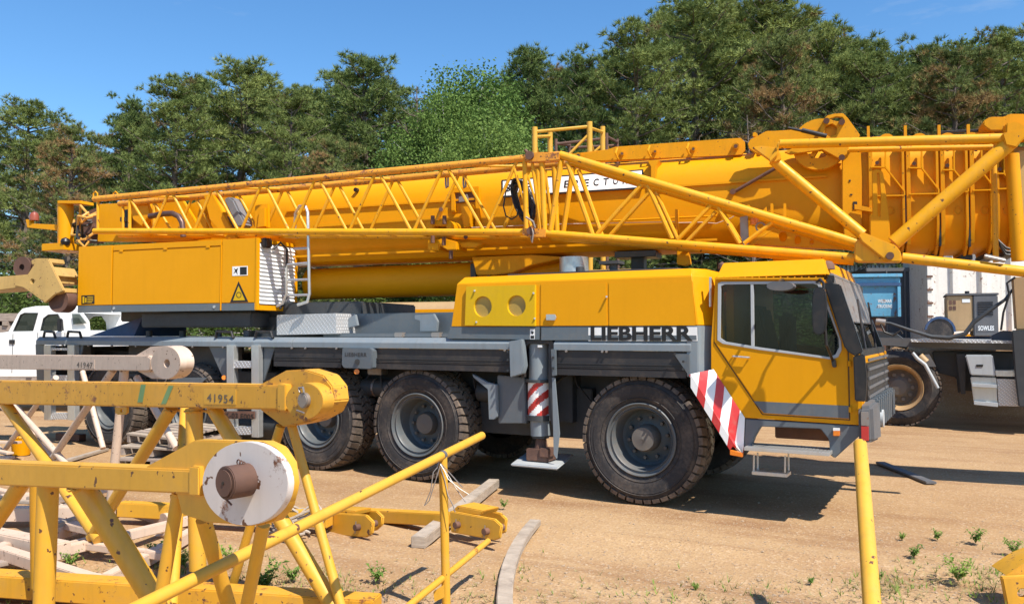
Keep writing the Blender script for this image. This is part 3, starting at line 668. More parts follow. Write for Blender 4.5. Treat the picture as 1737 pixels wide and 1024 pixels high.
# ---------------- engine hood
YH = -.04
hood = empty('engine_hood', (-.8, 0, 1.8), crane)
HZ = PY(914, 553, YH).z; HZ2 = 1.803
ht = 2.46; htop = 2.545
xl_b, xl_t, xr_b, xr_t = -2.42, -2.20, .60, .64
def hp(x, z, y=YH): return Vector((x, y, z))
def f_shell(mb):  # grey lower shell, whole footprint
    prof = [(xl_b, YH), (.695, YH), (.865, .16), (.865, 2.5), (xl_b, 2.5)]
    mb.prism([Vector((x, y, HZ2)) for x, y in prof], (0, 0, HZ-HZ2-.003))
part('hood_base', M['grey'], f_shell, hood, .006)
def lift(p, zt, dx, dy):
    return p
def f_yel(mb):
    lo = [(xl_b+.03, YH), (.69, YH), (.86, .16), (.86, 2.45), (xl_b+.03, 2.45)]; mid_ = [(xl_b+.10, YH+.02), (.625, YH+.02), (.76, .18), (.76, 2.40), (xl_b+.10, 2.40)]; up = [(xl_b+.16, YH+.10), (.60, YH+.10), (.71, .24), (.71, 2.33), (xl_b+.16, 2.33)]
    vs = [Vector((x, y, HZ)) for x, y in lo]+[Vector((x, y, ht)) for x, y in mid_]+[Vector((x, y, htop)) for x, y in up]
    fs = []
    for k in (0, 5):
        for i in range(5): j = (i+1) % 5; fs.append((k+i, k+j, k+5+j, k+5+i))
    fs += [(4, 3, 2, 1, 0), (10, 11, 12, 13, 14)]
    mb.add(vs, fs)
part('hood_shell', M['yellow'], f_yel, hood, .006)
def hx(px, py=500): return PY(px, py, YH).x
def fy(z): return YH+.02*(z-HZ)/(ht-HZ)
def hpanel(name, pts, mat, out=.008, holes=(), bev=.004, parent=hood):
    def f(mb):
        P = [PY(a, b_, YH) for a, b_ in pts]; P = [Vector((p.x, fy(p.z)-out, p.z)) for p in P]
        Hh = [[(lambda p: Vector((p.x, fy(p.z)-out, p.z)))(PY(a, b_, YH)) for a, b_ in h] for h in holes]
        mb.prism(P, (0, out-.0015, 0), Hh)
    return part(name, mat, f, parent, bev)
gr = hpanel('grille_door', [(792, 486), (909, 483), (910, 553), (791, 552)], M['grille_yellow'], .040, [circ(821, 520, 15, 17.5), circ(878, 518.5, 15.5, 17.5)])
for cx_, cy_ in ((821, 520), (878, 518.5)):
    hpanel('round_grille', circ(cx_, cy_, 16, 18.5), M['mesh'], .008, bev=0, parent=gr)
part('door_latches', M['silver'], lambda mb: [mb.tube(PY(a, b_, YH-.05), PY(a, b_, YH-.005), .012, n=8) for a, b_ in ((805, 493), (808, 546), (905, 497), (907, 540), (1029, 503))], hood, kind='stuff')
hpanel('hood_door', [(916.5, 481), (1028, 479), (1031, 552.5), (917, 552.5)], M['yellow'], .010)
hpanel('hood_panel', [(1031.5, 479), (1174, 477), (1180, 552), (1033.5, 552.5)], M['yellow'], .007)
hpanel('grey_panel', [(764, 555), (916, 555), (916, 576), (759, 574)], M['grey'], .006)
hpanel('grey_panel', [(918.5, 555), (1182, 554.5), (1183, 577), (918.5, 577)], M['grey'], .009)
part('door_handle', M['silver'], lambda mb: slabY(mb, [(926, 533), (941, 533), (943, 538), (941, 543), (926, 543)], YH-.035, .02), hood, .004)
part('seam_strip', M['black'], lambda mb: [mb.box((hx(a)-.006, YH-.006, HZ2+.01), (hx(a)+.006, YH+.01, HZ)) for a in (917,)], hood)
ln_ = part('lettering_plate', M['white'], lambda mb: slabY(mb, [(998, 555.5), (1182.5, 554.5), (1183.5, 578), (998, 578)], YH-.013, .003), hood)
p = PY(1002, 577, YH-.016); q = PY(1175, 577, YH-.016)
lettering('lettering', 'LIEBHERR', Vector((p.x, YH-.0165, PY(1000, 577.2, YH-.016).z)), (1, 0, 0), (0, 0, 1), q.x-p.x, HZ-PY(1000, 577.2, YH-.016).z-.004, M['letter_black'], ln_, .035, 1.0)
part('warning_sticker', M['white'], lambda mb: slabY(mb, [(899, 558), (907, 558), (907, 575), (899, 575)], YH-.012, .003), hood)
part('sticker_print', M['letter_black'], lambda mb: (slabY(mb, [(900, 569), (906, 569), (906, 574), (900, 574)], YH-.0135, .001), slabY(mb, [(901, 561), (906, 563), (903, 567), (901, 565)], YH-.0135, .001)), hood, kind='stuff')
# muffler and bits on hood
part('muffler', M['silver'], lambda mb: mb.tube((-1.35, 1.3, 2.5), (-1.35, 1.3, 2.85), .19, n=24), hood)
part('hood_fittings', M['frame_dark'], lambda mb: (mb.box((-1.9, .5, 2.545), (.3, 1.7, 2.60)), mb.tube((-.55, .7, 2.6), (-.55, .7, 2.70), .05), mb.box((-.7, .6, 2.68), (-.45, .8, 2.72)), mb.tube((-.95, .6, 2.6), (-.95, .6, 2.66), .05)), hood, .004, each=True)
# hood -> cab light grey front fender
def f_fl(mb):
    a = [(.57, YH-.01), (.69, YH-.01), (.865, .15), (.865, .5), (.57, .5)]
    mb.prism([Vector((x, y, 1.40)) for x, y in a], (0, 0, HZ-1.40-.004))
part('front_fender', M['deckgrey'], f_fl, bev=.006)
part('fender_gusset', M['grey'], lambda mb: slabY(mb, [(1143, 600), (1169, 600), (1170, 640)], -.075, .03), bev=.003)
part('cab_gap_panel', M['yellow'], lambda mb: mb.box((.90, .30, 1.35), (.98, 2.3, 2.50)), bev=.004)
# striped sloping mudguard
def stripe_mat(name, dvec, period, ph):
    m, t, b = nodes(name); v = objv(t); dt = t.nodes.new('ShaderNodeVectorMath'); dt.operation = 'DOT_PRODUCT'; dt.inputs[1].default_value = dvec; t.links.new(v, dt.inputs[0])
    ad = t.nodes.new('ShaderNodeMath'); ad.operation = 'MULTIPLY_ADD'; ad.inputs[1].default_value = 1/period; ad.inputs[2].default_value = ph; t.links.new(dt.outputs['Value'], ad.inputs[0])
    fr = t.nodes.new('ShaderNodeMath'); fr.operation = 'FRACT'; t.links.new(ad.outputs[0], fr.inputs[0])
    c = mixc(t, ramp(t, fr.outputs[0], [(.5, 0), (.505, 1)]), (.80, .80, .78), (.55, .035, .035)); n = tnoise(t, v, 12, 5)
    t.links.new(mixc(t, ramp(t, n, [(.55, 0), (.8, .35)]), c, (.3, .24, .18)), b.inputs['Base Color']); b.inputs['Roughness'].default_value = .4; return m
ye = -.20
e0 = PY(1171.5, 634, ye); e1 = PY(1245, 753, ye)
yb = -.035
u0 = PY(1210.5, 626, yb); u1 = PY(1263.5, 708, yb); u2 = PY(1261, 770, yb)
def f_mg(mb):
    n_ = Vector((-.02, 0, -.02))
    mb.prism([e0, PY(1195, 675, -.05), e1, PY(1245, 753, -.05)+Vector((.01, .0, -.0))], n_) if False else None
    dn = Vector((-.018, 0, -.012))
    vs = [e0, e1, u2, u1, u0]; mb.add(vs+[v_+dn for v_ in vs], [(0, 1, 2), (0, 2, 3), (0, 3, 4), (5, 7, 6), (5, 8, 7), (5, 9, 8), (0, 5, 6, 1), (1, 6, 7, 2), (2, 7, 8, 3), (3, 8, 9, 4), (4, 9, 5, 0)])
sd = (e1-e0).normalized()
dv = Vector((.87, .35, -.15))
sm = stripe_mat('red_white_stripes', dv, .17, .31)
part('striped_mudguard', sm, f_mg)
part('striped_mudguard_edge', sm, lambda mb: slabY(mb, [(1171.5, 634), (1245, 753), (1238, 763), (1171.5, 657)], ye-.001, .015))
part('mudguard_reflector', M['amber'], lambda mb: slabY(mb, [(1238, 763), (1259, 768), (1259, 775), (1238, 771)], ye-.02, .05), bev=.003)

# ---------------- cab
cab = empty('cab', (1.6, 0, 1.1), crane)
Y0, Y1 = -.03, 2.42
win = [(1222, 484), (1228, 481.5), (1380, 480), (1387, 482), (1392, 490), (1423, 575), (1424, 590), (1418, 602), (1408, 606), (1290, 590), (1230, 580), (1221, 574)]
cabo = [(1213, 473), (1396, 473), (1410, 479), (1443, 592), (1463, 604), (1463, 721), (1263.5, 708), (1206, 625), (1206, 578)]
def sidewall(y, th):
    return lambda mb: mb.prism(pyl(cabo, Y0) if y == Y0 else [Vector((p.x, y, p.z)) for p in pyl(cabo, Y0)], (0, th, 0), [[Vector((p.x, y, p.z)) for p in pyl(win, Y0)]])
part('cab_side', M['yellow'], sidewall(Y0, .04), cab, .004)
part('cab_side', M['yellow'], sidewall(Y1-.04, .04), cab)
def xz(px, py): p_ = PY(px, py, Y0); return p_.x, p_.z
def f_roof(mb):
    xa, za = xz(1215, 472); xb, zb = xz(1397, 472)
    vs = [(xa, Y0-.015, za), (xb+.03, Y0-.015, za), (xb+.03, Y1, za), (xa, Y1, za), (xa+.03, Y0+.16, za+.17), (xb-.02, Y0+.16, za+.17), (xb-.02, Y1-.16, za+.17), (xa+.03, Y1-.16, za+.17)]
    mb.hexa([Vector(v_) for v_ in vs])
part('cab_roof', M['yellow'], f_roof, cab, .01)
xa, za = xz(1213, 473)
part('cab_back', M['yellow'], lambda mb: (mb.box((xa, Y0+.05, 1.3), (xa+.04, Y1-.05, 1.62)), mb.box((xa, Y0+.05, 1.62), (xa+.04, Y0+.2, za-.01)), mb.box((xa, Y1-.2, 1.62), (xa+.04, Y1-.05, za-.01)), mb.box((xa, Y0+.2, za-.12), (xa+.04, Y1-.2, za-.01))), cab)
part('cab_floor', M['frame_dark'], lambda mb: mb.box((1.12, .03, 1.02), (2.22, Y1-.05, 1.10)), cab)
# window frame, glass, divider
def f_wf(mb):
    o_ = win; cx_ = sum(a for a, _ in o_)/len(o_); cy_ = sum(b_ for _, b_ in o_)/len(o_)
    outer = [(a+(a-cx_)*.025+(1.5 if a > cx_ else -1.5), b_+(b_-cy_)*.025+(2 if b_ > cy_ else -2)) for a, b_ in o_]
    slabY(mb, outer, Y0-.022, .02, [[(a-(1 if a > cx_ else -1), b_-(1 if b_ > cy_ else -1)) for a, b_ in o_]])
wfr = part('window', M['lightgrey'], f_wf, cab, .003)
part('window_divider', M['lightgrey'], lambda mb: slabY(mb, [(1273, 481), (1278, 481), (1279, 588), (1274, 587)], Y0-.02, .03), wfr, .002)
part('window_pane', M['glass'], lambda mb: slabY(mb, win, Y0+.012, .006), wfr)
part('window_pane', M['glass'], lambda mb: mb.prism([Vector((p_.x, Y1-.02, p_.z)) for p_ in pyl(win, Y0)], (0, .006, 0)), cab)
# door seam as narrow dark gap strips + raised door skin pieces
door = [(1213, 478), (1412, 478), (1441, 592), (1443, 711), (1293, 702), (1209.6, 580)]
def inset(poly, k):
    cx_ = sum(a for a, _ in poly)/len(poly); cy_ = sum(b_ for _, b_ in poly)/len(poly); return [(cx_+(a-cx_)*(1-k), cy_+(b_-cy_)*(1-k)) for a, b_ in poly]
dr = part('cab_door', M['yellow'], lambda mb: slabY(mb, [(1215.5, 478), (1398, 477.5), (1408, 486), (1437, 594), (1440, 710), (1295, 701), (1212.5, 580)], Y0-.012, .010, [win]), cab, .005)
part('door_seam', M['black'], lambda mb: [mb.tube(PY(*a, Y0-.001), PY(*b_, Y0-.001), .005, n=4) for a, b_ in (((1211, 580), (1293.5, 702.5)), ((1293.5, 702.5), (1441.5, 712)), ((1441.5, 712), (1439, 594)))], cab)
part('door_stripe', M['grey'], lambda mb: slabY(mb, [(1278, 680), (1439.5, 688), (1440, 709.5), (1295.5, 700)], Y0-.0155, .003), dr)
part('door_handle', M['silver'], lambda mb: mb.path([PY(1243, 604, Y0-.02), PY(1244, 604, Y0-.05), PY(1270, 606, Y0-.05), PY(1271, 606, Y0-.02)], .010, 6), dr)
# windscreen and front
wx0, wz0 = xz(1399, 473); wx1, wz1 = xz(1450, 600); wx2, wz2 = xz(1464, 604)
def f_ws(mb): mb.hexa([Vector(v_) for v_ in ((wx1, .06, wz1), (wx1+.012, .06, wz1), (wx1+.012, Y1-.06, wz1), (wx1, Y1-.06, wz1), (wx0+.02, .06, wz0-.03), (wx0+.032, .06, wz0-.03), (wx0+.032, Y1-.06, wz0-.03), (wx0+.02, Y1-.06, wz0-.03))])
ws = part('windscreen', M['glassdark'], f_ws, cab)
part('windscreen_frame', M['black'], lambda mb: (mb.beam((wx0+.03, Y0+.04, wz0), (wx1+.02, Y0+.04, wz1), .09, .05), mb.beam((wx0+.03, Y1-.05, wz0), (wx1+.02, Y1-.05, wz1), .09, .05), mb.beam((wx0+.05, 0, wz0), (wx0+.05, Y1, wz0), .06, .07), mb.beam((wx1+.02, 0, wz1), (wx1+.02, Y1, wz1), .06, .08), mb.beam((wx0+.04, 1.2, wz0), (wx1+.03, 1.2, wz1), .03, .04)), cab, .006, each=True)
part('windscreen_reflection', M['steel'], lambda mb: mb.hexa([Vector(v_) for v_ in ((wx0+.17, .02, wz0-.42), (wx0+.20, .02, wz0-.42), (wx0+.20, Y1-.2, wz0-.42), (wx0+.17, Y1-.2, wz0-.42), (wx0+.03, .02, wz0+.06), (wx0+.07, .02, wz0+.06), (wx0+.07, Y1-.2, wz0+.06), (wx0+.03, Y1-.2, wz0+.06))]), cab, .01)  # solid slanted panel whose pale colour imitates the reflection on the windscreen
part('front_panel', M['yellow'], lambda mb: mb.box((wx1-.02, Y0+.045, 1.10), (wx2-.005, Y1-.05, wz1-.03)), cab, .01)
part('wiper', M['black'], lambda mb: [mb.tube((wx1+.04, y_, wz1+.03), (wx0+.20, y_+.3, wz1+.55), .012, n=6) for y_ in (.5, 1.5)], cab, each=True)
# black air deflectors at the corner
def f_def(mb):
    mb.prism(pyl([(1396, 479), (1425, 482), (1464, 597), (1450, 604), (1438, 596), (1432, 588)], Y0-.10), (0, .07, 0))
part('corner_deflector', M['black'], f_def, cab, .012, each=True)
part('corner_deflector', M['black'], lambda mb: slabY(mb, [(1447, 603), (1466, 600), (1470, 640), (1468, 681), (1450, 680)], Y0-.09, .06), cab, .01, each=True)
# interior
part('seat', M['seat'], lambda mb: (mb.box((1.25, .35, 1.45), (1.75, .95, 1.60)), mb.hexa([Vector(v_) for v_ in ((1.22, .38, 1.55), (1.36, .38, 1.55), (1.36, .92, 1.55), (1.22, .92, 1.55), (1.12, .42, 2.15), (1.24, .42, 2.15), (1.24, .88, 2.15), (1.12, .88, 2.15))]), mb.box((1.35, .45, 1.1), (1.6, .85, 1.45))), cab, .04)
part('seat', M['seat'], lambda mb: (mb.box((1.25, 1.45, 1.45), (1.75, 2.05, 1.60)), mb.box((1.20, 1.5, 1.55), (1.32, 2.0, 2.1))), cab, .04)
part('dashboard', M['black'], lambda mb: mb.box((1.98, .08, 1.25), (2.2, 2.3, 1.72)), cab, .03)
part('steering_wheel', M['black'], lambda mb: (mb.path([Vector((1.93, .65, 1.80))+Vector((.08*math.cos(t_), .20*math.sin(t_), .18*math.cos(t_))) for t_ in np.arange(0, 6.28, .4)], .014, 6, closed=True), mb.tube((1.93, .65, 1.80), (2.05, .65, 1.6), .03)), cab)
# under-cab steps
part('step_bracket', M['grey'], lambda mb: slabY(mb, [(1264, 710), (1461, 722.5), (1461, 736), (1416, 777), (1408, 771), (1406, 745), (1392, 727), (1290, 723), (1279, 742), (1274, 756), (1262, 757)], -.03, .10), bev=.008)
part('step_back_panel', M['rust'], lambda mb: mb.box((1.35, .5, .75), (1.95, .9, 1.1)), bev=.01)
sp = empty('cab_step', PY(1335, 770, -.1), crane)
zt = PY(1335, 760, -.12).z
x0s, x1s = PY(1265, 758, -.14).x, PY(1409, 766, -.14).x
part('step_rim', M['silver'], lambda mb: (mb.box((x0s, -.22, zt-.035), (x1s, -.205, zt)), mb.box((x0s, .14, zt-.035), (x1s, .155, zt)), mb.box((x0s-.001, -.205, zt-.035), (x0s+.015, .14, zt)), mb.box((x1s-.015, -.205, zt-.035), (x1s+.001, .14, zt))), sp, .003)
for i in range(22):
    x_ = x0s+.03+i*(x1s-x0s-.06)/21
    if i == 0: slat0 = part('slat', M['silver'], lambda mb: mb.box((x_-.014, -.204, zt-.025), (x_+.014, .139, zt-.002)), sp, origin=(x_, 0, zt))
    else: child_copy(slat0, sp, (x_, 0, zt))
def f_ls(mb):
    a = PY(1279, 770, -.1); b_ = PY(1332, 772, -.1)
    for p_ in (a, b_): mb.tube(p_, p_+Vector((-.005, 0, -.17)), .010, n=6); mb.tube(p_+Vector((0, .16, 0)), p_+Vector((0, .16, -.17)), .010, n=6)
    mb.box((a.x-.02, -.12, a.z-.20), (b_.x+.02, .08, a.z-.165))
part('hanging_step', M['silver'], f_ls, sp, .004)
part('marker_lamp', M['amber'], lambda mb: slabY(mb, [(1413, 730), (1424, 730), (1424, 739), (1413, 739)], -.07, .04), bev=.004)
part('marker_lamp_top', M['white'], lambda mb: slabY(mb, [(1413, 726), (1424, 726), (1424, 730), (1413, 730)], -.068, .038))
# bumper
bz0, bz1 = .84, 1.28
bu = empty('bumper', (2.45, 1.2, .8), crane)
part('bumper_beam', M['grey'], lambda mb: (mb.box((2.235, .20, .88), (2.36, 2.3, 1.20)), [mb.box((2.30, .3+i*.22, .90), (2.385, .42+i*.22, 1.22)) for i in range(9)]), bu, .02)
part('bumper_end', M['machine_grey'], lambda mb: mb.hexa([Vector(v_) for v_ in ((2.24, -.10, .83), (2.37, -.07, .83), (2.41, .26, .83), (2.24, .26, .83), (2.24, -.10, 1.16), (2.36, -.07, 1.17), (2.39, .26, 1.22), (2.24, .26, 1.22))]), bu, .03)
def refl(mb, z0_, z1_): mb.box((2.265, -.118, z0_), (2.33, -.092, z1_))
part('white_reflector', M['steel'], lambda mb: refl(mb, .99, 1.12), bu, .003); part('red_reflector', M['red'], lambda mb: refl(mb, .85, .985), bu, .003)
part('headlamp', M['lightgrey'], lambda mb: mb.tube((2.3, .6, 1.0), (2.40, .6, 1.0), .09), bu)
# mirrors
mir = empty('mirror', PY(1389, 530, -.4), crane)
def ell(cx_, cy_, rx, ry, y, th, mb, n=18, sq=.8):
    pts = []
    for i in range(n):
        t_ = 2*math.pi*i/n; c_, s_ = math.cos(t_), math.sin(t_); pts.append(PY(cx_+rx*math.copysign(abs(c_)**sq, c_), cy_+ry*math.copysign(abs(s_)**sq, s_), y))
    mb.prism(pts, (0, th, 0))
part('mirror_housing', M['black'], lambda mb: ell(1389, 527, 12, 41, -.42, .10, mb, sq=.6), mir, .02)
part('mirror_arm', M['black'], lambda mb: mb.path([PY(1386, 478, -.05), PY(1391, 474, -.30), PY(1397, 480, -.35), PY(1398, 540, -.35), PY(1402, 585, -.33), PY(1413, 612, -.08)], .014, 8), mir)
part('arm_foot', M['black'], lambda mb: slabY(mb, [(1409, 608), (1417, 610), (1418, 623), (1412, 623)], -.10, .06), mir, .006)
mi2 = empty('mirror', PY(1322, 484, -.45), crane)
part('mirror_housing', M['machine_grey'], lambda mb: ell(1323, 485, 23, 8, -.45, .14, mb, sq=.85), mi2, .02)
part('mirror_arm', M['black'], lambda mb: mb.path([PY(1330, 474, 0), PY(1322, 477, -.25), PY(1322, 480, -.38)], .014, 6), mi2)
part('beacon_base', M['rust'], lambda mb: (mb.lathe([(0, .07), (.05, .065), (.08, .04), (.09, 0)], PY(1404, 457, .25), (0, 0, 1), 16)), cab)
part('roof_knob', M['rust'], lambda mb: (mb.lathe([(0, .045), (.05, .04), (.08, 0)], PY(1225, 456, .2), (0, 0, 1), 12)), cab)
# deck items between hood and rear box
part('deck_locker', M['chequer'], lambda mb: slabY(mb, [(469, 534), (570, 531), (571, 566), (469, 568)], .35, .6), bev=.006)
part('support_beam', M['grey'], lambda mb: (mb.box((-4.9, .75, 1.80), (-2.45, 1.0, 2.14)), mb.box((-4.9, .45, 1.802), (-2.45, .74, 1.86))), bev=.01, each=True)
part('support_beam', M['frame_dark'], lambda mb: (mb.box((-4.9, 1.8, 1.80), (-2.4, 2.1, 2.14)), mb.box((-4.8, 1.0, 1.801), (-2.4, 1.8, 1.84))), bev=.01, each=True)
part('deck_bracket', M['deckgrey'], lambda mb: (slabY(mb, [(703, 534), (735, 532), (742, 545), (740, 562), (712, 562), (712, 544), (703, 541)], .6, .05), slabY(mb, [(590, 540), (602, 533), (606, 552), (590, 556)], .6, .05)), bev=.006, each=True)
part('blue_cover', M['bluedark'], lambda mb: (mb.hexa([Vector(v_) for v_ in ((-9.75, .12, 1.81), (-8.6, .12, 1.81), (-8.6, 1.1, 1.81), (-9.75, 1.1, 1.81), (-9.7, .2, 1.83), (-8.5, .2, 2.12), (-8.5, 1.1, 2.12), (-9.7, 1.1, 1.83))])))
part('tail_lamp_bar', M['frame_dark'], lambda mb: mb.box((-10.98, .0, 1.1), (-10.7, .5, 1.64)), bev=.01)

# hoses, air tanks and valves hung along the carrier, seen between and under the skirts
rz = random.Random(21)
for x_ in (-10.1, -8.1, -5.9, -3.75, -1.9):
    part('air_tank', M['frame_dark'], lambda mb: (mb.tube((x_-.35, .42, 1.12), (x_+.3, .42, 1.12), .12, n=16),))
    part('tank_strap', M['steel'], lambda mb: mb.tube((x_-.16, .42, 1.12), (x_-.13, .42, 1.12), .125, n=16))
for k in range(14):
    x_ = -10.3+k*.72; y_ = rz.uniform(.28, .5)
    part('air_hose', M['hose'], lambda mb: mb.path([(x_, y_, 1.5), (x_+.1, y_-.05, 1.2+rz.uniform(-.1, .1)), (x_+.35, y_, 1.05+rz.uniform(-.15, .1)), (x_+.6, y_+.05, 1.35)], .016, 6))
for x_ in (-6.0, -3.85):
    part('valve_block', M['steel'], lambda mb: mb.box((x_-.12, .3, 1.3), (x_+.12, .45, 1.5)), bev=.01)
part('deck_fitting', M['steel'], lambda mb: [mb.box((x_, .4, 1.802), (x_+.14, .5, 1.87)) for x_ in (-3.6, -3.0, -2.7)], bev=.01, each=True)
for x_ in (-8.4, -7.6, -6.8, -6.2): part('deck_fitting', M['frame_dark'], lambda mb: mb.tube((x_, .25, 1.80), (x_, .25, 1.9), .05, n=12))
# rubber window seal, rivets, door hinges
part('window_seal', M['black'], lambda mb: mb.path([PY(a, b_, Y0-.012) for a, b_ in win], .009, 6, closed=True), wfr)
for a, b_ in ((1439, 612), (1440, 690)): part('door_hinge', M['yellow'], lambda mb: mb.tube(PY(a+2, b_, Y0-.02), PY(a+2, b_+9, Y0-.02), .014, n=8), cab)
part('rivets', M['yellow2'], lambda mb: [mb.tube(PY(a, b_, Y0-.016), PY(a, b_, Y0-.01), .008, n=6) for a, b_ in [(1216+k*12, 470) for k in range(15)]+[(1452, 612+k*14) for k in range(7)]], cab, kind='stuff')
part('drip_rail', M['yellow2'], lambda mb: mb.beam(PY(1213, 472.5, Y0-.02), PY(1397, 472.5, Y0-.02), .03, .02), cab)
part('rear_view_bar', M['silver'], lambda mb: mb.path([PY(1205, 520, .02), PY(1205, 470, .02)], .014, 6), cab)

part('front_grille', M['black'], lambda mb: mb.box((wx2-.004, .12, 1.18), (wx2+.02, 2.28, wz1-.10)), cab, .01)
for k in range(5): part('grille_bar', M['machine_grey'], lambda mb: mb.box((wx2+.021, .16, 1.22+k*.09), (wx2+.035, 2.24, 1.25+k*.09)), cab, .003)
# ---------------- superstructure (slewed a little against the carrier)
def sl(pts, yo): return [SF.px(a, b_, yo) for a, b_ in pts]
def slabS(mb, pts, yo, th, holes=(), mi=0): mb.prism(sl(pts, yo), SF.y*th, [sl(h, yo) for h in holes], mi)
def S(x, y, z): return SF.w(x, y, z)
NY = -1.35
part('slewing_ring', M['frame_dark'], lambda mb: (mb.tube(S(0, 0, 1.8), S(0, 0, 2.1), .85, n=40), mb.tube(S(0, 0, 1.8), S(0, 0, 1.9), 1.0, n=40)))
part('slewing_platform', M['frame_dark'], lambda mb: (mb.box((-3.3, -.75, 2.05), (1.3, .9, 2.32), SF), mb.box((-2.4, -1.2, 1.95), (-.3, -.75, 2.17), SF)), bev=.02)
ub = empty('engine_box', S(-1.8, NY, 2.2), crane)
bx0, bx1, bz0, bz1 = -3.55, -.10, 2.245, 3.235
BW = .95
part('box_body', M['yellow'], lambda mb: mb.box((bx0, NY+.01, bz0), (bx1-.02, NY+BW, bz1), SF), ub, .02)
def spanel(name, mat, x0, x1, z0, z1, out=.012, parent=ub, bev=.006):
    return part(name, mat, lambda mb: mb.box((x0, NY-out, z0), (x1, NY+.008, z1), SF), parent, bev)
sxx = lambda a, b_=480: SF.loc(SF.px(a, b_, NY))[0]
xs1, xs2 = sxx(191), sxx(376)
spanel('box_panel', M['yellow'], bx0, xs1-.008, 2.30, bz1)
spanel('box_panel', M['yellow'], xs1+.008, xs2-.008, 3.145, bz1-.002)
spanel('box_panel', M['yellow'], xs1+.008, xs2-.010, 2.30, 3.13, .009)
spanel('box_panel', M['yellow'], xs2+.010, bx1, 2.30, bz1)
spanel('corner_strip', M['yellow'], xs2-.012, xs2+.006, 2.19, bz1-.08, .022)
for a0, a1 in ((bx0, xs1-.006), (xs1+.006, xs2-.012), (xs2+.008, bx1)): spanel('grey_panel', M['grey'], a0, a1, 2.185, 2.297, .010)
part('panel_hinges', M['yellow'], lambda mb: [mb.box((x_-.035, NY-.02, 3.12), (x_+.035, NY-.008, 3.15), SF) for x_ in (xs1+.18, (xs1+xs2)/2, xs2-.25)], ub, .003, kind='stuff')
part('panel_locks', M['silver'], lambda mb: [mb.tube(S(x_, NY-.02, 2.245), S(x_, NY-.005, 2.245), .022, n=10) for x_ in (xs1+.05, xs2-.12)], ub, kind='stuff')
st = part('warning_sticker', M['white'], lambda mb: slabS(mb, [(394, 452), (420, 451), (420, 467), (394, 468)], NY-.016, .003), ub)
part('sticker_print', M['letter_black'], lambda mb: (slabS(mb, [(407, 453), (418.5, 452.6), (418.5, 465.5), (407, 466)], NY-.018, .001), slabS(mb, [(397, 455), (400, 457), (404, 454), (402, 460), (403, 466), (400, 461), (396, 464), (399, 459)], NY-.018, .001)), st)
tri = part('warning_triangle', M['letter_black'], lambda mb: slabS(mb, [(404.5, 477), (421, 512), (390, 513)], NY-.016, .003, [[(404.5, 484), (416, 509), (395, 509.5)]]), ub)
part('triangle_face', M['grille_yellow'], lambda mb: slabS(mb, [(404.5, 484), (416, 509), (395, 509.5)], NY-.014, .002), tri)
part('triangle_symbol', M['letter_black'], lambda mb: slabS(mb, circ(405, 500, 4.5, 5, 14), NY-.016, .001, [circ(405, 500, 3.5, 4, 14)]), tri)
part('data_plate', M['letter_black'], lambda mb: slabS(mb, [(138, 501), (160, 500), (160, 515), (138, 516)], NY-.016, .003), ub)
part('plate_print', M['grille_yellow'], lambda mb: [slabS(mb, [(a, b_), (a+w_, b_-.1), (a+w_, b_+h_), (a, b_+h_)], NY-.018, .001) for a, b_, w_, h_ in ((140, 503, 3, 11), (144.5, 505, 2, 8), (148, 503, 10, 1.2), (148, 506, 10, 1.2), (148, 509, 10, 1.2), (148, 512, 8, 1.2))], ub, kind='stuff')
# radiator end face with louvres
ry0, ry1 = NY+.03, NY+.80
part('radiator_frame', M['yellow'], lambda mb: (mb.box((bx1-.02, NY-.012, 2.19), (bx1+.03, NY+.045, bz1), SF), mb.box((bx1-.02, NY+BW-.07, 2.19), (bx1+.03, NY+BW, bz1), SF), mb.box((bx1-.02, NY+.045, bz1-.06), (bx1+.028, NY+BW-.07, bz1), SF), mb.box((bx1-.02, NY+.045, 2.19), (bx1+.028, NY+BW-.07, 2.27), SF)), ub, .006, each=True)
rad = part('radiator', M['lightgrey'], lambda mb: mb.box((bx1-.03, NY+.045, 2.27), (bx1-.005, NY+BW-.07, bz1-.06), SF), ub)
for i in range(15):
    z_ = 2.285+i*.0585
    if i == 0: lv0 = part('slat', M['white'], lambda mb: mb.hexa([S(*v_) for v_ in ((bx1-.004, NY+.05, z_), (bx1+.04, NY+.05, z_), (bx1+.04, NY+BW-.075, z_), (bx1-.004, NY+BW-.075, z_), (bx1-.004, NY+.05, z_+.056), (bx1+.016, NY+.05, z_+.056), (bx1+.016, NY+BW-.075, z_+.056), (bx1-.004, NY+BW-.075, z_+.056))]), rad, .002, origin=S(bx1, NY, z_))
    else: child_copy(lv0, rad, S(bx1, NY, z_))
part('work_lamp', M['black'], lambda mb: mb.box((bx1+.03, NY+.05, 3.10), (bx1+.12, NY+.22, 3.24), SF), ub, .02)
part('radiator_pipe', M['black'], lambda mb: mb.path([S(bx1+.06, NY+.3, 3.1), S(bx1+.12, NY+.4, 3.2), S(bx1+.12, NY+.55, 3.12), S(bx1+.12, NY+.55, 2.4), S(bx1+.12, NY+.4, 2.22)], .018, 8), ub)
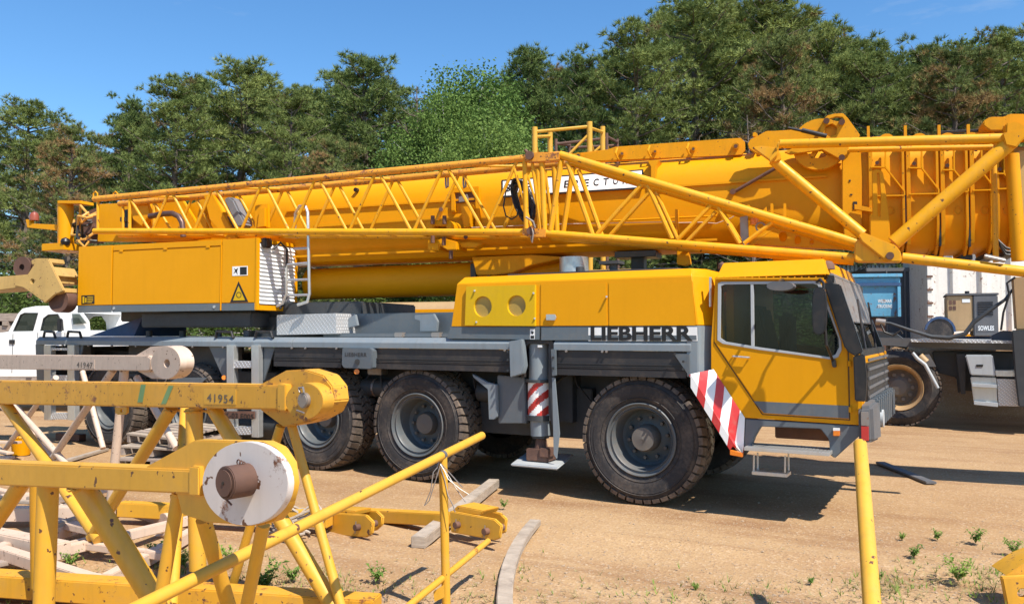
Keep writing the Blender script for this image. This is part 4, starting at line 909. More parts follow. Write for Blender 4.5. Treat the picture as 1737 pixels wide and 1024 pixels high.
# silver access ladder in front of the radiator
lad = empty('access_ladder', S(.4, NY+.1, 2.2), crane)
LY = NY+.12
part('ladder_rail', M['silver'], lambda mb: mb.path([SF.px(500, 395, LY+.35), SF.px(501, 362, LY+.3), SF.px(508, 350, LY+.2), SF.px(518, 350, LY), SF.px(522, 360, LY), SF.px(523, 400, LY), SF.px(525, 498, LY), SF.px(521, 512, LY), SF.px(505, 517, LY)], .022, 8), lad)
part('ladder_rail', M['silver'], lambda mb: mb.path([SF.px(522, 446, LY), SF.px(488, 449, LY), SF.px(486, 455, LY), SF.px(486, 498, LY), SF.px(480, 514, LY+.05), SF.px(470, 519, LY+.1)], .018, 8), lad)
for y_, xl_ in ((421, 498), (448, 498), (474, 488), (500, 488)):
    part('rung', M['silver'], lambda mb: mb.tube(SF.px(523, y_, LY), SF.px(xl_, y_+1, LY+.02), .018, n=8), lad)
# lift cylinder
part('lift_cylinder', M['yellow'], lambda mb: (mb.tube(S(-.1, 0, 2.64), S(3.02, 0, 2.66), .245, n=36), mb.tube(S(3.02, 0, 2.66), S(3.12, 0, 2.66), .27, n=36), mb.tube(S(3.1, 0, 2.66), S(4.2, 0, 2.78), .12, n=24)))
part('cylinder_hose', M['hose'], lambda mb: mb.path([S(2.9, -.22, 2.85), S(3.1, -.32, 2.85), S(3.12, -.32, 2.6), S(3.0, -.28, 2.45)], .03, 8))
# rear frame plates
part('turntable_plate', M['yellow'], lambda mb: (slabS(mb, [(168, 346), (225, 344), (310, 340), (330, 372), (345, 405), (300, 410), (165, 410)], -.55, .06), mb.box((-3.2, .4, 3.2), (-1.0, .46, 4.0), SF)), bev=.008, each=True)
part('frame_plate', M['yellow'], lambda mb: slabS(mb, [(217, 340), (250, 338), (254, 362), (240, 384), (225, 372)], -.75, .12), bev=.01, each=True)
part('frame_plate', M['yellow'], lambda mb: slabS(mb, [(345, 330), (362, 330), (402, 405), (384, 406), (355, 372)], -.85, .10), bev=.01, each=True)
part('frame_plate', M['yellow'], lambda mb: slabS(mb, [(338, 352), (350, 350), (352, 404), (324, 405)], -.75, .10), bev=.01, each=True)
part('frame_plate', M['yellow'], lambda mb: (slabS(mb, [(432, 348), (454, 346), (455, 386), (432, 388)], -.85, .05), slabS(mb, [(440, 352), (449, 352), (449, 384), (436, 386)], -.90, .05)), bev=.006, each=True)
part('rear_deck', M['frame_dark'], lambda mb: mb.box((-3.3, -.5, 3.0), (-.3, .4, 3.26), SF), bev=.01)
part('exhaust_pipe', M['brown_exhaust'], lambda mb: mb.path([SF.px(254, 367, -.9), SF.px(275, 363, -.9), SF.px(292, 362, -.9), SF.px(303, 367, -.9), SF.px(309, 378, -.9), SF.px(311, 402, -.9)], .045, 12))
part('canister', M['canister'], lambda mb: mb.prism(sl([(378, 337), (388, 333), (396, 338), (415, 378), (413, 384), (404, 386), (399, 382)], -.95), SF.y*.22), bev=.03)
part('canister_strap', M['rust'], lambda mb: slabS(mb, [(366, 352), (371, 351), (400, 384), (394, 387)], -.80, .04))
# rear winch post with hoses
part('rear_post', M['yellow'], lambda mb: (mb.tube(SF.px(112, 420, -.6), SF.px(111, 346, -.6), .13, n=24), mb.box(tuple(v_ for v_ in (SF.loc(SF.px(92, 424, -.6))[0], -.85, SF.loc(SF.px(92, 424, -.6))[2]-.04)), tuple(v_ for v_ in (SF.loc(SF.px(130, 424, -.6))[0], -.35, SF.loc(SF.px(92, 414, -.6))[2]-.02)), SF), slabS(mb, [(91, 413), (97, 412), (97, 424), (91, 425)], -.75, .3)), bev=.008)
part('post_cap', M['yellow'], lambda mb: slabS(mb, [(97, 340), (136, 340), (136, 345.5), (97, 345)], -.75, .28), bev=.006)
part('beacon_arm', M['yellow'], lambda mb: slabS(mb, [(43, 372), (51, 372), (52, 379), (97, 381), (97, 391), (46, 386)], -.6, .08), bev=.006)
part('beacon', M['beacon'], lambda mb: mb.lathe([(0, .075), (.08, .078), (.13, .06), (.16, 0)], SF.px(58, 374, -.56), (0, 0, 1), 20))
part('ball_knob', M['black'], lambda mb: mb.lathe([(-.08, 0), (-.05, .06), (0, .08), (.05, .06), (.08, 0)], SF.px(111, 410, -.8), (0, 0, 1), 16))
rh = random.Random(5)
for k in range(11):
    a = (rh.uniform(126, 140), rh.uniform(362, 412)); b_ = (rh.uniform(150, 168), rh.uniform(358, 412)); yy = rh.uniform(-.95, -.55)
    part('hydraulic_hose', M['hose_yellow'] if k % 3 else M['hose'], lambda mb: mb.path([SF.px(*a, yy), SF.px(a[0]-2+rh.uniform(-4, 4), (a[1]+b_[1])/2+rh.uniform(-14, 14), yy-.08), SF.px((a[0]+b_[0])/2, b_[1]+rh.uniform(-12, 12), yy-.1), SF.px(*b_, yy)], .022, 7))
part('hose_manifold', M['rust'], lambda mb: (slabS(mb, [(128, 366), (168, 350), (168, 412), (128, 412)], -.35, .12), slabS(mb, [(136, 378), (158, 378), (158, 396), (136, 398)], -.6, .2)), bev=.01, each=True)
part('valve_box', M['black'], lambda mb: (slabS(mb, [(206, 356), (217, 355), (217, 385), (206, 385)], -.72, .1), slabS(mb, [(203, 368), (214, 368), (214, 376), (203, 376)], -.78, .05)), bev=.008, each=True)
part('lifting_eye', M['yellow'], lambda mb: [mb.path([SF.px(a-3.5, 337, -1.2), SF.px(a-3.5, 328, -1.2), SF.px(a, 325, -1.2), SF.px(a+3.5, 328, -1.2), SF.px(a+3.5, 337, -1.2)], .012, 6) for a in (162, 196)], each=True)

# ---------------- telescopic boom
bo = empty('boom', S(-1.2, 0, 3), crane)
def sect(mb, x0, x1, hw, z0, z1, round_=False):
    """rounded-bottom box section"""
    pr = ([(-hw*.35, z1), (-hw*.60, z1-.05), (-hw*.85, z1-.16), (-hw*.97, z1-.30), (-hw, z1-.42), (-hw, z0+.38)] if round_ else [(-hw*.62, z1), (-hw*.80, z1-.02), (-hw*.93, z1-.09), (-hw, z1-.20), (-hw, z0+.38)])+[(-hw*.97, z0+.26), (-hw*.86, z0+.12), (-hw*.66, z0+.03), (-hw*.35, z0)]
    pr = pr+[(-a, b_) for a, b_ in reversed(pr)]
    mb.prism([S(x0, a, b_) for a, b_ in pr], SF.x*(x1-x0))
HW = .50
part('boom_base', M['yellow'], lambda mb: sect(mb, -1.25, 7.92, HW, 2.93, 4.17, True), bo, smooth=30)
part('boom_foot', M['yellow'], lambda mb: (mb.prism([S(-2.9, -.42, 3.35), S(-1.3, -.42, 3.0), S(-1.24, -.42, 4.1), S(-1.7, -.42, 4.12), S(-3.0, -.42, 3.75)], SF.y*.84)), bo, .02)
def zr(x): return 3.80
part('weld_rail', M['yellow'], lambda mb: (mb.box((-.2, -HW-.03, 3.73), (3.0, -HW-.003, 3.755), SF), mb.box((3.5, -HW-.03, 3.73), (5.2, -HW-.003, 3.755), SF), mb.box((5.5, -HW-.03, 3.73), (7.6, -HW-.003, 3.755), SF)), bo, each=True)
part('lower_flange', M['yellow'], lambda mb: (mb.box((.3, -HW-.012, 3.47), (3.0, -HW-.003, 3.52), SF), mb.box((-1.0, -HW-.02, 3.02), (6.3, -HW-.0, 3.05), SF)), bo, each=True)
part('cable_duct', M['yellow'], lambda mb: mb.tube(S(3.4, -HW-.03, 3.34), S(6.3, -HW-.03, 3.33), .012, n=6), bo)
part('oil_port', M['letter_black'], lambda mb: mb.tube(S(1.02, -HW-.012, 4.0), S(1.02, -HW+.05, 4.0), .032, n=14), bo)
# window bracket near 790,350
part('boom_window', M['yellow'], lambda mb: slabS(mb, [(765, 319), (812, 316), (814, 345), (814, 392), (806, 392), (806, 325), (771, 327), (772, 360), (765, 361)], -HW-.05, .05), bo, .006)
part('window_recess', M['rust'], lambda mb: (slabS(mb, [(772, 328), (806, 325), (806, 342), (772, 345)], -HW-.02, .018),), bo)
part('recess_fitting', M['steel'], lambda mb: slabS(mb, [(778, 334), (792, 329), (794, 341), (778, 343)], -HW-.06, .04), bo, .004)
part('guide_block', M['yellow'], lambda mb: slabS(mb, [(780, 347), (796, 344), (800, 350), (797, 386), (786, 388)], -HW-.16, .13), bo, .015, each=True)
part('jib_carrier', M['yellow'], lambda mb: (slabS(mb, [(722, 378), (728, 374), (762, 374), (767, 379), (767, 388), (757, 388), (757, 383), (735, 383), (735, 389), (722, 389)], -1.0, .3), slabS(mb, [(725, 405), (757, 405), (775, 410), (775, 424), (758, 424), (745, 416), (745, 424), (725, 424)], -1.0, .35), slabS(mb, [(776, 411), (798, 410), (818, 413), (806, 420), (782, 420)], -.9, .2)), bo, .012, each=True)
part('carrier_bolts', M['rust'], lambda mb: ([mb.tube(SF.px(a, b_, -1.05), SF.px(a, b_+14, -1.05), .028, n=8) for a, b_ in ((734, 366), (754, 366), (753, 402), (734, 398), (765, 425))], [mb.tube(SF.px(a, b_, -.9), SF.px(a, b_, -.5), .03, n=8) for a, b_ in ((748, 355), (755, 392), (790, 402))]), bo, kind='stuff')
part('shackle', M['steel'], lambda mb: [mb.path([SF.px(a, 298, -.75), SF.px(a+1.5, 296, -.75), SF.px(a+4, 297, -.75), SF.px(a+4, 317, -.75), SF.px(a+1, 319, -.75), SF.px(a, 312, -.75)], .014, 6, closed=True) for a in (756, 786)], bo, each=True)
# sign, following the slope of the boom's shoulder
SU = (SF.y*.379+Vector((0, 0, 1))).normalized(); SN = SF.x.cross(SU).normalized(); SO = S(0, -.535, 3.77)
def SP(px, py, out=0.0):
    d = ray(px, py); return CAM+d*((SO-CAM).dot(SN)/d.dot(SN))+SN*out
sg = part('sign_board', M['white'], lambda mb: mb.prism([SP(853, 307.5), SP(1088.5, 289.5), SP(1089, 317), SP(853, 332)], SN*-.012), bo)
part('sign_border', M['letter_black'], lambda mb: mb.prism([SP(850.5, 305, -.003), SP(1091, 287, -.003), SP(1091.5, 319.4, -.003), SP(850.5, 334.6, -.003)], SN*-.010), bo)
name = 'STEEL ERECTORS'
for i, ch in enumerate(name):
    if ch == ' ': continue
    px_ = 861+i*16.6; yb_ = 324-(px_-853)*.067
    p_ = SP(px_-4.2, yb_+2.2, .003); q_ = SP(px_+4.6, yb_+2.2, .003); w_ = (q_-p_).length; h_ = .118-.00006*(px_-861)
    lettering('letter', ch, p_, SF.x, SU, w_, h_, M['letter_black'], sg, .02)
# pivot gusset below boom
part('cylinder_gusset', M['yellow'], lambda mb: slabS(mb, [(800, 436), (903, 432), (960, 436), (900, 450), (868, 462), (838, 466), (808, 466)], -.38, .76), bo, .01)
part('gusset_pin', M['frame_dark'], lambda mb: slabS(mb, [(798, 447), (806, 447), (808, 492), (798, 492)], -.3, .3), bo)
# hose coil
def f_coil(mb):
    rc = random.Random(3); c = SF.px(887, 341, -1.05)
    for k in range(15):
        rx, rz = rc.uniform(.10, .15), rc.uniform(.20, .29); ph = rc.uniform(0, 6); oy = rc.uniform(-.05, .05); tl = -.35+rc.uniform(-.1, .1)
        pts = []
        for i in range(22):
            t_ = 6.283*i/22; a_, b_ = rx*math.cos(t_), rz*math.sin(t_); pts.append(c+SF.x*(a_*math.cos(tl)-b_*math.sin(tl)*-.6+rc.uniform(-.004, .004))+Vector((0, 0, b_-a_*.45))+SF.y*(oy+.03*math.sin(t_*2+ph)))
        mb.path(pts, .016, 6, closed=True)
    mb.path([SF.px(868, 312, -1.05), SF.px(858, 325, -1.05), SF.px(854, 350, -1.05), SF.px(858, 366, -1.05), SF.px(868, 372, -1.05), SF.px(877, 366, -1.05), SF.px(880, 345, -1.05)], .010, 6)
# top pendant bars
def spine(pts, yo, th): return lambda mb: slabS(mb, pts, yo, th)
part('pendant_bar', M['yellow2'], spine([(905, 269), (925, 262), (950, 258), (962, 259), (985, 263), (1003, 260), (1030, 254), (1044, 249), (1240, 235), (1256, 234), (1263, 240), (1264, 255), (1258, 262), (1240, 263.5), (1003, 273), (905, 280)], -.35, .05), bo, .006, each=True)
part('pendant_bar', M['yellow2'], spine([(960, 262), (1044, 252), (1240, 240), (1255, 242), (1255, 262), (1003, 276), (960, 280)], .25, .05), bo, .006, each=True)
part('bar_support', M['yellow'], lambda mb: (slabS(mb, [(1098, 272), (1118, 272), (1112, 283), (1112, 305), (1104, 305), (1104, 283)], -.56, .2), [mb.path([SF.px(a, b_, -.4), SF.px(a-3, b_+9, -.45), SF.px(a+1, b_+18, -.42), SF.px(a+5, b_+20, -.4)], .014, 6) for a, b_ in ((1047, 251), (1102, 247), (1168, 243))]), bo, .004, each=True)
pins = [(981, 264, 7), (1055, 260.5, 5), (1111, 257, 4.5), (1176, 252.5, 5), (1248, 248, 7), (1282, 245, 8), (1306, 228, 5)]
part('bar_pins', M['yellow2'], lambda mb: [mb.tube(SF.px(a, b_, -.42), SF.px(a, b_, .3), r_*.0062, n=14) for a, b_, r_ in pins], bo, each=True)
part('pin_heads', M['rust'], lambda mb: [mb.tube(SF.px(a, b_, -.44), SF.px(a, b_, -.42), r_*.0035, n=10) for a, b_, r_ in pins], bo, each=True)
part('link_plate', M['yellow2'], spine([(1268, 244), (1273, 236), (1284, 231), (1300, 222), (1312, 222), (1330, 221), (1400, 216), (1450, 225), (1458, 232), (1440, 242), (1322, 248), (1318, 262), (1300, 265), (1282, 260), (1270, 252)], -.68, .07), bo, .008)
part('link_knob', M['yellow'], lambda mb: slabS(mb, [(1277, 231), (1277, 226), (1280, 224), (1284, 226), (1285, 231)], -.4, .06), bo)
# head sheave
sh = empty('head_sheave', SF.px(1390, 246, -.6), bo)
shc = SF.px(1390, 246, -.62); rs_ = (SF.px(1390, 246, -.62)-SF.px(1390, 289, -.62)).length
part('sheave_wheel', M['yellow2'], lambda mb: mb.lathe([(-.05, rs_*.55), (-.05, rs_*.9), (-.05, rs_), (-.02, rs_), (0, rs_*.9), (.02, rs_), (.05, rs_), (.05, rs_*.88), (.05, rs_*.55)], shc, SF.y, 48), sh)
part('sheave_web', M['yellow2'], lambda mb: (mb.tube(shc-SF.y*.045, shc+SF.y*.045, rs_*.24, n=24), [mb.beam(shc+(SF.x*math.cos(t_)+Vector((0, 0, math.sin(t_))))*rs_*.15, shc+(SF.x*math.cos(t_)+Vector((0, 0, math.sin(t_))))*rs_*.62, .05, .10, up=SF.y) for t_ in np.arange(.4, 6.6, 1.256)]), sh, .005, each=True)
part('sheave_bracket', M['yellow2'], lambda mb: slabS(mb, [(1395, 205), (1403, 196), (1415, 193), (1430, 192), (1438, 200), (1459, 229), (1455, 236), (1440, 246), (1436, 262), (1425, 270), (1410, 262), (1395, 254), (1340, 262), (1330, 258), (1360, 244), (1385, 240)], -.74, .05, [[(1407, 202), (1418, 198), (1429, 199), (1432, 204), (1420, 206)], [(1400, 214), (1412, 210), (1420, 216), (1418, 228), (1408, 232), (1398, 226)]]), sh, .006)
part('bracket_pins', M['rust'], lambda mb: [mb.tube(SF.px(a, b_, -.80), SF.px(a, b_, -.5), .035, n=12) for a, b_ in ((1428, 207), (1428, 267), (1402, 205))], sh, each=True)
part('damper_rod', M['black'], lambda mb: (mb.tube(SF.px(1337, 217, -.85), SF.px(1402, 231, -.85), .016, n=8), mb.tube(SF.px(1360, 221, -.85), SF.px(1402, 231, -.85), .028, n=10)), sh)
part('damper_rod', M['rust'], lambda mb: (mb.tube(SF.px(1318, 284, -.65), SF.px(1246, 325, -.58), .022, n=8), mb.tube(SF.px(1243, 325, -.62), SF.px(1243, 325, -.5), .035, n=12)), bo)
# base-section end collar
part('end_collar', M['yellow'], lambda mb: (slabS(mb, [(1428, 258), (1434, 255), (1460, 253), (1462, 300), (1462, 388), (1452, 408), (1432, 412), (1428, 350)], -.66, .10),), bo, .01)
part('collar_fittings', M['letter_black'], lambda mb: [slabS(mb, [(a, b_), (a+w_, b_), (a+w_, b_+h_), (a, b_+h_)], -.668, .006) for a, b_, w_, h_ in ((1440, 305, 3, 3), (1442, 329, 4, 2), (1447, 342, 7, 13))], bo, kind='stuff')
part('collar_strap', M['yellow2'], lambda mb: slabS(mb, [(1449, 346), (1480, 353), (1480, 360), (1449, 355)], -.74, .05), bo, .004)
# telescoping section collars
vx = [1475, 1539, 1597, 1647, 1689, 1722]
topy = [250, 250, 250, 250, 250, 250]
boty = [421, 426, 427, 424, 420, 414]
YC = [-.66, -.64, -.62, -.60, -.58]
for i in range(5):
    a, c_ = vx[i], vx[i+1]; w_ = c_-a; yo = YC[i]
    cl = empty('boom_section', SF.px(a, 400, yo), bo)
    xa_, _, zb_ = SF.loc(SF.px(a, boty[i], yo)); xb_ = SF.loc(SF.px(c_, 400, yo))[0]; zt_ = SF.loc(SF.px(a, 240, yo))[2]
    hw = abs(yo)-.04
    part('section_body', M['yellow'], lambda mb: sect(mb, xa_-.1, xb_+.02, hw, zb_+.02, zt_), cl, smooth=30)
    def fl(mb):
        hh = hw+.075; pr = [(-hh, zt_+.02), (-hh, zb_+.30), (-hh*.9, zb_+.08), (-hh*.6, zb_-.03), (0, zb_-.05)]; pr += [(-q0, q1) for q0, q1 in reversed(pr[:-1])]
        mb.prism([S(xa_+.0, *q) for q in pr], SF.x*.045)
        mb.prism([S(xb_-.05, *q) for q in pr], SF.x*.03)
    part('collar_flange', M['yellow2'], fl, cl, .005, each=True)
    part('wear_pad', M['letter_black'], lambda mb: (mb.box((xb_-.022, -hw-.03, zb_+.05), (xb_+.0, -hw+.05, zt_-.65), SF), mb.box((xb_-.07, -.35, zb_-.075), (xb_+.05, .35, zb_-.02), SF)), cl, each=True)
    t1 = a+w_*.42; sy_ = [365/3.2+170, 369/3.2+170, 380/3.2+170, 388/3.2+170, 400/3.2+170][i]; s2 = [518, 508, 497, 488, 480][i]/3.2+170
    rib = [((a+2, sy_), (t1, sy_)), ((t1, 252), (t1, sy_)), ((t1, sy_), (c_-5, s2-7)), ((c_-5, s2-7), (c_-5, s2)), ((c_-5, s2), (a+3, s2+1))]
    for k, (p0, p1) in enumerate(rib):
        part('rib', M['yellow'], lambda mb: mb.beam(SF.px(*p0, yo-.02), SF.px(*p1, yo-.02), .06, .014, up=Vector((0, 0, 1)) if abs(p0[0]-p1[0]) > 1 else SF.x), cl)
    part('section_bolts', M['rust'], lambda mb: [mb.tube(SF.px(q0, q1, yo-.05), SF.px(q0, q1, yo), .022, n=10) for q0, q1 in ((a+w_*.2, 254), (a+w_*.2, sy_-8))], cl, kind='stuff')
    part('port_ring', M['yellow2'], lambda mb: mb.path([SF.px(c_-.45*w_+6*math.cos(t_), 357+6.5*math.sin(t_), yo-.0+.035) for t_ in np.arange(0, 6.28, .45)], .006, 5, closed=True), cl)
    part('top_rail', M['yellow2'], lambda mb: (mb.box((xa_, -.5, zt_+.01), (xa_+.03, -.45, zt_+.22), SF), mb.lathe([(-.03, 0), (-.03, .09), (.03, .09), (.03, 0)], S(xa_-.18, -.3, zt_+.09), SF.y, 16)), cl, each=True)
xe = SF.loc(SF.px(1722, 400, -.5))[0]
part('boom_head', M['beige'], lambda mb: (sect(mb, xe-.4, xe+2.9, .46, 2.98, 3.98), slabS(mb, [(1722, 258), (1737, 255), (1760, 255), (1760, 380), (1730, 392)], -.55, .06)), bo, .01)
part('boom_head_top', M['yellow2'], lambda mb: (slabS(mb, [(1668, 205), (1680, 198), (1704, 198), (1712, 193), (1735, 193), (1770, 200), (1770, 222), (1680, 222), (1668, 213)], -.55, .5), slabS(mb, [(1707, 208), (1722, 205), (1745, 214), (1770, 216), (1770, 235), (1706, 236)], -.75, .2)), bo, .012, each=True)
part('head_cables', M['hose'], lambda mb: [mb.tube(SF.px(1595, 224+k*2, -.2), SF.px(1690, 219+k*2, -.2), .012, n=6) for k in (0, 1)]+[mb.path([SF.px(1690, 405, -.9), SF.px(1706, 420+k*6, -.92), SF.px(1722, 425+k*4, -.9), SF.px(1740, 415+k*9, -.9)], .014, 6) for k in range(3)], bo, each=True)
part('slotted_bracket', M['yellow'], lambda mb: slabS(mb, [(1479, 290), (1486, 287), (1493, 288), (1498, 293), (1508, 365), (1511, 412), (1476, 408), (1476, 366), (1480, 365)], -.98, .05, [[(1488, 293), (1491, 293), (1494, 330), (1493, 368), (1489, 366)]]), bo, .006)
part('holed_bracket', M['yellow'], lambda mb: slabS(mb, [(1262, 392), (1300, 350), (1302, 382), (1400, 398), (1445, 412), (1446, 424), (1300, 416), (1270, 412)], -.80, .05, [circ(1328, 401, 7, 9, 14), circ(1353, 407, 5.5, 8, 14), circ(1377, 410, 3.5, 5, 12)]), bo, .005)
part('mount_plate', M['yellow'], lambda mb: (slabS(mb, [(1307, 345), (1311, 345), (1311, 372), (1307, 370)], -.7, .1), slabS(mb, [(1329, 345), (1333, 345), (1333, 372), (1329, 370)], -.7, .1), slabS(mb, [(1268, 347), (1271, 347), (1271, 362), (1268, 362)], -.7, .15)), bo, each=True)
part('lamp_cluster', M['amber'], lambda mb: mb.tube(SF.px(1280, 381, -1.0), SF.px(1280, 370, -1.0), .05, n=12), bo)
part('lamp_clamp', M['steel'], lambda mb: (slabS(mb, [(1255, 368), (1268, 366), (1270, 414), (1262, 418), (1256, 400)], -1.0, .08), mb.path([SF.px(1290, 385, -1.05)+(SF.x*math.cos(t_)+Vector((0, 0, math.sin(t_))))*.05 for t_ in np.arange(0, 6.2, .5)], .012, 6, closed=True)), bo, .004, each=True)
part('boom_rest', M['yellow'], lambda mb: (slabS(mb, [(1148, 424), (1168, 424), (1171, 448), (1160, 450), (1148, 448)], -.7, .12), slabS(mb, [(1311, 431), (1332, 431), (1336, 440), (1330, 447), (1316, 447), (1311, 441)], -.7, .12)), bo, .006, each=True)
part('rest_post', M['black'], lambda mb: (mb.box((5.15, -.3, 2.50), (5.32, -.1, 2.92), SF), mb.box((4.95, -.4, 2.86), (5.5, 0, 2.94), SF), mb.box((5.6, -.2, 2.5), (6.6, .3, 2.62), SF), mb.tube(S(6.35, -.5, 2.55), S(6.35, -.5, 2.75), .06)), bo, .006, each=True)
part('bracket_under_boom', M['yellow2'], lambda mb: slabS(mb, [(1145, 355), (1149, 355), (1149, 400), (1145, 400)], -.7, .12), bo)
part('loose_wire', M['cream'], lambda mb: (mb.path([SF.px(1150, 378, -.60), SF.px(1190, 377, -.60), SF.px(1215, 379, -.62), SF.px(1240, 370, -.65), SF.px(1262, 355, -.65)], .006, 5), mb.path([SF.px(800, 386, -.60), SF.px(950, 380, -.60), SF.px(1150, 376, -.60)], .006, 5)), bo, each=True)

# ---------------- folded lattice jib
jb = empty('lattice_jib', S(-3.3, NY, 3.3), crane)
JN = -1.28; JD = .50
def J(px, py, d=0.0): return SF.px(px, py, JN)+SF.y*d
def topy_(x): return 337-(x-165)*.0955
for d in (0.0, JD):
    part('top_chord', M['jib_rusty'], lambda mb: (mb.tube(J(160, 338, d), J(951, topy_(951)+1, d), .048, n=14)), jb)
    part('bottom_chord', M['jib_yellow'], lambda mb: (mb.tube(J(160, 392, d), J(893, 394, d), .046, n=14)), jb)
    U = [216, 289, 363, 447, 538, 640, 755, 881]; Lw = [256, 327, 406, 492, 590, 699, 822]
    for i in range(7):
        part('brace', M['jib_yellow'], lambda mb: mb.tube(J(U[i]+3, topy_(U[i])+2, d), J(Lw[i]-2, 391, d), .022, n=8), jb)
        part('brace', M['jib_yellow'], lambda mb: mb.tube(J(Lw[i]+3, 391, d), J(U[i+1]-3, topy_(U[i+1])+2, d), .022, n=8), jb)
    part('brace', M['jib_yellow'], lambda mb: mb.tube(J(166, 340, d), J(166, 391, d), .022, n=8), jb)
    part('brace', M['jib_yellow'], lambda mb: mb.tube(J(220, 338, d), J(220, 391, d), .026, n=8), jb)
    # second part of the jib, pinned on, tapering down to the right
    part('bottom_chord', M['jib_yellow'], lambda mb: mb.tube(J(915, 395, d), J(1450, 437, d), .047, n=14), jb)
    part('top_chord', M['jib_yellow'], lambda mb: mb.tube(J(950, 263, d), J(1452, 412, d), .053, n=16), jb)
    part('post', M['jib_yellow'], lambda mb: mb.tube(J(890, 272, d), J(893, 391, d), .034, n=10), jb)
    part('post', M['jib_yellow'], lambda mb: mb.tube(J(919, 268, d), J(924, 391, d), .038, n=10), jb)
    for (a, b_, r_) in (((952, 272), (934, 391), .036), ((962, 276), (1005, 397), .030), ((1013, 397), (1088, 314), .028), ((1098, 314), (1140, 405), .027), ((1150, 406), (1205, 349), .026), ((1218, 352), (1255, 413), .026), ((1262, 413), (1310, 377), .024), ((903, 277), (918, 391), .022), ((871, 281), (903, 391), .018)):
        part('brace', M['jib_yellow'], lambda mb: mb.tube(J(*a, d), J(*b_, d), r_, n=8), jb)
for (a, b_) in (((216, 333), (289, 326)), ((363, 319), (447, 311)), ((540, 302), (640, 293)), ((755, 281), (881, 270))):
    part('cross_brace', M['jib_yellow'], lambda mb: mb.tube(J(*a, 0), J(*b_, JD), .018, n=8), jb)
for x_ in (216, 327, 447, 590, 699, 822, 1013, 1140): part('cross_brace', M['jib_yellow'], lambda mb: mb.tube(J(x_, 393 if x_ < 900 else 394+(x_-905)*.08, 0), J(x_, 393 if x_ < 900 else 394+(x_-905)*.08, JD), .018, n=8), jb)
part('bottom_lattice', M['jib_yellow'], lambda mb: [mb.tube(J(x_, 393, 0), J(x_+50, 393, JD), .014, n=6) for x_ in range(200, 880, 100)], jb, kind='stuff')
part('hinge_pins', M['rust'], lambda mb: (mb.tube(J(902, 266, -.10), J(902, 266, .1), .055, n=16), mb.tube(J(904, 393, -.10), J(904, 393, .1), .05, n=14), mb.tube(J(899, 262, -.05), J(893, 256, -.05), .02)), jb, each=True)
part('hinge_lug', M['jib_rusty'], lambda mb: (slabS(mb, [(888, 262), (912, 258), (930, 258), (950, 259), (948, 272), (912, 275), (890, 274)], JN-.06, .12), slabS(mb, [(886, 387), (897, 387), (912, 388), (925, 389), (925, 402), (897, 402), (886, 398)], JN-.06, .12)), jb, .01, each=True)
part('pin_clip', M['steel'], lambda mb: (mb.path([J(906, 385, -.1), J(910, 398, -.12), J(907, 412, -.1), J(905, 402, -.1)], .012, 6), mb.path([J(897, 370, -.1), J(910, 378, -.12), J(912, 388, -.1)], .014, 6)), jb, each=True)
mbc = MB(); f_coil(mbc); mbc.build('hose_coil', M['hose'], jb)
# A-frame end
part('frame_tube', M['jib_yellow'], lambda mb: mb.tube(J(1322, 243, .05), J(1706, 233, .05), .053, n=16), jb)
part('frame_tube', M['jib_yellow'], lambda mb: mb.tube(J(1440, 248, .2), J(1690, 243, .2), .03, n=14), jb)
part('frame_tube', M['jib_yellow'], lambda mb: mb.tube(J(1311, 270, .05), J(1463, 398, .0), .062, n=16), jb)
part('frame_tube', M['jib_yellow'], lambda mb: mb.tube(J(1516, 412, .0), J(1718, 238, .05), .078, n=18), jb)
part('frame_tube', M['jib_yellow'], lambda mb: mb.tube(J(1530, 437, .0), J(1800, 468, .0), .056, n=16), jb)
part('frame_tube', M['jib_yellow'], lambda mb: mb.tube(J(1696, 262, .35), J(1700, 440, .35), .03, n=12), jb)
part('frame_tube', M['yellow2'], lambda mb: (mb.tube(J(1723, 255, .2), J(1735, 440, .2), .07, n=12)), jb)
part('apex_gusset', M['jib_yellow'], lambda mb: (slabS(mb, [(1450, 412), (1457, 404), (1478, 410), (1530, 432), (1530, 444), (1455, 444), (1449, 440)], JN-.09, .18),), jb, .012)
part('apex_strap', M['jib_yellow'], lambda mb: slabS(mb, [(1456, 400), (1463, 393), (1520, 416), (1529, 428), (1529, 444), (1513, 444), (1500, 440), (1462, 410)], JN-.14, .05), jb, .012)
part('apex_pin', M['rust'], lambda mb: mb.tube(J(1508, 436, -.18), J(1508, 436, .1), .040, n=16), jb)
part('corner_gusset', M['jib_yellow'], lambda mb: (slabS(mb, [(1275, 250), (1290, 247), (1318, 250), (1324, 262), (1325, 270), (1314, 276), (1303, 270)], JN-.05, .10), slabS(mb, [(1324, 236), (1318, 243), (1320, 262), (1310, 272), (1306, 276), (1303, 268), (1316, 256)], JN-.1, .05)), jb, .01, each=True)
part('corner_gusset', M['yellow2'], lambda mb: slabS(mb, [(1700, 226), (1740, 218), (1740, 232), (1724, 250), (1706, 246)], JN-.05, .12), jb, .01, each=True)
part('end_bar', M['steel'], lambda mb: (mb.tube(J(1668, 435, -.05), J(1704, 443, -.05), .025, n=10)), jb, .01)
# ================================================================ BACKGROUND
def tpart(t_, name, mat, fn, bev=0, **kw): return part(name, mat, fn, t_, bev, **kw)
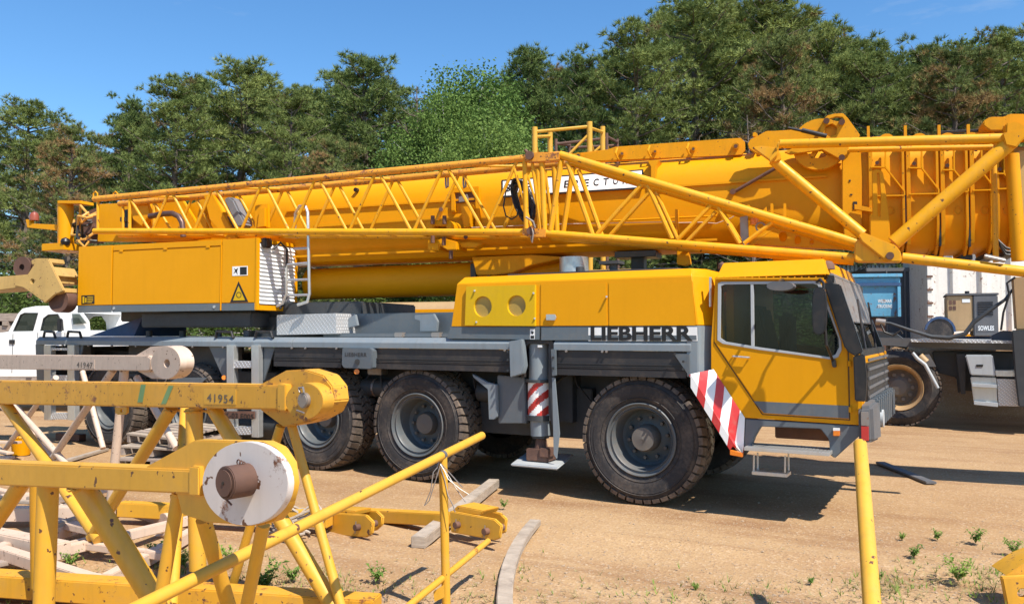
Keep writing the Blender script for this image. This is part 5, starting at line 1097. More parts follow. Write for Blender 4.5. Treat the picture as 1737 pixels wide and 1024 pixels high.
# --- white pickup behind the left end
PK = PD(60, HZP, 19.5); PK.z = 0
pf = Frame(PK, 24)       # x along the truck (front toward left), y away
pk = thing('pickup_truck', 'white pickup truck parked behind the rear end of the crane', 'pickup', PK)
def pkx(px): return pf.loc(pf.px(px, 560, 0))[0]
xA = pkx(-60)
def f_pkb(mb):
    # lower body side profile extruded across
    pr = [(-75, 640), (-75, 575), (-20, 566), (18, 562), (150, 560), (190, 562), (190, 632), (180, 640)]
    mb.prism([pf.px(a, b_, 0) for a, b_ in pr], pf.y*1.9)
tpart(pk, 'body', M['white'], f_pkb, .04)
cabpts = [(12, 566), (30, 532), (38, 523), (60, 519), (120, 518), (135, 524), (150, 545), (152, 566)]
w1_ = [(22, 563), (35, 534), (42, 531), (64, 531), (55, 563)]; w2_ = [(68, 563), (74, 540), (82, 534), (98, 533), (106, 545), (108, 563)]
tpart(pk, 'cabin', M['white'], lambda mb: mb.prism([pf.px(a, b_, .06) for a, b_ in cabpts], pf.y*.05, [[pf.px(a, b_, .06) for a, b_ in w] for w in (w1_, w2_)]), .01)
tpart(pk, 'cabin', M['white'], lambda mb: mb.prism([pf.px(a, b_, 0)+pf.y*1.75 for a, b_ in cabpts], pf.y*.05, [[pf.px(a, b_, 0)+pf.y*1.75 for a, b_ in w] for w in (w1_, w2_)]), .01)
tpart(pk, 'roof', M['white'], lambda mb: mb.prism([pf.px(a, b_, .11) for a, b_ in ((33, 530), (38, 523), (60, 519), (120, 518), (135, 524), (140, 531), (120, 523), (60, 524), (42, 527))], pf.y*1.64), .01)
for w in (w1_, w2_):
    tpart(pk, 'window', M['glassdark'], lambda mb: mb.prism([pf.px(a, b_, .075) for a, b_ in w], pf.y*.01))
    tpart(pk, 'window_seal', M['black'], lambda mb: mb.path([pf.px(a, b_, .055) for a, b_ in w], .014, 5, closed=True))
tpart(pk, 'windscreen', M['glassdark'], lambda mb: mb.add([pf.px(12, 565, .1), pf.px(12, 565, .1)+pf.y*1.6, pf.px(33, 530, .12)+pf.y*1.55, pf.px(33, 530, .12)], [(0, 1, 2, 3)]))
tpart(pk, 'door_seam', M['black'], lambda mb: [mb.tube(pf.px(*a, -.004), pf.px(*b_, -.004), .006, n=4) for a, b_ in (((22, 566), (20, 632)), ((64, 564), (64, 632)), ((110, 564), (112, 632)))])
tpart(pk, 'door_handle', M['black'], lambda mb: mb.prism([pf.px(a, b_, -.03) for a, b_ in ((15, 576), (24, 576), (24, 583), (15, 583))], pf.y*.03), .005)
tpart(pk, 'mirror', M['black'], lambda mb: mb.prism([pf.px(a, b_, -.2) for a, b_ in ((96, 540), (103, 540), (103, 562), (96, 562))], pf.y*.1), .02)
for a in (-40, 160):
    c_ = pf.px(a, 632, .02); c_.z = .40
    tpart(pk, 'wheel', M['tyre'], lambda mb: (mb.lathe([(.05, .0), (.03, .22), (0, .25), (.0, .36), (.04, .40), (.25, .40), (.28, .3)], c_, pf.y, 28)))
tpart(pk, 'rear_window', M['glassdark'], lambda mb: mb.prism([pf.px(a, b_, -.01) for a, b_ in ((122, 532), (134, 532), (146, 548), (124, 550))], pf.y*.02))
# --- yellow boom tip with roller at the far left
bt = thing('crane_boom_tip', 'dusty yellow box-section boom tip with a rusty roller, above the white pickup', 'boom tip', PD(20, HZP, 13)-Vector((0, 0, EYE)))
bf = Frame(PD(60, HZP, 13.0), 14)
def fs(pts, yo, th, mat, name, holes=(), bev=.01): tpart(bt, name, mat, lambda mb: mb.prism([bf.px(a, b_, yo) for a, b_ in pts], bf.y*th, [[bf.px(a, b_, yo) for a, b_ in h] for h in holes]), bev)
fs([(-120, 470), (0, 469), (50, 465), (88, 460), (92, 480), (0, 492), (-120, 500)], .05, .5, M['beige'], 'arm_beam')
fs([(46, 466), (62, 441), (82, 440), (108, 493), (92, 500), (76, 514), (68, 508), (40, 488), (22, 484)], 0, .05, M['beige'], 'side_plate', [circ(55, 477, 3, 4, 10)])
fs([(46, 466), (62, 441), (82, 440), (108, 493), (92, 500), (76, 514), (68, 508), (40, 488), (22, 484)], .52, .05, M['beige'], 'side_plate')
fs([(76, 453), (88, 452), (96, 468), (84, 470)], .05, .47, M['beige'], 'cross_plate')
fs([(90, 488), (107, 488), (109, 496), (92, 500)], .05, .47, M['beige'], 'cross_plate')
tpart(bt, 'roller', M['rust'], lambda mb: (mb.lathe([(.12, .0), (.12, .1), (.10, .19), (.30, .19), (.28, .1), (.28, 0)], bf.px(90, 509, .0), bf.y, 28)))
tpart(bt, 'rusty_sheave', M['rust'], lambda mb: [mb.lathe([(k*.07, .05), (k*.07, .17-.01*k), (k*.07+.03, .17-.01*k), (k*.07+.03, .05)], bf.px(37+k*2, 453, .12), bf.y, 28) for k in range(4)])
fs([(52, 442), (60, 438), (84, 438), (86, 446), (54, 449)], .1, .3, M['beige'], 'pin_housing')
tpart(bt, 'pin_eye', M['rust'], lambda mb: mb.path([bf.px(50+3*math.cos(q), 501+3.4*math.sin(q), -.02) for q in np.arange(0, 6.2, .6)], .014, 6, closed=True))
tpart(bt, 'support_leg', M['beige'], lambda mb: mb.box((-2.4, .1, -EYE), (-2.0, .5, .75-.05), Frame(bf.o, 14)), .01)
# --- timber cribbing stack at far left
def plank_stack(name, label, cat, fr, x0, x1, z0, nz, hz, depth, mat, gap=.02, seed=1, cross=True):
    t_ = thing(name, label, cat, fr.w((x0+x1)/2, depth/2, z0)); rr = random.Random(seed); z = z0
    for k in range(nz):
        if cross and k % 2:
            n_ = max(2, int((x1-x0)/.7))
            for i in range(n_):
                xx = x0+.05+(x1-x0-.25)*i/(n_-1)
                part('plank', mat, lambda mb: mb.box((xx, rr.uniform(-.1, .02), z), (xx+.16, depth, z+hz*.55), fr), t_, .006)
            z += hz*.55
        else:
            w_ = depth/3
            for i in range(3): part('plank', mat, lambda mb: mb.box((x0+rr.uniform(-.08, .08), i*w_, z), (x1+rr.uniform(-.08, .08), i*w_+w_-gap, z+hz), fr), t_, .008)
            z += hz
    return t_
cf_ = Frame(PD(20, HZP, 25)-Vector((0, 0, EYE)), 20)
plank_stack('timber_stack', 'stack of grey timber mats behind the white pickup', 'timber stack', cf_, -3.0, .8, 0, 13, .24, 2.2, M['timber_dark'], seed=3)
# yellow lattice sections in the yard behind (seen through the gaps)
def lattice_section(label, fr, L_, w_, h_, z0, mat, rch=.05, rb=.025, bays=6, grp=None, cat='lattice section'):
    t_ = thing('lattice_section', label, cat, fr.w(L_/2, w_/2, z0), grp)
    for y_ in (0, w_):
        for z_ in (z0, z0+h_): part('chord', mat, lambda mb: mb.tube(fr.w(0, y_, z_), fr.w(L_, y_, z_), rch, n=8), t_)
    for k in range(bays):
        xa_, xb_ = L_*k/bays, L_*(k+1)/bays
        for y_ in (0, w_):
            part('brace', mat, lambda mb: mb.tube(fr.w(xa_, y_, z0), fr.w((xa_+xb_)/2, y_, z0+h_), rb, n=6), t_); part('brace', mat, lambda mb: mb.tube(fr.w((xa_+xb_)/2, y_, z0+h_), fr.w(xb_, y_, z0), rb, n=6), t_)
        part('brace', mat, lambda mb: mb.tube(fr.w(xa_, 0, z0+h_), fr.w(xb_, w_, z0+h_), rb, n=6), t_)
    for x_ in (0, L_):
        for y_ in (0, w_): part('post', mat, lambda mb: mb.tube(fr.w(x_, y_, z0), fr.w(x_, y_, z0+h_), rch, n=8), t_)
        part('post', mat, lambda mb: mb.tube(fr.w(x_, 0, z0+h_), fr.w(x_, w_, z0+h_), rch, n=8), t_)
    return t_
def yard(px, Z, deg): o = PD(px, HZP, Z); o.z = 0; return Frame(o, deg)
lattice_section('yellow lattice section on the ground, seen under the lift cylinder', yard(560, 21, 12), 7, 1.6, 1.5, .3, M['beige'], grp='lattice sections stored behind the crane')
lattice_section('upper yellow lattice section seen between boom and lift cylinder', yard(600, 23, 12), 7, 1.6, .9, 1.4, M['jib_yellow'], grp='lattice sections stored behind the crane')
lattice_section('beige lattice section standing behind the engine hood', yard(880, 22, 14), 6, 1.8, 1.6, .2, M['beige'], grp='lattice sections stored behind the crane')
# scaffold-like yellow tower above the boom
tw = thing('tower_frame', 'yellow tubular tower frame rising behind the boom, in front of the pines', 'tower frame', PD(970, HZP, 21)-Vector((0, 0, EYE)))
tf = Frame(PD(970, HZP, 21)-Vector((0, 0, EYE)), 29)
tx0 = tf.loc(tf.px(907, 240, 0)); tx1 = tf.loc(tf.px(1000, 240, 0)); zt_ = tf.loc(tf.px(1000, 206, 0))[2]; zl_ = tf.loc(tf.px(907, 216, 0))[2]
posts = [(tf.loc(tf.px(a, b_, y_))[0], y_, tf.loc(tf.px(a, b_, y_))[2]) for a, b_, y_ in ((907, 216, 0), (933, 225, 1.5), (1000, 207, 0), (1022, 215, 1.5), (943, 236, 3), (966, 240, 4.5), (1029, 226, 3), (1047, 236, 4.5))]
for i, (x_, y_, z_) in enumerate(posts): tpart(tw, 'post', M['fg_yellow'] if i < 4 else M['rust'], lambda mb: mb.tube(tf.w(x_, y_, 0), tf.w(x_, y_, z_), .075 if i < 4 else .05, n=10))
for a, b_, da, db in ((0, 2, .12, .12), (0, 1, .25, .1), (2, 3, .15, .15), (4, 5, .12, .12), (6, 7, .1, .1), (4, 6, .15, .15), (5, 7, .2, .2), (1, 3, .9, .9)):
    tpart(tw, 'rail', M['fg_yellow'] if a < 4 else M['rust'], lambda mb: mb.tube(tf.w(posts[a][0], posts[a][1], posts[a][2]-da), tf.w(posts[b_][0], posts[b_][1], posts[b_][2]-db), .045, n=8))
for (a, da, b_, db) in ((0, 1.6, 2, .3), (0, .4, 1, 1.5), (2, .4, 3, 1.6), (4, .3, 5, 1.3), (6, .3, 7, 1.3), (1, 1.6, 3, .5)):
    tpart(tw, 'brace', M['fg_yellow'], lambda mb: mb.tube(tf.w(posts[a][0], posts[a][1], posts[a][2]-da), tf.w(posts[b_][0], posts[b_][1], posts[b_][2]-db), .035, n=8))
# white tank and ochre boxes glimpsed below the boom
tk = yard(760, 19, 10)
t_ = thing('storage_box', 'yellow-lidded steel box with a mesh side behind the engine hood', 'box', tk.w(0, 0, 0))
tpart(t_, 'box_body', M['rust'], lambda mb: mb.box((-1.0, 0, .25), (.9, 1.0, 2.3), tk), .02); tpart(t_, 'mesh_panel', M['mesh'], lambda mb: mb.box((-.9, -.02, 1.5), (.2, -.003, 2.25), tk)); tpart(t_, 'lid', M['yellow'], lambda mb: mb.box((-1.05, -.05, 2.302), (.95, 1.05, 2.42), tk), .02); tpart(t_, 'foot', M['rust'], lambda mb: mb.box((-.9, .1, 0), (.8, .9, .248), tk))
tk = yard(1020, 17, 8)
t_ = thing('counterweight_stack', 'stack of ochre steel slabs standing behind the engine hood', 'counterweights', tk.w(0, 0, 0))
for k in range(6):
    z_ = .1+k*.52; tpart(t_, 'slab', M['beige'], lambda mb: (mb.box((-1.6+k*.02, 0, z_), (.85, 1.2, z_+.48), tk)), .03)
tk = yard(690, 24, 10)
t_ = thing('fuel_tank', 'tan horizontal tank glimpsed under the lift cylinder', 'tank', tk.w(0, 0, 0))
tpart(t_, 'tank_shell', M['machine_tan'], lambda mb: mb.tube(tk.w(-2.5, .7, 2.25), tk.w(1.5, .7, 2.25), .55, n=24), .05)
for x_ in (-2, 1): tpart(t_, 'tank_leg', M['rust'], lambda mb: mb.box((x_-.1, .3, 0), (x_+.1, 1.1, 1.8), tk))
# --- right side yard
def corr(mb, fr, x0, x1, z0, z1, n_, d=.05, y0=0, flat=1.75):   # corrugated wall, real folds
    for i in range(n_):
        a, b_ = x0+(x1-x0)*i/n_, x0+(x1-x0)*(i+1)/n_; w_ = (b_-a)/4
        pts = [(a, d), (a+w_*flat, d), (a+w_*(flat+.25), 0), (a+w_*3.75, 0), (b_, d)]
        for (xa_, ya_), (xb_, yb_) in zip(pts, pts[1:]): mb.add([fr.w(xa_, y0+ya_, z0), fr.w(xb_, y0+yb_, z0), fr.w(xb_, y0+yb_, z1), fr.w(xa_, y0+ya_, z1)], [(0, 1, 2, 3)])
wc = yard(1582, 26, 22)
h_c = EYE+(566-420)/1400*26
t_ = thing('shipping_container', 'white rust-stained ribbed container at the right edge', 'container', wc.w(0, 0, 0))
tpart(t_, 'corrugated_side', M['container_white'], lambda mb: corr(mb, wc, 0, 6.0, 1.85, 4.4, 7, .12, flat=2.7))
tpart(t_, 'container_shell', M['container_white'], lambda mb: mb.box((0, .15, 1.7), (6, 2.6, 4.42), wc), .02)
tpart(t_, 'corner_post', M['container_white'], lambda mb: mb.box((-.14, -.02, 1.6), (-.002, .2, 4.45), wc), .01)
tpart(t_, 'top_rail', M['container_white'], lambda mb: mb.box((-.14, -.03, 4.42), (6.1, .2, 4.55), wc), .01); tpart(t_, 'base_rail', M['yellow2'], lambda mb: mb.box((-.0, -.03, 1.6), (6.1, .145, 1.845), wc), .01)
for k in range(6): tpart(t_, 'hinge', M['rust'], lambda mb: mb.box((-.16, -.06, 1.95+k*.42), (.02, -.031, 2.01+k*.42), wc), .004)
dc = yard(1536, 28, 22)
t_ = thing('shipping_container', 'dark slate container end between the blue bin and the white container', 'container', dc.w(0, 0, 0))
tpart(t_, 'container_shell', M['container_dark'], lambda mb: mb.box((-1.25, 0, 1.6), (1.15, 6, 4.1), dc), .03)
for k in (-.6, 0, .6): tpart(t_, 'door_bar', M['machine_grey'], lambda mb: mb.tube(dc.w(k, -.04, 1.7), dc.w(k, -.04, 4.0), .03, n=8))
tpart(t_, 'door_frame', M['machine_grey'], lambda mb: (mb.box((-1.25, -.05, 3.97), (1.15, -.003, 4.09), dc), mb.box((-1.25, -.05, 1.6), (1.15, -.003, 1.72), dc)), .01, each=True)
bb = yard(1486, 21, 20)
t_ = thing('blue_dumpster', 'faded blue steel bin with white stencilled lettering behind the cab', 'dumpster', bb.w(0, 0, 0))
b0x = bb.loc(bb.px(1425, 500, 0))[0]; b1x = bb.loc(bb.px(1528, 500, 0))[0]; bz_ = bb.loc(bb.px(1528, 470, 0))[2]; bb0 = bb.loc(bb.px(1500, 537, 0))[2]
tpart(t_, 'bin_body', M['blue'], lambda mb: mb.hexa([bb.w(*q) for q in ((b0x, .1, bb0), (b1x-.02, .1, bb0), (b1x-.02, 1.5, bb0), (b0x, 1.5, bb0), (b0x, 0, bz_), (b1x, 0, bz_), (b1x, 1.6, bz_), (b0x, 1.6, bz_))]), .02)
tpart(t_, 'bin_rim', M['bluedark'], lambda mb: mb.box((b0x, -.05, bz_-.22), (b1x, -.005, bz_-.14), bb)); tpart(t_, 'bin_rim', M['blue'], lambda mb: mb.box((b0x, -.07, bz_+.003), (b1x+.03, .06, bz_+.09), bb), .01)
for x_ in (b0x+.3, b1x-.05): tpart(t_, 'bin_rib', M['blue'], lambda mb: mb.box((x_-.04, -.04, bb0), (x_+.04, .05, bz_-.23), bb), .006)
lp = bb.px(1490, 514, .0)-bb.y*.03; lw = (bb.px(1515, 514, 0)-bb.px(1490, 514, 0)).length
q_ = bb.loc(lp)
nb_ = [c for c in t_.children if c.name.startswith('bin_body')][0]; tl_ = .1/(bz_-bb0); zd_ = Vector((0, 0, 1))-bb.y*tl_
def by_(z): return .1*(bz_-z)/(bz_-bb0)-.004
lettering('lettering', 'WILLMAR', bb.w(q_[0], by_(q_[2]+.01), q_[2]+.01), bb.x, zd_, lw*.96, .09, M['letter_white'], nb_, .03, 1.1)
lettering('lettering', 'TRUCKING', bb.w(q_[0], by_(q_[2]-.12), q_[2]-.12), bb.x, zd_, lw, .09, M['letter_white'], nb_, .03, 1.1)
tpart(t_, 'bin_base', M['rust'], lambda mb: mb.box((b0x+.1, .25, 0), (b1x-.3, 1.4, bb0-.003), bb), .02)
shd = yard(1470, 33, 20)
t_ = thing('metal_shed', 'pale corrugated metal shed wall above the blue bin', 'shed', shd.w(0, 0, 0))
tpart(t_, 'corrugated_wall', M['lightgrey'], lambda mb: corr(mb, shd, -2.2, 1.9, 0, EYE+(566-448)/1400*33, 26, .08)); tpart(t_, 'shed_body', M['lightgrey'], lambda mb: mb.box((-2.2, .09, 0), (1.9, 4, EYE+(566-449)/1400*33), shd)); tpart(t_, 'roof_edge', M['container_dark'], lambda mb: mb.box((-2.3, -.1, EYE+(566-448)/1400*33+.003), (2.0, 4.1, EYE+(566-445)/1400*33), shd))
# generator on trailer
gn = yard(1650, 19, 4)
def gp_(px, py, y_=0): return gn.loc(gn.px(px, py, y_))
t_ = thing('welder_generator', 'tan and grey towable generator with white stencilled name on its end', 'generator', gn.w(0, 0, 0))
gx0, gx1, gx2 = gp_(1606, 530)[0], gp_(1651, 530)[0], gp_(1693, 530)[0]; gz0, gz1 = gp_(1650, 570)[2], gp_(1650, 501)[2]
tpart(t_, 'side_panel', M['machine_tan'], lambda mb: mb.box((gx0, 0, gz0+.12), (gx1-.003, 1.2, gz1), gn), .02)
tpart(t_, 'end_panel', M['machine_grey'], lambda mb: mb.box((gx1, -.03, gz0), (gx2, 1.2, gz1-.0), gn), .02)
tpart(t_, 'top_cover', M['machine_grey'], lambda mb: mb.box((gx0-.02, -.04, gz1+.002), (gx2+.02, 1.25, gz1+.05), gn), .01)
for k in range(6): tpart(t_, 'slat', M['black'], lambda mb: mb.box((gx1+.09, -.045, gz0+.48+k*.055), (gx2-.1, -.031, gz0+.51+k*.055), gn))
for a in (0, 1):
    for c_ in (0, 1): tpart(t_, 'vent_opening', M['rust'], lambda mb: mb.box((gx0+.05+a*.08, -.008, gz1-.20-c_*.13), (gx0+.11+a*.08, -.001, gz1-.11-c_*.13), gn))
tpart(t_, 'name_plate', M['white'], lambda mb: mb.box((gx0+.32, -.008, gz1-.16), (gx0+.48, -.001, gz1-.08), gn))
lpz = tpart(t_, 'lettering_plate', M['machine_grey'], lambda mb: mb.box((gx1+.06, -.036, gz0+.1), (gx2-.05, -.031, gz0+.26), gn))
lettering('lettering', 'SOWLES', gn.w(gx1+.09, -.040, gz0+.13), gn.x, (0, 0, 1), gx2-gx1-.18, .11, M['letter_white'], lpz, .03, 1.05)
tpart(t_, 'fender', M['bluedark'], lambda mb: mb.prism([gn.w(gx0-.15+.28*math.cos(q), -.1, 1.90+.30*math.sin(q)) for q in np.arange(0, 3.2, .3)]+[gn.w(gx0-.15+.33*math.cos(q), -.1, 1.90+.36*math.sin(q)) for q in np.arange(3.0, -.1, -.3)], gn.y*.25), .005)
tpart(t_, 'wheel', M['tyre'], lambda mb: mb.lathe([(0, 0), (0, .2), (0, .3), (.18, .3), (.18, 0)], gn.w(gx0-.15, -.08, 1.95), gn.y, 24))
tpart(t_, 'exhaust_stub', M['black'], lambda mb: mb.tube(gn.w(gx0+.45, .4, gz1), gn.w(gx0+.45, .4, gz1+.12), .05, n=10)); tpart(t_, 'drawbar', M['bluedark'], lambda mb: mb.box((gx0-.4, .3, 1.72), (gx2+.2, .9, gz0-.003), gn), .01)
# --- dark carrier truck on the right
wy = G(1523, 722).y+.0
def RY(px, py, o_=0.): return PY(px, py, wy+o_)
t_ = thing('carrier_truck', 'dark dusty crane carrier with grey steps parked behind the cab at right', 'truck', RY(1600, 722))
wc_ = RY(1523, 657); rr_ = (RY(1523, 657)-RY(1523, 722)).length
wt = empty('wheel', wc_, t_)
mb = MB(); mb.lathe([(.06, rr_*.60), (.02, rr_*.68), (0, rr_*.80), (.04, rr_*.94), (.09, rr_), (.45, rr_), (.5, rr_*.9), (.5, rr_*.6)], wc_, (0, 1, 0), 56, 0)
for i in range(46):
    a = 2*math.pi*i/46; c_, s_ = math.cos(a), math.sin(a)
    for y0_, y1_ in ((.05, .2), (.24, .42)): mb.beam(wc_+Vector((c_*rr_*1.0, y0_, s_*rr_*1.0)), wc_+Vector((c_*rr_*1.0, y1_, s_*rr_*1.0)), .07, .03, up=Vector((c_, 0, s_)), mi=1)
mb.build('tyre', [M['tyre'], M['tread']], wt, smooth=30)
part('rim', M['machine_tan'], lambda mb: (mb.lathe([(.06, rr_*.62), (.03, rr_*.60), (.06, rr_*.54), (.18, rr_*.5), (.28, rr_*.46)], wc_, (0, 1, 0), 40)), wt)
part('wheel_disc', M['hub'], lambda mb: (mb.lathe([(.28, rr_*.46), (.24, rr_*.3), (.16, rr_*.2), (.14, 0)], wc_, (0, 1, 0), 32), [mb.tube(wc_+Vector((rr_*.33*math.cos(a), .2, rr_*.33*math.sin(a))), wc_+Vector((rr_*.33*math.cos(a), .27, rr_*.33*math.sin(a))), .04, n=8) for a in np.arange(0, 6.2, .63)]), wt)
def RS(name, pts, yo, th, mat, bev=.01, **kw): return tpart(t_, name, M[mat], lambda mb: mb.prism([RY(a, b_, yo) for a, b_ in pts], (0, th, 0)), bev, **kw)
RS('deck_beam', [(1482, 572), (1560, 574), (1700, 578), (1900, 580), (1900, 598), (1700, 594), (1560, 590), (1482, 584)], .15, .3, 'machine_grey')
RS('walkway', [(1545, 575), (1900, 580), (1900, 585), (1545, 580)], -.1, 4.2, 'chequer', .004)
RS('chassis_body', [(1580, 596), (1900, 598), (1900, 672), (1720, 668), (1632, 662), (1625, 668), (1622, 640), (1590, 632)], .5, 1.2, 'frame_dark', .02)
RS('support_post', [(1622, 600), (1638, 600), (1638, 668), (1630, 668)], .2, .2, 'frame_dark')
RS('fender_panel', [(1562, 602), (1576, 600), (1588, 622), (1574, 622)], -.05, .05, 'machine_grey', .004)
tpart(t_, 'mudguard_bar', M['lightgrey'], lambda mb: mb.path([RY(a, b_, -.25) for a, b_ in ((1548, 598), (1556, 608), (1569, 618), (1580, 638), (1591, 658))], [.03, .035, .035, .035, .03], 10))
tpart(t_, 'axle_tube', M['machine_tan'], lambda mb: mb.tube(RY(1560, 603, -.15), RY(1571, 614, -.15), .07, n=12))
RS('step_box', [(1637, 602), (1684, 602), (1690, 638), (1646, 636)], -.35, .4, 'lightgrey', .02)
RS('step_box', [(1646, 639), (1690, 640), (1692, 686), (1652, 683)], -.30, .35, 'silver', .015)
RS('step_lip', [(1648, 650), (1691, 652), (1691, 658), (1649, 656)], -.42, .12, 'lightgrey', .006); RS('step_lip', [(1652, 680), (1693, 683), (1693, 690), (1652, 686)], -.42, .12, 'lightgrey', .006)
RS('chequer_step', [(1691, 642), (1900, 648), (1900, 694), (1694, 688)], -.30, .35, 'chequer', .006)
RS('step_top', [(1688, 628), (1900, 630), (1900, 641), (1690, 638)], -.35, .5, 'silver', .006)
RS('step_label', [(1656, 618), (1668, 618), (1667, 622), (1656, 622)], -.36, .008, 'letter_black', 0)
RS('outrigger_box', [(1716, 560), (1760, 560), (1760, 690), (1728, 690), (1722, 640)], -.5, .3, 'frame_dark', .02)
RS('outrigger_box', [(1716, 470), (1800, 468), (1800, 560), (1722, 560)], -.2, .4, 'machine_tan', .03)
RS('deck_locker', [(1680, 570), (1700, 560), (1720, 562), (1720, 580), (1684, 580)], .2, .5, 'machine_grey', .02)
tpart(t_, 'power_cable', M['frame_dark'], lambda mb: mb.path([RY(a, b_, -.1) for a, b_ in ((1488, 546), (1510, 548), (1545, 560), (1580, 571), (1610, 573), (1637, 566), (1652, 546), (1682, 524), (1705, 508), (1720, 488), (1737, 470))], [.02, .025, .03, .042, .045, .046, .044, .038, .03, .022, .018], 10))
tpart(t_, 'thin_cable', M['hose'], lambda mb: mb.path([RY(a, b_, -.15) for a, b_ in ((1494, 550), (1500, 563), (1515, 569), (1528, 560), (1531, 566))], .02, 6))
tpart(t_, 'thin_cable', M['hose'], lambda mb: mb.path([RY(a, b_, -.2) for a, b_ in ((1698, 560), (1702, 530), (1712, 500), (1708, 480), (1722, 470))], .02, 6))
tpart(t_, 'cable_sleeve', M['steel'], lambda mb: mb.tube(RY(1486, 545, -.1), RY(1502, 547, -.1), .07, n=10))
RS('tail_bracket', [(1484, 560), (1520, 566), (1540, 580), (1538, 592), (1500, 584), (1484, 580)], .25, .3, 'frame_dark', .01)
# ================================================================ FOREGROUND
FF = Frame(PD(335, HZP, 3.6)-Vector((0, 0, EYE)), -8)
def lug_poly(fr, pts, yo): return [fr.px(a, b_, yo) for a, b_ in pts]
# --- yellow lattice boom section with white lug (near chord A, far chord B)
ya = thing('boom_section', 'large yellow lattice boom section with a white-faced pin lug, nearest to the camera', 'boom section', FF.w(0, .8, 0))
def FP(mat, name, pts, yo, th, holes=(), bev=.006, par=None):
    return part(name, M[mat], lambda mb: mb.prism(lug_poly(FF, pts, yo), FF.y*th, [lug_poly(FF, h, yo) for h in holes]), par or ya, bev)
A0 = 0.0; B0 = FF.loc(PD(500, 680, 5.2))[1]
FP('fg_yellow', 'near_chord', [(-240, 775), (331, 797), (331, 838), (-240, 812)], A0, .13, bev=.008)
FP('fg_yellow', 'chord_end_plate', [(320, 790), (337, 791), (337, 841), (320, 840)], A0-.006, .14, bev=.006)
def f_lugA(mb):
    pts = [(245, 792), (330, 746), (445, 749), (468, 760), (484, 785), (489, 822), (480, 862), (462, 884), (440, 891), (350, 886), (308, 872), (300, 840)]
    mb.prism(lug_poly(FF, pts, A0+.02), FF.y*.06)
part('lug_plate', M['fg_yellow'], f_lugA, ya, .006)
dsk = circ(416, 820, 73, 71, 40)
part('lug_disc', M['fg_white'], lambda mb: mb.prism(lug_poly(FF, dsk, A0-.01), FF.y*.03), ya, .004)
part('lug_rim', M['fg_yellow'], lambda mb: mb.prism(lug_poly(FF, circ(417, 820, 73.5, 72, 40), A0+.021), FF.y*.05), ya, .004)
pc = FF.px(424, 812, A0); 
part('lug_pin', M['rust'], lambda mb: (mb.tube(pc-FF.y*.115, pc+FF.y*.02, .066, n=32), mb.tube(pc-FF.y*.123, pc-FF.y*.1155, .056, n=28)), ya, .004)
part('pin_hole', M['letter_black'], lambda mb: mb.tube(pc-FF.y*.126, pc-FF.y*.1235, .007, n=10), ya)
part('pin_chain', M['rust'], lambda mb: [mb.path([pc-FF.y*(.03+k*.012)+Vector((0, 0, .062+k*.006))+(FF.x*math.cos(q)+Vector((0, 0, math.sin(q))))*.011 for q in np.arange(0, 6.2, .8)], .003, 5, closed=True) for k in range(3)]+[mb.tube(pc-FF.y*.10+Vector((-.03, 0, -.055)), pc-FF.y*.10+Vector((.02, 0, -.085)), .004, n=6)], ya, kind='stuff')
def FT(px0, py0, px1, py1, r_, y0, y1=None, mat='fg_yellow', name='brace', par=None):
    a = FF.px(px0, py0, y0); b_ = FF.px(px1, py1, y0 if y1 is None else y1)
    if b_.z < 0: b_ = a+(b_-a)*((a.z-.02)/(a.z-b_.z))
    return part(name, M[mat], lambda mb: mb.tube(a, b_, r_, n=20), par or ya)
zA = FF.px(100, 820, A0).z
def down(px0, py0, px1, py1, y0, y1=None):   # extend a tube to the lower chord height
    a = FF.px(px0, py0, y0); b_ = FF.px(px1, py1, y0 if y1 is None else y1); k = (a.z-.16)/(a.z-b_.z); return a, a+(b_-a)*k
def FD(px0, py0, px1, py1, r_, y0, y1=None, mat='fg_yellow', name='brace'):
    a, b_ = down(px0, py0, px1, py1, y0, y1); part(name, M[mat], lambda mb: mb.tube(a, b_, r_, n=20), ya)
FD(82, 815, 75, 1010, .055, A0+.065, name='post'); FD(40, 815, -18, 900, .046, A0+.065); FD(138, 820, 262, 1015, .058, A0+.07, A0+.25); FD(303, 835, 273, 1010, .030, A0+.06, name='post')
FD(60, 815, 62, 1010, .035, A0+.4, A0+.5)
part('weld_flange', M['fg_yellow'], lambda mb: [mb.tube(FF.px(a, b_, A0+.065), FF.px(a, b_+5, A0+.065), r_, n=20) for a, b_, r_ in ((82, 817, .062), (303, 838, .037))], ya)
# far chord B
FP('fg_yellow_rust', 'far_chord', [(-260, 642), (478, 653), (478, 695), (-260, 680)], B0, .17, bev=.010)
FP('fg_yellow', 'chord_end_plate', [(470, 650), (484, 652), (484, 697), (470, 696)], B0-.008, .18, bev=.006)
def f_lugB(mb):
    mb.prism(lug_poly(FF, [(440, 652), (484, 628), (515, 626), (548, 636), (563, 655), (566, 680), (556, 700), (530, 714), (505, 720), (480, 724), (440, 694)], B0+.04), FF.y*.13)
part('lug_plate', M['fg_yellow_rust'], f_lugB, ya, .008)
part('lug_boss', M['fg_yellow_rust'], lambda mb: (mb.prism(lug_poly(FF, circ(516, 680, 32, 31, 32), B0-.05), FF.y*.09), mb.prism(lug_poly(FF, circ(528, 672, 36, 40, 32), B0+.05), FF.y*.08)), ya, .008)
pb = FF.px(512, 679, B0-.08)
part('lug_pin', M['steel'], lambda mb: mb.tube(pb, pb+FF.y*.1, .047, n=24), ya, .006)
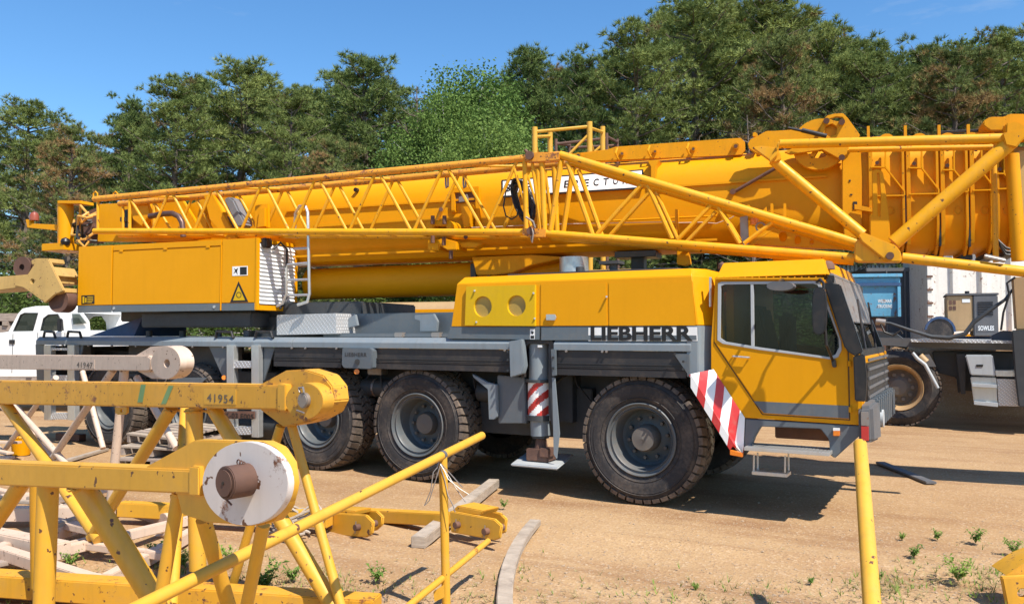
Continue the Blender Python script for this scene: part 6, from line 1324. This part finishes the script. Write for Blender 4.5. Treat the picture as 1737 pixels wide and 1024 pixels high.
part('pin_clip', M['steel'], lambda mb: (mb.path([pb+FF.x*-.02+Vector((0, 0, .05)), pb+FF.x*-.03+Vector((0, 0, .075)), pb+FF.x*.01+Vector((0, 0, .08)), pb+FF.x*.02+Vector((0, 0, .05))], .007, 6), mb.tube(pb-FF.y*.01+Vector((-.03, 0, -.06)), pb-FF.y*.03+Vector((.05, 0, -.07)), .006, n=6)), ya, kind='stuff')
FD(329, 692, 334, 900, .060, B0+.08, name='post'); FD(291, 692, 236, 781, .048, B0+.08); FD(362, 692, 396, 748, .052, B0+.10); FD(8, 682, 70, 772, .050, B0+.08); FD(313, 694, 300, 900, .035, B0+.35, B0-.2)
FD(476, 722, 463, 765, .030, B0+.06); FD(494, 718, 560, 960, .030, B0+.10); 
FD(345, 880, 386, 1020, .034, A0+.10, A0+.3); FD(447, 888, 419, 1024, .028, A0+.12, A0+.2)
FT(452, 640, 448, 760, .028, B0+.12, A0+.13, name='cross_brace') if False else None
# lower chords and joints near the ground
zl = .16
pB0 = FF.px(0, 985, B0); pB1 = FF.px(640, 1030, B0)
pB0 = G(0, 988, .12); pB1 = G(640, 1032, .12)
part('lower_chord', M['fg_yellow_rust'], lambda mb: mb.beam(pB0-(pB1-pB0)*.8, pB1, .17, .15), ya, .008)
pA0 = FF.w(-3, .06, 0); pA1 = FF.w(.9, .06, 0)
part('lower_chord', M['fg_yellow'], lambda mb: mb.beam(pA0+Vector((0, 0, .1)), pA1+Vector((0, 0, .1)), .14, .13), ya, .008)
num = part('number_patch', M['fg_yellow'], lambda mb: mb.prism(lug_poly(FF, [(346, 659), (400, 660), (400, 686), (346, 685)], B0-.003), FF.y*.0025), ya)
a = FF.px(351, 681, B0-.005); b_ = FF.px(396, 682, B0-.005)
lettering('lettering', '41954', a, FF.x, (0, 0, 1), (b_-a).length, .058, M['letter_faded'], num, .012, 1.15)
for (x0_, y0_, x1_, y1_) in ((243, 652, 237, 682), (290, 654, 277, 685)):
    FP('green_spray', 'spray_mark', [(x0_-4, y0_), (x0_+4, y0_), (x1_+4.5, y1_), (x1_-4, y1_)], B0-.002, .0015, bev=0)
FP('fg_yellow_rust', 'small_lug', [(195, 690), (215, 690), (215, 700), (211, 703), (199, 703), (195, 700)], B0+.02, .02, [circ(206, 696, 2.6, 3, 10)], .002)

# --- cream lattice section
CF = Frame(PD(282, HZP, 7.6)-Vector((0, 0, EYE)), -13)
yc = thing('boom_section', 'cream lattice boom section stencilled with a number, behind the yellow one', 'boom section', CF.w(0, .3, 0))
def CP(mat, name, pts, yo, th, holes=(), bev=.008): return part(name, M[mat], lambda mb: mb.prism([CF.px(a_, b_2, yo) for a_, b_2 in pts], CF.y*th, [[CF.px(a_, b_2, yo) for a_, b_2 in h] for h in holes]), yc, bev)
CP('cream', 'top_chord', [(-300, 600), (250, 603), (256, 608), (254, 628), (248, 629), (-300, 622)], 0, .15)
CP('cream', 'lug_plate', [(225, 605), (254, 588), (285, 586), (296, 600), (300, 630), (280, 643), (256, 642), (232, 629)], .05, .12)
CP('cream', 'lug_disc', circ(281, 615, 25, 28, 36), -.02, .06, [circ(283, 616, 5, 7, 20)]); CP('cream', 'lug_disc', circ(287, 614, 25, 28, 36), .06, .10, [circ(283, 616, 6, 7, 20)])
CP('letter_black', 'bore', circ(285, 615, 7, 8, 20), .2, .01, bev=0)
def CT(x0_, y0_, x1_, y1_, r_, ya_, yb_=None, name='brace', mat='cream'):
    a_ = CF.px(x0_, y0_, ya_); b_2 = CF.px(x1_, y1_, ya_ if yb_ is None else yb_); part(name, M[mat], lambda mb: mb.tube(a_, b_2, r_, n=16), yc)
CT(211, 627, 174, 984, .044, .07, name='post'); CT(192, 627, 80, 790, .038, .07); CT(27, 690, 115, 790, .036, .07); CT(-20, 630, 105, 773, .036, .1) if False else None
CT(232, 640, 300, 760, .034, .1); CT(115, 790, 190, 890, .036, .07) if False else None
CT(-60, 620, 95, 785, .04, .09)
CT(0, 960, 290, 905, .022, -.2, .0, name='tie_rod')
CP('cream', 'lower_chord', [(100, 858), (190, 862), (283, 868), (283, 890), (190, 888), (100, 884)], .2, .15)
CP('cream', 'lower_lug', circ(276, 880, 8, 10, 20), .16, .08)
gA, gB = G(180, 985, .06), G(325, 905, .06); part('ground_beam', M['cream'], lambda mb: mb.beam(gA, gB, .09, .10), yc, .006)
gA, gB = G(115, 975, .03), G(195, 990, .03); part('foot_plate', M['cream'], lambda mb: mb.beam(gA, gB, .22, .03), yc, .004)
gA, gB = G(-40, 905, .12), G(105, 935, .12); part('end_beam', M['cream'], lambda mb: mb.beam(gA, gB, .16, .14), yc, .01)
gA, gB = G(-60, 955, .08), G(150, 885, .08); part('ground_beam', M['cream'], lambda mb: mb.beam(gA, gB, .10, .12), yc, .006)
nn = part('number_patch', M['cream'], lambda mb: mb.prism([CF.px(*q, -.003) for q in ((126, 610), (160, 610), (160, 625), (126, 625))], CF.y*.0025), yc)
a = CF.px(130, 623, -.005); b_ = CF.px(157, 623, -.005); lettering('lettering', '41947', a, CF.x, (0, 0, 1), (b_-a).length, .062, M['letter_faded'], nn, .012, 1.12)
# --- yellow rail frame
rl = thing('tubular_rail', 'yellow tubular rail sloping up to the right with one post, in front of the wheels', 'rail', G(752, 1055))
rA = PD(245, 1024, 3.25); rB = PD(818, 738, 6.0); rdir = (rB-rA)
part('top_tube', M['fg_yellow'], lambda mb: mb.tube(rA-rdir*.25, rB, .0285, n=20), rl, .003)
pT = rA+rdir*((752-245)/573)**1.0
k_ = None
for i in range(200):
    q_ = rA+rdir*(i/199); w_ = (q_-CAM).dot(cf); sx_ = CXP+FPX*(q_-CAM).dot(cr)/w_
    if sx_ > 750: k_ = q_; break
pbt = k_.copy(); zz = PD(757, 1024, (k_-CAM).dot(cf)-.0); pbt = k_+(zz-k_)*(k_.z/(k_.z-zz.z))
part('post', M['fg_yellow'], lambda mb: mb.tube(k_, pbt, .029, n=18), rl)
part('tube_clamp', M['machine_grey'], lambda mb: mb.tube(k_-rdir.normalized()*.02, k_+rdir.normalized()*.01, .031, n=20), rl)
def on_post(py):
    for i in range(400):
        q_ = k_+(pbt-k_)*(i/399); w_ = (q_-CAM).dot(cf); sy_ = 512-FPX*(q_-CAM).dot(cu)/w_
        if sy_ > py: return q_
    return pbt
qp = on_post(978)
part('lower_tube', M['fg_yellow_rust'], lambda mb: mb.tube(qp+(PD(828, 917, (qp-CAM).dot(cf)+.75)-qp), qp+(PD(690, 1030, (qp-CAM).dot(cf)-.5)-qp)*1.3, .022, n=16), rl)
part('tag_plate', M['fg_yellow'], lambda mb: mb.prism([PD(a_, b_2, (qp-CAM).dot(cf)-.1) for a_, b_2 in ((735, 1003), (753, 991), (754, 1012), (737, 1020))], cf*.004), rl)
rnd = random.Random(8)
for k in range(5):
    e_ = [(720, 857), (795, 838), (790, 851), (772, 868), (785, 826)][k]; m1 = [(735, 800), (760, 812), (775, 830), (760, 840), (772, 812)][k]
    dz = (k_-CAM).dot(cf)
    part('loose_wire', M['steel'], lambda mb: mb.path([PD(744, 782, dz-.03), PD((744+m1[0])/2+2, (785+m1[1])/2, dz-.06), PD(*m1, dz-.08), PD((e_[0]+m1[0])/2+3, (e_[1]+m1[1])/2+4, dz-.1), PD(*e_, dz-.1), PD(e_[0]+8, e_[1]-8, dz-.1), PD(747, 788, dz-.04)][:(7 if k in (0,) else 5)], .0035, 5), rl)
# --- leaning yellow pipe on the right
lpA = PD(1459, 752, 5.3); lpB = PD(1479, 1024, 4.1); d_ = lpB-lpA; lpE = lpA+d_*(lpA.z/(lpA.z-lpB.z))
pp = thing('leaning_pipe', 'tall yellow scuffed pipe leaning in front of the crane bumper', 'pipe', lpE)
part('pipe_tube', M['fg_yellow'], lambda mb: mb.tube(lpA, lpE, .041, .047, n=24), pp, .006)
part('pipe_scuff', M['rust'], lambda mb: mb.tube(lpA+d_*.72, lpA+d_*.735, .0445, n=24), pp) if False else None
# --- yellow link bar on the ground
lk = thing('link_bar', 'yellow steel link bar with clevis plates lying on timbers in front of the wheels', 'link bar', G(700, 900))
LF = Frame(G(760, 905, .0), -12)
LN = LF.loc(G(600, 912))[1]
def LP(pts, yo, th, bev=.008, name='clevis_plate', mat='fg_yellow'): return part(name, M[mat], lambda mb: mb.prism([LF.px(a_, b_2, yo) for a_, b_2 in pts], LF.y*th), lk, bev)
LP([(762, 866), (838, 880), (850, 891), (847, 913), (838, 916), (764, 902)], -.12, .035); LP([(815, 862), (848, 870), (858, 880), (856, 903), (846, 906), (812, 895)], .16, .035)
LP([(775, 857), (820, 866), (815, 874), (765, 868)], -.08, .22, name='clevis_web'); 
LP([(560, 862), (762, 872), (762, 893), (560, 882)], -.02, .15, name='bar')
LP([(470, 862), (552, 866), (552, 898), (470, 893)], LN+.06, .14, name='bar')
LP([(540, 868), (620, 873), (632, 885), (630, 905), (620, 911), (548, 906), (540, 895)], LN, .035); LP([(600, 864), (638, 866), (648, 876), (647, 890), (636, 900), (600, 892)], LN+.24, .035)
LP([(552, 862), (602, 866), (600, 874), (545, 871)], LN+.04, .2, name='clevis_web')
for a_, b_2, yo in ((778, 889, -.12), (827, 900, -.12), (609, 893, LN), (561, 891, LN)):
    c_ = LF.px(a_, b_2, yo); part('clevis_pin', M['rust'], lambda mb: mb.tube(c_-LF.y*.05, c_+LF.y*.20, .030, n=16), lk, .003); part('cotter', M['steel'], lambda mb: mb.tube(c_-LF.y*.04+Vector((-.005, 0, -.05)), c_-LF.y*.04+Vector((.005, 0, .055)), .005, n=6), lk)
rp_ = thing('rope_coil', 'grey rope and sling heaped on the link bar behind the white lug', 'rope', G(505, 880))
rr2 = random.Random(12)
for k in range(7):
    c_ = G(505+rr2.uniform(-15, 15), 882, .16+rr2.uniform(-.06, .06)); A_, B_ = rr2.uniform(.14, .30), rr2.uniform(.06, .12); ph = rr2.uniform(0, 6)
    part('rope_loop', M['timber'], lambda mb: mb.path([c_+cr*(A_*math.cos(q))+cf0*(B_*math.sin(q)*1.4)+Vector((0, 0, .06*math.sin(2*q+ph)+B_*.5*math.sin(q))) for q in np.arange(0, 5.6, .35)], .013, 6), rp_)
# timbers
def timber(label, p0, p1, w_, h_, mat='timber', cat='timber', grp=None, bend=0, name='timber_beam', z=0):
    a_ = G(*p0, 0); b_2 = G(*p1, 0); n_ = 7; t2 = None; mb = MB(); pts = []
    side = (b_2-a_).cross(Vector((0, 0, 1))).normalized()
    for i in range(n_+1): s_ = i/n_; pts.append(a_+(b_2-a_)*s_+side*(bend*4*s_*(1-s_)))
    vs = []; fs_ = []
    for i, q in enumerate(pts):
        d2 = (pts[min(i+1, n_)]-pts[max(i-1, 0)]).normalized(); sd_ = d2.cross(Vector((0, 0, 1))).normalized()*w_/2; zb = z+.002
        vs += [q-sd_+Vector((0, 0, zb)), q+sd_+Vector((0, 0, zb)), q+sd_+Vector((0, 0, zb+h_)), q-sd_+Vector((0, 0, zb+h_))]
    for i in range(n_):
        for j in range(4): fs_.append((i*4+j, i*4+(j+1) % 4, i*4+4+(j+1) % 4, i*4+4+j))
    fs_ += [(3, 2, 1, 0), (n_*4, n_*4+1, n_*4+2, n_*4+3)]
    mb.add(vs, fs_); o = mb.build(name, M[mat], None, .006, origin=(a_+b_2)/2); tag(o, label, cat, grp); return o
timber('weathered timber bearer under the right clevis of the link bar', (709, 930), (838, 826), .13, .10)
timber('curved weathered timber lying alone near the bottom centre', (858, 1060), (908, 890), .11, .055, bend=-.10)
timber('thin dark plank lying in the crane shadow right of the leaning pipe', (1493, 786), (1580, 821), .13, .03, mat='machine_grey', cat='plank', name='steel_plank')
timber('reddish steel beam on the ground by the rear wheels', (100, 745), (140, 748), .14, .12, mat='rust', cat='beam', name='steel_beam')
timber('pale timber lying left of the lattice legs', (85, 792), (180, 764), .10, .04)
# slat pallets behind the yellow legs
pt = thing('pallet_pile', 'pile of weathered slatted pallets beside the rear wheels', 'pallets', G(255, 790))
rr3 = random.Random(4)
for layer in range(3):
    o_ = G(258-layer*3, 795-layer*2); pfm = Frame(Vector((o_.x, o_.y, 0)), 24-layer*14); tilt = .05*layer
    for k in range(9):
        y_ = k*.135; part('slat', M['timber'] if (k+layer) % 3 else M['timber_dark'], lambda mb: mb.hexa([pfm.w(x_, yy, .10+layer*.15+zz+tilt*yy) for x_, yy, zz in ((-.55, y_, 0), (.55, y_, 0), (.55, y_+.105, 0), (-.55, y_+.105, 0), (-.55, y_, .03), (.55, y_, .03), (.55, y_+.105, .03), (-.55, y_+.105, .03))]), pt, .004)
    for x_ in (-.5, 0, .46): part('runner', M['timber_dark'], lambda mb: mb.box((x_-.03, 0, .0+layer*.15), (x_+.03, 1.2, .098+layer*.15), pfm), pt, .004)
# heap of pale lumber at the left edge
hp_ = thing('lumber_heap', 'heap of pale broken boards on the ground at the left edge', 'lumber', G(15, 775))
for k in range(16):
    a_ = G(rr3.uniform(-60, 40), rr3.uniform(745, 792), rr3.uniform(.02, .25)); an = rr3.uniform(-.5, .5)
    part('board', M['timber'] if k % 2 else M['cream'], lambda mb: mb.beam(a_-Vector((math.cos(an), math.sin(an), rr3.uniform(-.06, .06)))*.45, a_+Vector((math.cos(an), math.sin(an), 0))*.45, .10, .03), hp_, .004)
yb_ = thing('yellow_bucket', 'small yellow bucket among the pale boards at the left edge', 'bucket', G(36, 772))
part('bucket_body', M['yellow'], lambda mb: mb.lathe([(0, .0), (0, .12), (.26, .15), (.27, .16), (.255, .145), (.02, .11)], G(36, 772)+Vector((0, 0, .01)), (0, 0, 1), 24), yb_); part('bucket_handle', M['steel'], lambda mb: mb.path([G(36, 772)+Vector((.16*math.cos(q), 0, .26+.13*math.sin(q))) for q in np.arange(0, 3.2, .35)], .004, 5), yb_)
# bracket at bottom right
br_ = thing('yellow_bracket', 'yellow steel bracket end with a hole at the bottom right corner', 'bracket', G(1735, 1040))
BF = Frame(G(1735, 1035), 20)
part('bracket_plate', M['fg_yellow_rust'], lambda mb: mb.prism([BF.px(*q, 0) for q in ((1700, 979), (1760, 976), (1800, 1000), (1800, 1060), (1712, 1040))], BF.y*.05, [[BF.px(*q, 0) for q in circ(1735, 1006, 9, 8, 16)]]), br_, .006)
part('bracket_top', M['fg_yellow_rust'], lambda mb: mb.prism([BF.px(*q, .055) for q in ((1706, 976), (1742, 952), (1800, 930), (1800, 978), (1740, 978))], BF.y*.25), br_, .006)

# --- weeds
def weed(label, px, py, h_, seed, n_=15, grp='weeds growing in the gravel'):
    rs2 = np.random.RandomState(seed); b0 = G(px, py); o = empty('weed_plant', b0); tag(o, label, 'weed', grp); vs, fs_ = [], []; mb = MB()
    for k in range(n_):
        a_ = rs2.uniform(0, 6.28); l_ = h_*rs2.uniform(.5, 1.1); tip = b0+Vector((math.cos(a_)*l_*.45, math.sin(a_)*l_*.45, l_*.75)); m1 = b0+(tip-b0)*.5+Vector((0, 0, l_*.1)); mb.path([b0, m1, tip], [.003, .002, .001], 3)
        for j in range(7):
            s_ = .25+.75*j/6; q = b0+(tip-b0)*s_; aa = rs2.uniform(0, 6.28); dl = Vector((math.cos(aa), math.sin(aa), rs2.uniform(.0, .7))).normalized()*h_*rs2.uniform(.18, .34); sd_ = dl.cross(Vector((0, 0, 1))).normalized()*dl.length*.20
            i0 = len(mb.v); mb.add([q, q+dl*.5+sd_+Vector((0, 0, .01)), q+dl-Vector((0, 0, .008)), q+dl*.5-sd_+Vector((0, 0, .01))], [(0, 1, 2, 3)])
    mb.build('leaves', M['weed'], o, smooth=0, kind='stuff')
wl = [(1550, 945, .13, 'leafy weed left of the bottom right tuft'), (1530, 915, .07, 'tiny weed above the bottom right weeds'), (1590, 915, .10, 'small sprig above the broad weed'), (1655, 920, .16, 'upright twin sprig near the right edge'), (1625, 985, .20, 'tall bright weed in the right foreground'), (1490, 985, .09, 'thin weed just right of the leaning pipe'), (1375, 990, .06, 'low weed left of the leaning pipe'), (1720, 940, .14, 'weed beside the yellow bracket'), (1180, 1000, .055, 'small weed in the gravel right of the curved timber'),
      (640, 985, .14, 'thin weed in the middle foreground'), (790, 905, .08, 'sprig under the clevis'), (855, 860, .10, 'sprig behind the clevis'), (395, 960, .20, 'weed clump between the yellow legs'), (312, 960, .18, 'weed beside the cream beam'), (262, 945, .16, 'bushy weed at the cream foot plate'), (450, 1000, .22, 'tall grass-like weed under the rail tube'), (495, 985, .15, 'weed cluster right of the leaning brace'), (120, 960, .14, 'weed behind the nearest leg'), (20, 1010, .2, 'weed at the bottom left corner')]
for i, (a_, b_2, h2, lab) in enumerate(wl): weed(lab, a_, b_2, h2, 40+i)
# short grass blades and sprigs: stuff
rs = np.random.RandomState(77); V_ = []; n = 0
spots = [(1620, 975, 110, 35), (440, 985, 90, 40), (300, 970, 80, 30), (1500, 1000, 60, 25), (60, 1000, 80, 30), (800, 1000, 200, 40), (1200, 1010, 200, 30), (1690, 985, 60, 30), (560, 1000, 60, 30)]
for (cx_, cy_, sx_, sy_) in spots:
    for k in range(60):
        p_ = G(cx_+rs.normal()*sx_*.6, min(1100, max(880, cy_+rs.normal()*sy_*.6))); l_ = rs.uniform(.02, .09); a_ = rs.uniform(0, 6.28)
        for j in range(4):
            aa = a_+rs.normal()*1.2; t3 = p_+Vector((math.cos(aa)*l_*.5, math.sin(aa)*l_*.5, l_*rs.uniform(.5, 1))); sd_ = Vector((-math.sin(aa), math.cos(aa), 0))*.0035
            V_ += [tuple(p_-sd_), tuple(p_+sd_), tuple(t3)]
D_ = []
for (cx_, cy_, sx_, sy_) in spots+[(1000, 1020, 300, 25), (300, 1000, 200, 30), (1560, 1000, 150, 25)]:
    for k in range(70):
        p_ = G(cx_+rs.normal()*sx_*.8, min(1100, max(890, cy_+rs.normal()*sy_*.6))); l_ = rs.uniform(.02, .07)
        for j in range(5):
            aa = rs.uniform(0, 6.28); t3 = p_+Vector((math.cos(aa)*l_*.9, math.sin(aa)*l_*.9, l_*rs.uniform(.15, .8))); sd_ = Vector((-math.sin(aa), math.cos(aa), 0))*.003
            D_ += [tuple(p_-sd_), tuple(p_+sd_), tuple(t3)]
me = bpy.data.meshes.new('dry_grass'); me.from_pydata(D_, [], [(i, i+1, i+2) for i in range(0, len(D_), 3)]); me.materials.append(M['dry']); o = bpy.data.objects.new('dry_grass', me); COL.objects.link(o); o['kind'] = 'stuff'
me = bpy.data.meshes.new('grass'); me.from_pydata(V_, [], [(i, i+1, i+2) for i in range(0, len(V_), 3)]); me.materials.append(M['weed']); o = bpy.data.objects.new('grass', me); COL.objects.link(o); o['kind'] = 'stuff'

# extra cream and timber pieces lying in a jumble under the sections at lower left
jr = random.Random(31)
for k in range(11):
    a_ = (jr.uniform(-40, 150), jr.uniform(850, 960)); dx_ = jr.uniform(60, 150)*jr.choice((-1, 1)); b_2 = (a_[0]+dx_, a_[1]+jr.uniform(-45, 30))
    timber(['grey board', 'pale board', 'short cream board', 'split board', 'thin lath', 'stained board', 'bleached batten', 'square batten', 'narrow plank', 'cracked plank', 'broken lath'][k]+' in the jumble under the cream section at lower left', a_, b_2, jr.uniform(.05, .12), jr.uniform(.02, .06), mat=('timber', 'cream', 'timber_dark')[k % 3], cat='board', grp='loose boards under the cream section', z=.01+k*.012, name='loose_board')
# weld beads where foreground tubes meet chords
for (x_, y_, r_, yo) in ((40, 822, .050, A0+.065), (138, 828, .062, A0+.07), (329, 697, .063, B0+.08), (291, 696, .051, B0+.08), (362, 697, .055, B0+.10)):
    c_ = FF.px(x_, y_, yo); part('weld_bead', M['fg_yellow_rust'], lambda mb: mb.path([c_+FF.x*(r_*1.03*math.cos(q))+FF.y*(r_*1.03*math.sin(q))+Vector((0, 0, .004*math.sin(q*9))) for q in np.arange(0, 6.25, .3)], .008, 6, closed=True), ya)

# further members of the cream section and bars lying among them
for (p0, p1, w_, h_) in (((-60, 872), (200, 868), .13, .13), ((60, 945), (330, 880), .08, .08), ((-30, 925), (170, 990), .10, .09), ((150, 925), (300, 945), .07, .06), ((-40, 850), (120, 838), .10, .10)):
    gA, gB = G(*p0, .10), G(*p1, .10); part('ground_beam', M['cream'], lambda mb: mb.beam(gA, gB, w_, h_), yc, .006)
CT(95, 640, 10, 760, .036, .6); CT(-10, 640, 60, 740, .036, .6); CT(140, 630, 175, 760, .034, .7); CT(60, 800, 40, 940, .036, .1, name='post'); CT(0, 830, 90, 960, .034, .3)
gA, gB = G(205, 862, .14), G(560, 880, .14); part('side_bar', M['fg_yellow'], lambda mb: mb.beam(gA, gB, .13, .14), ya, .008)
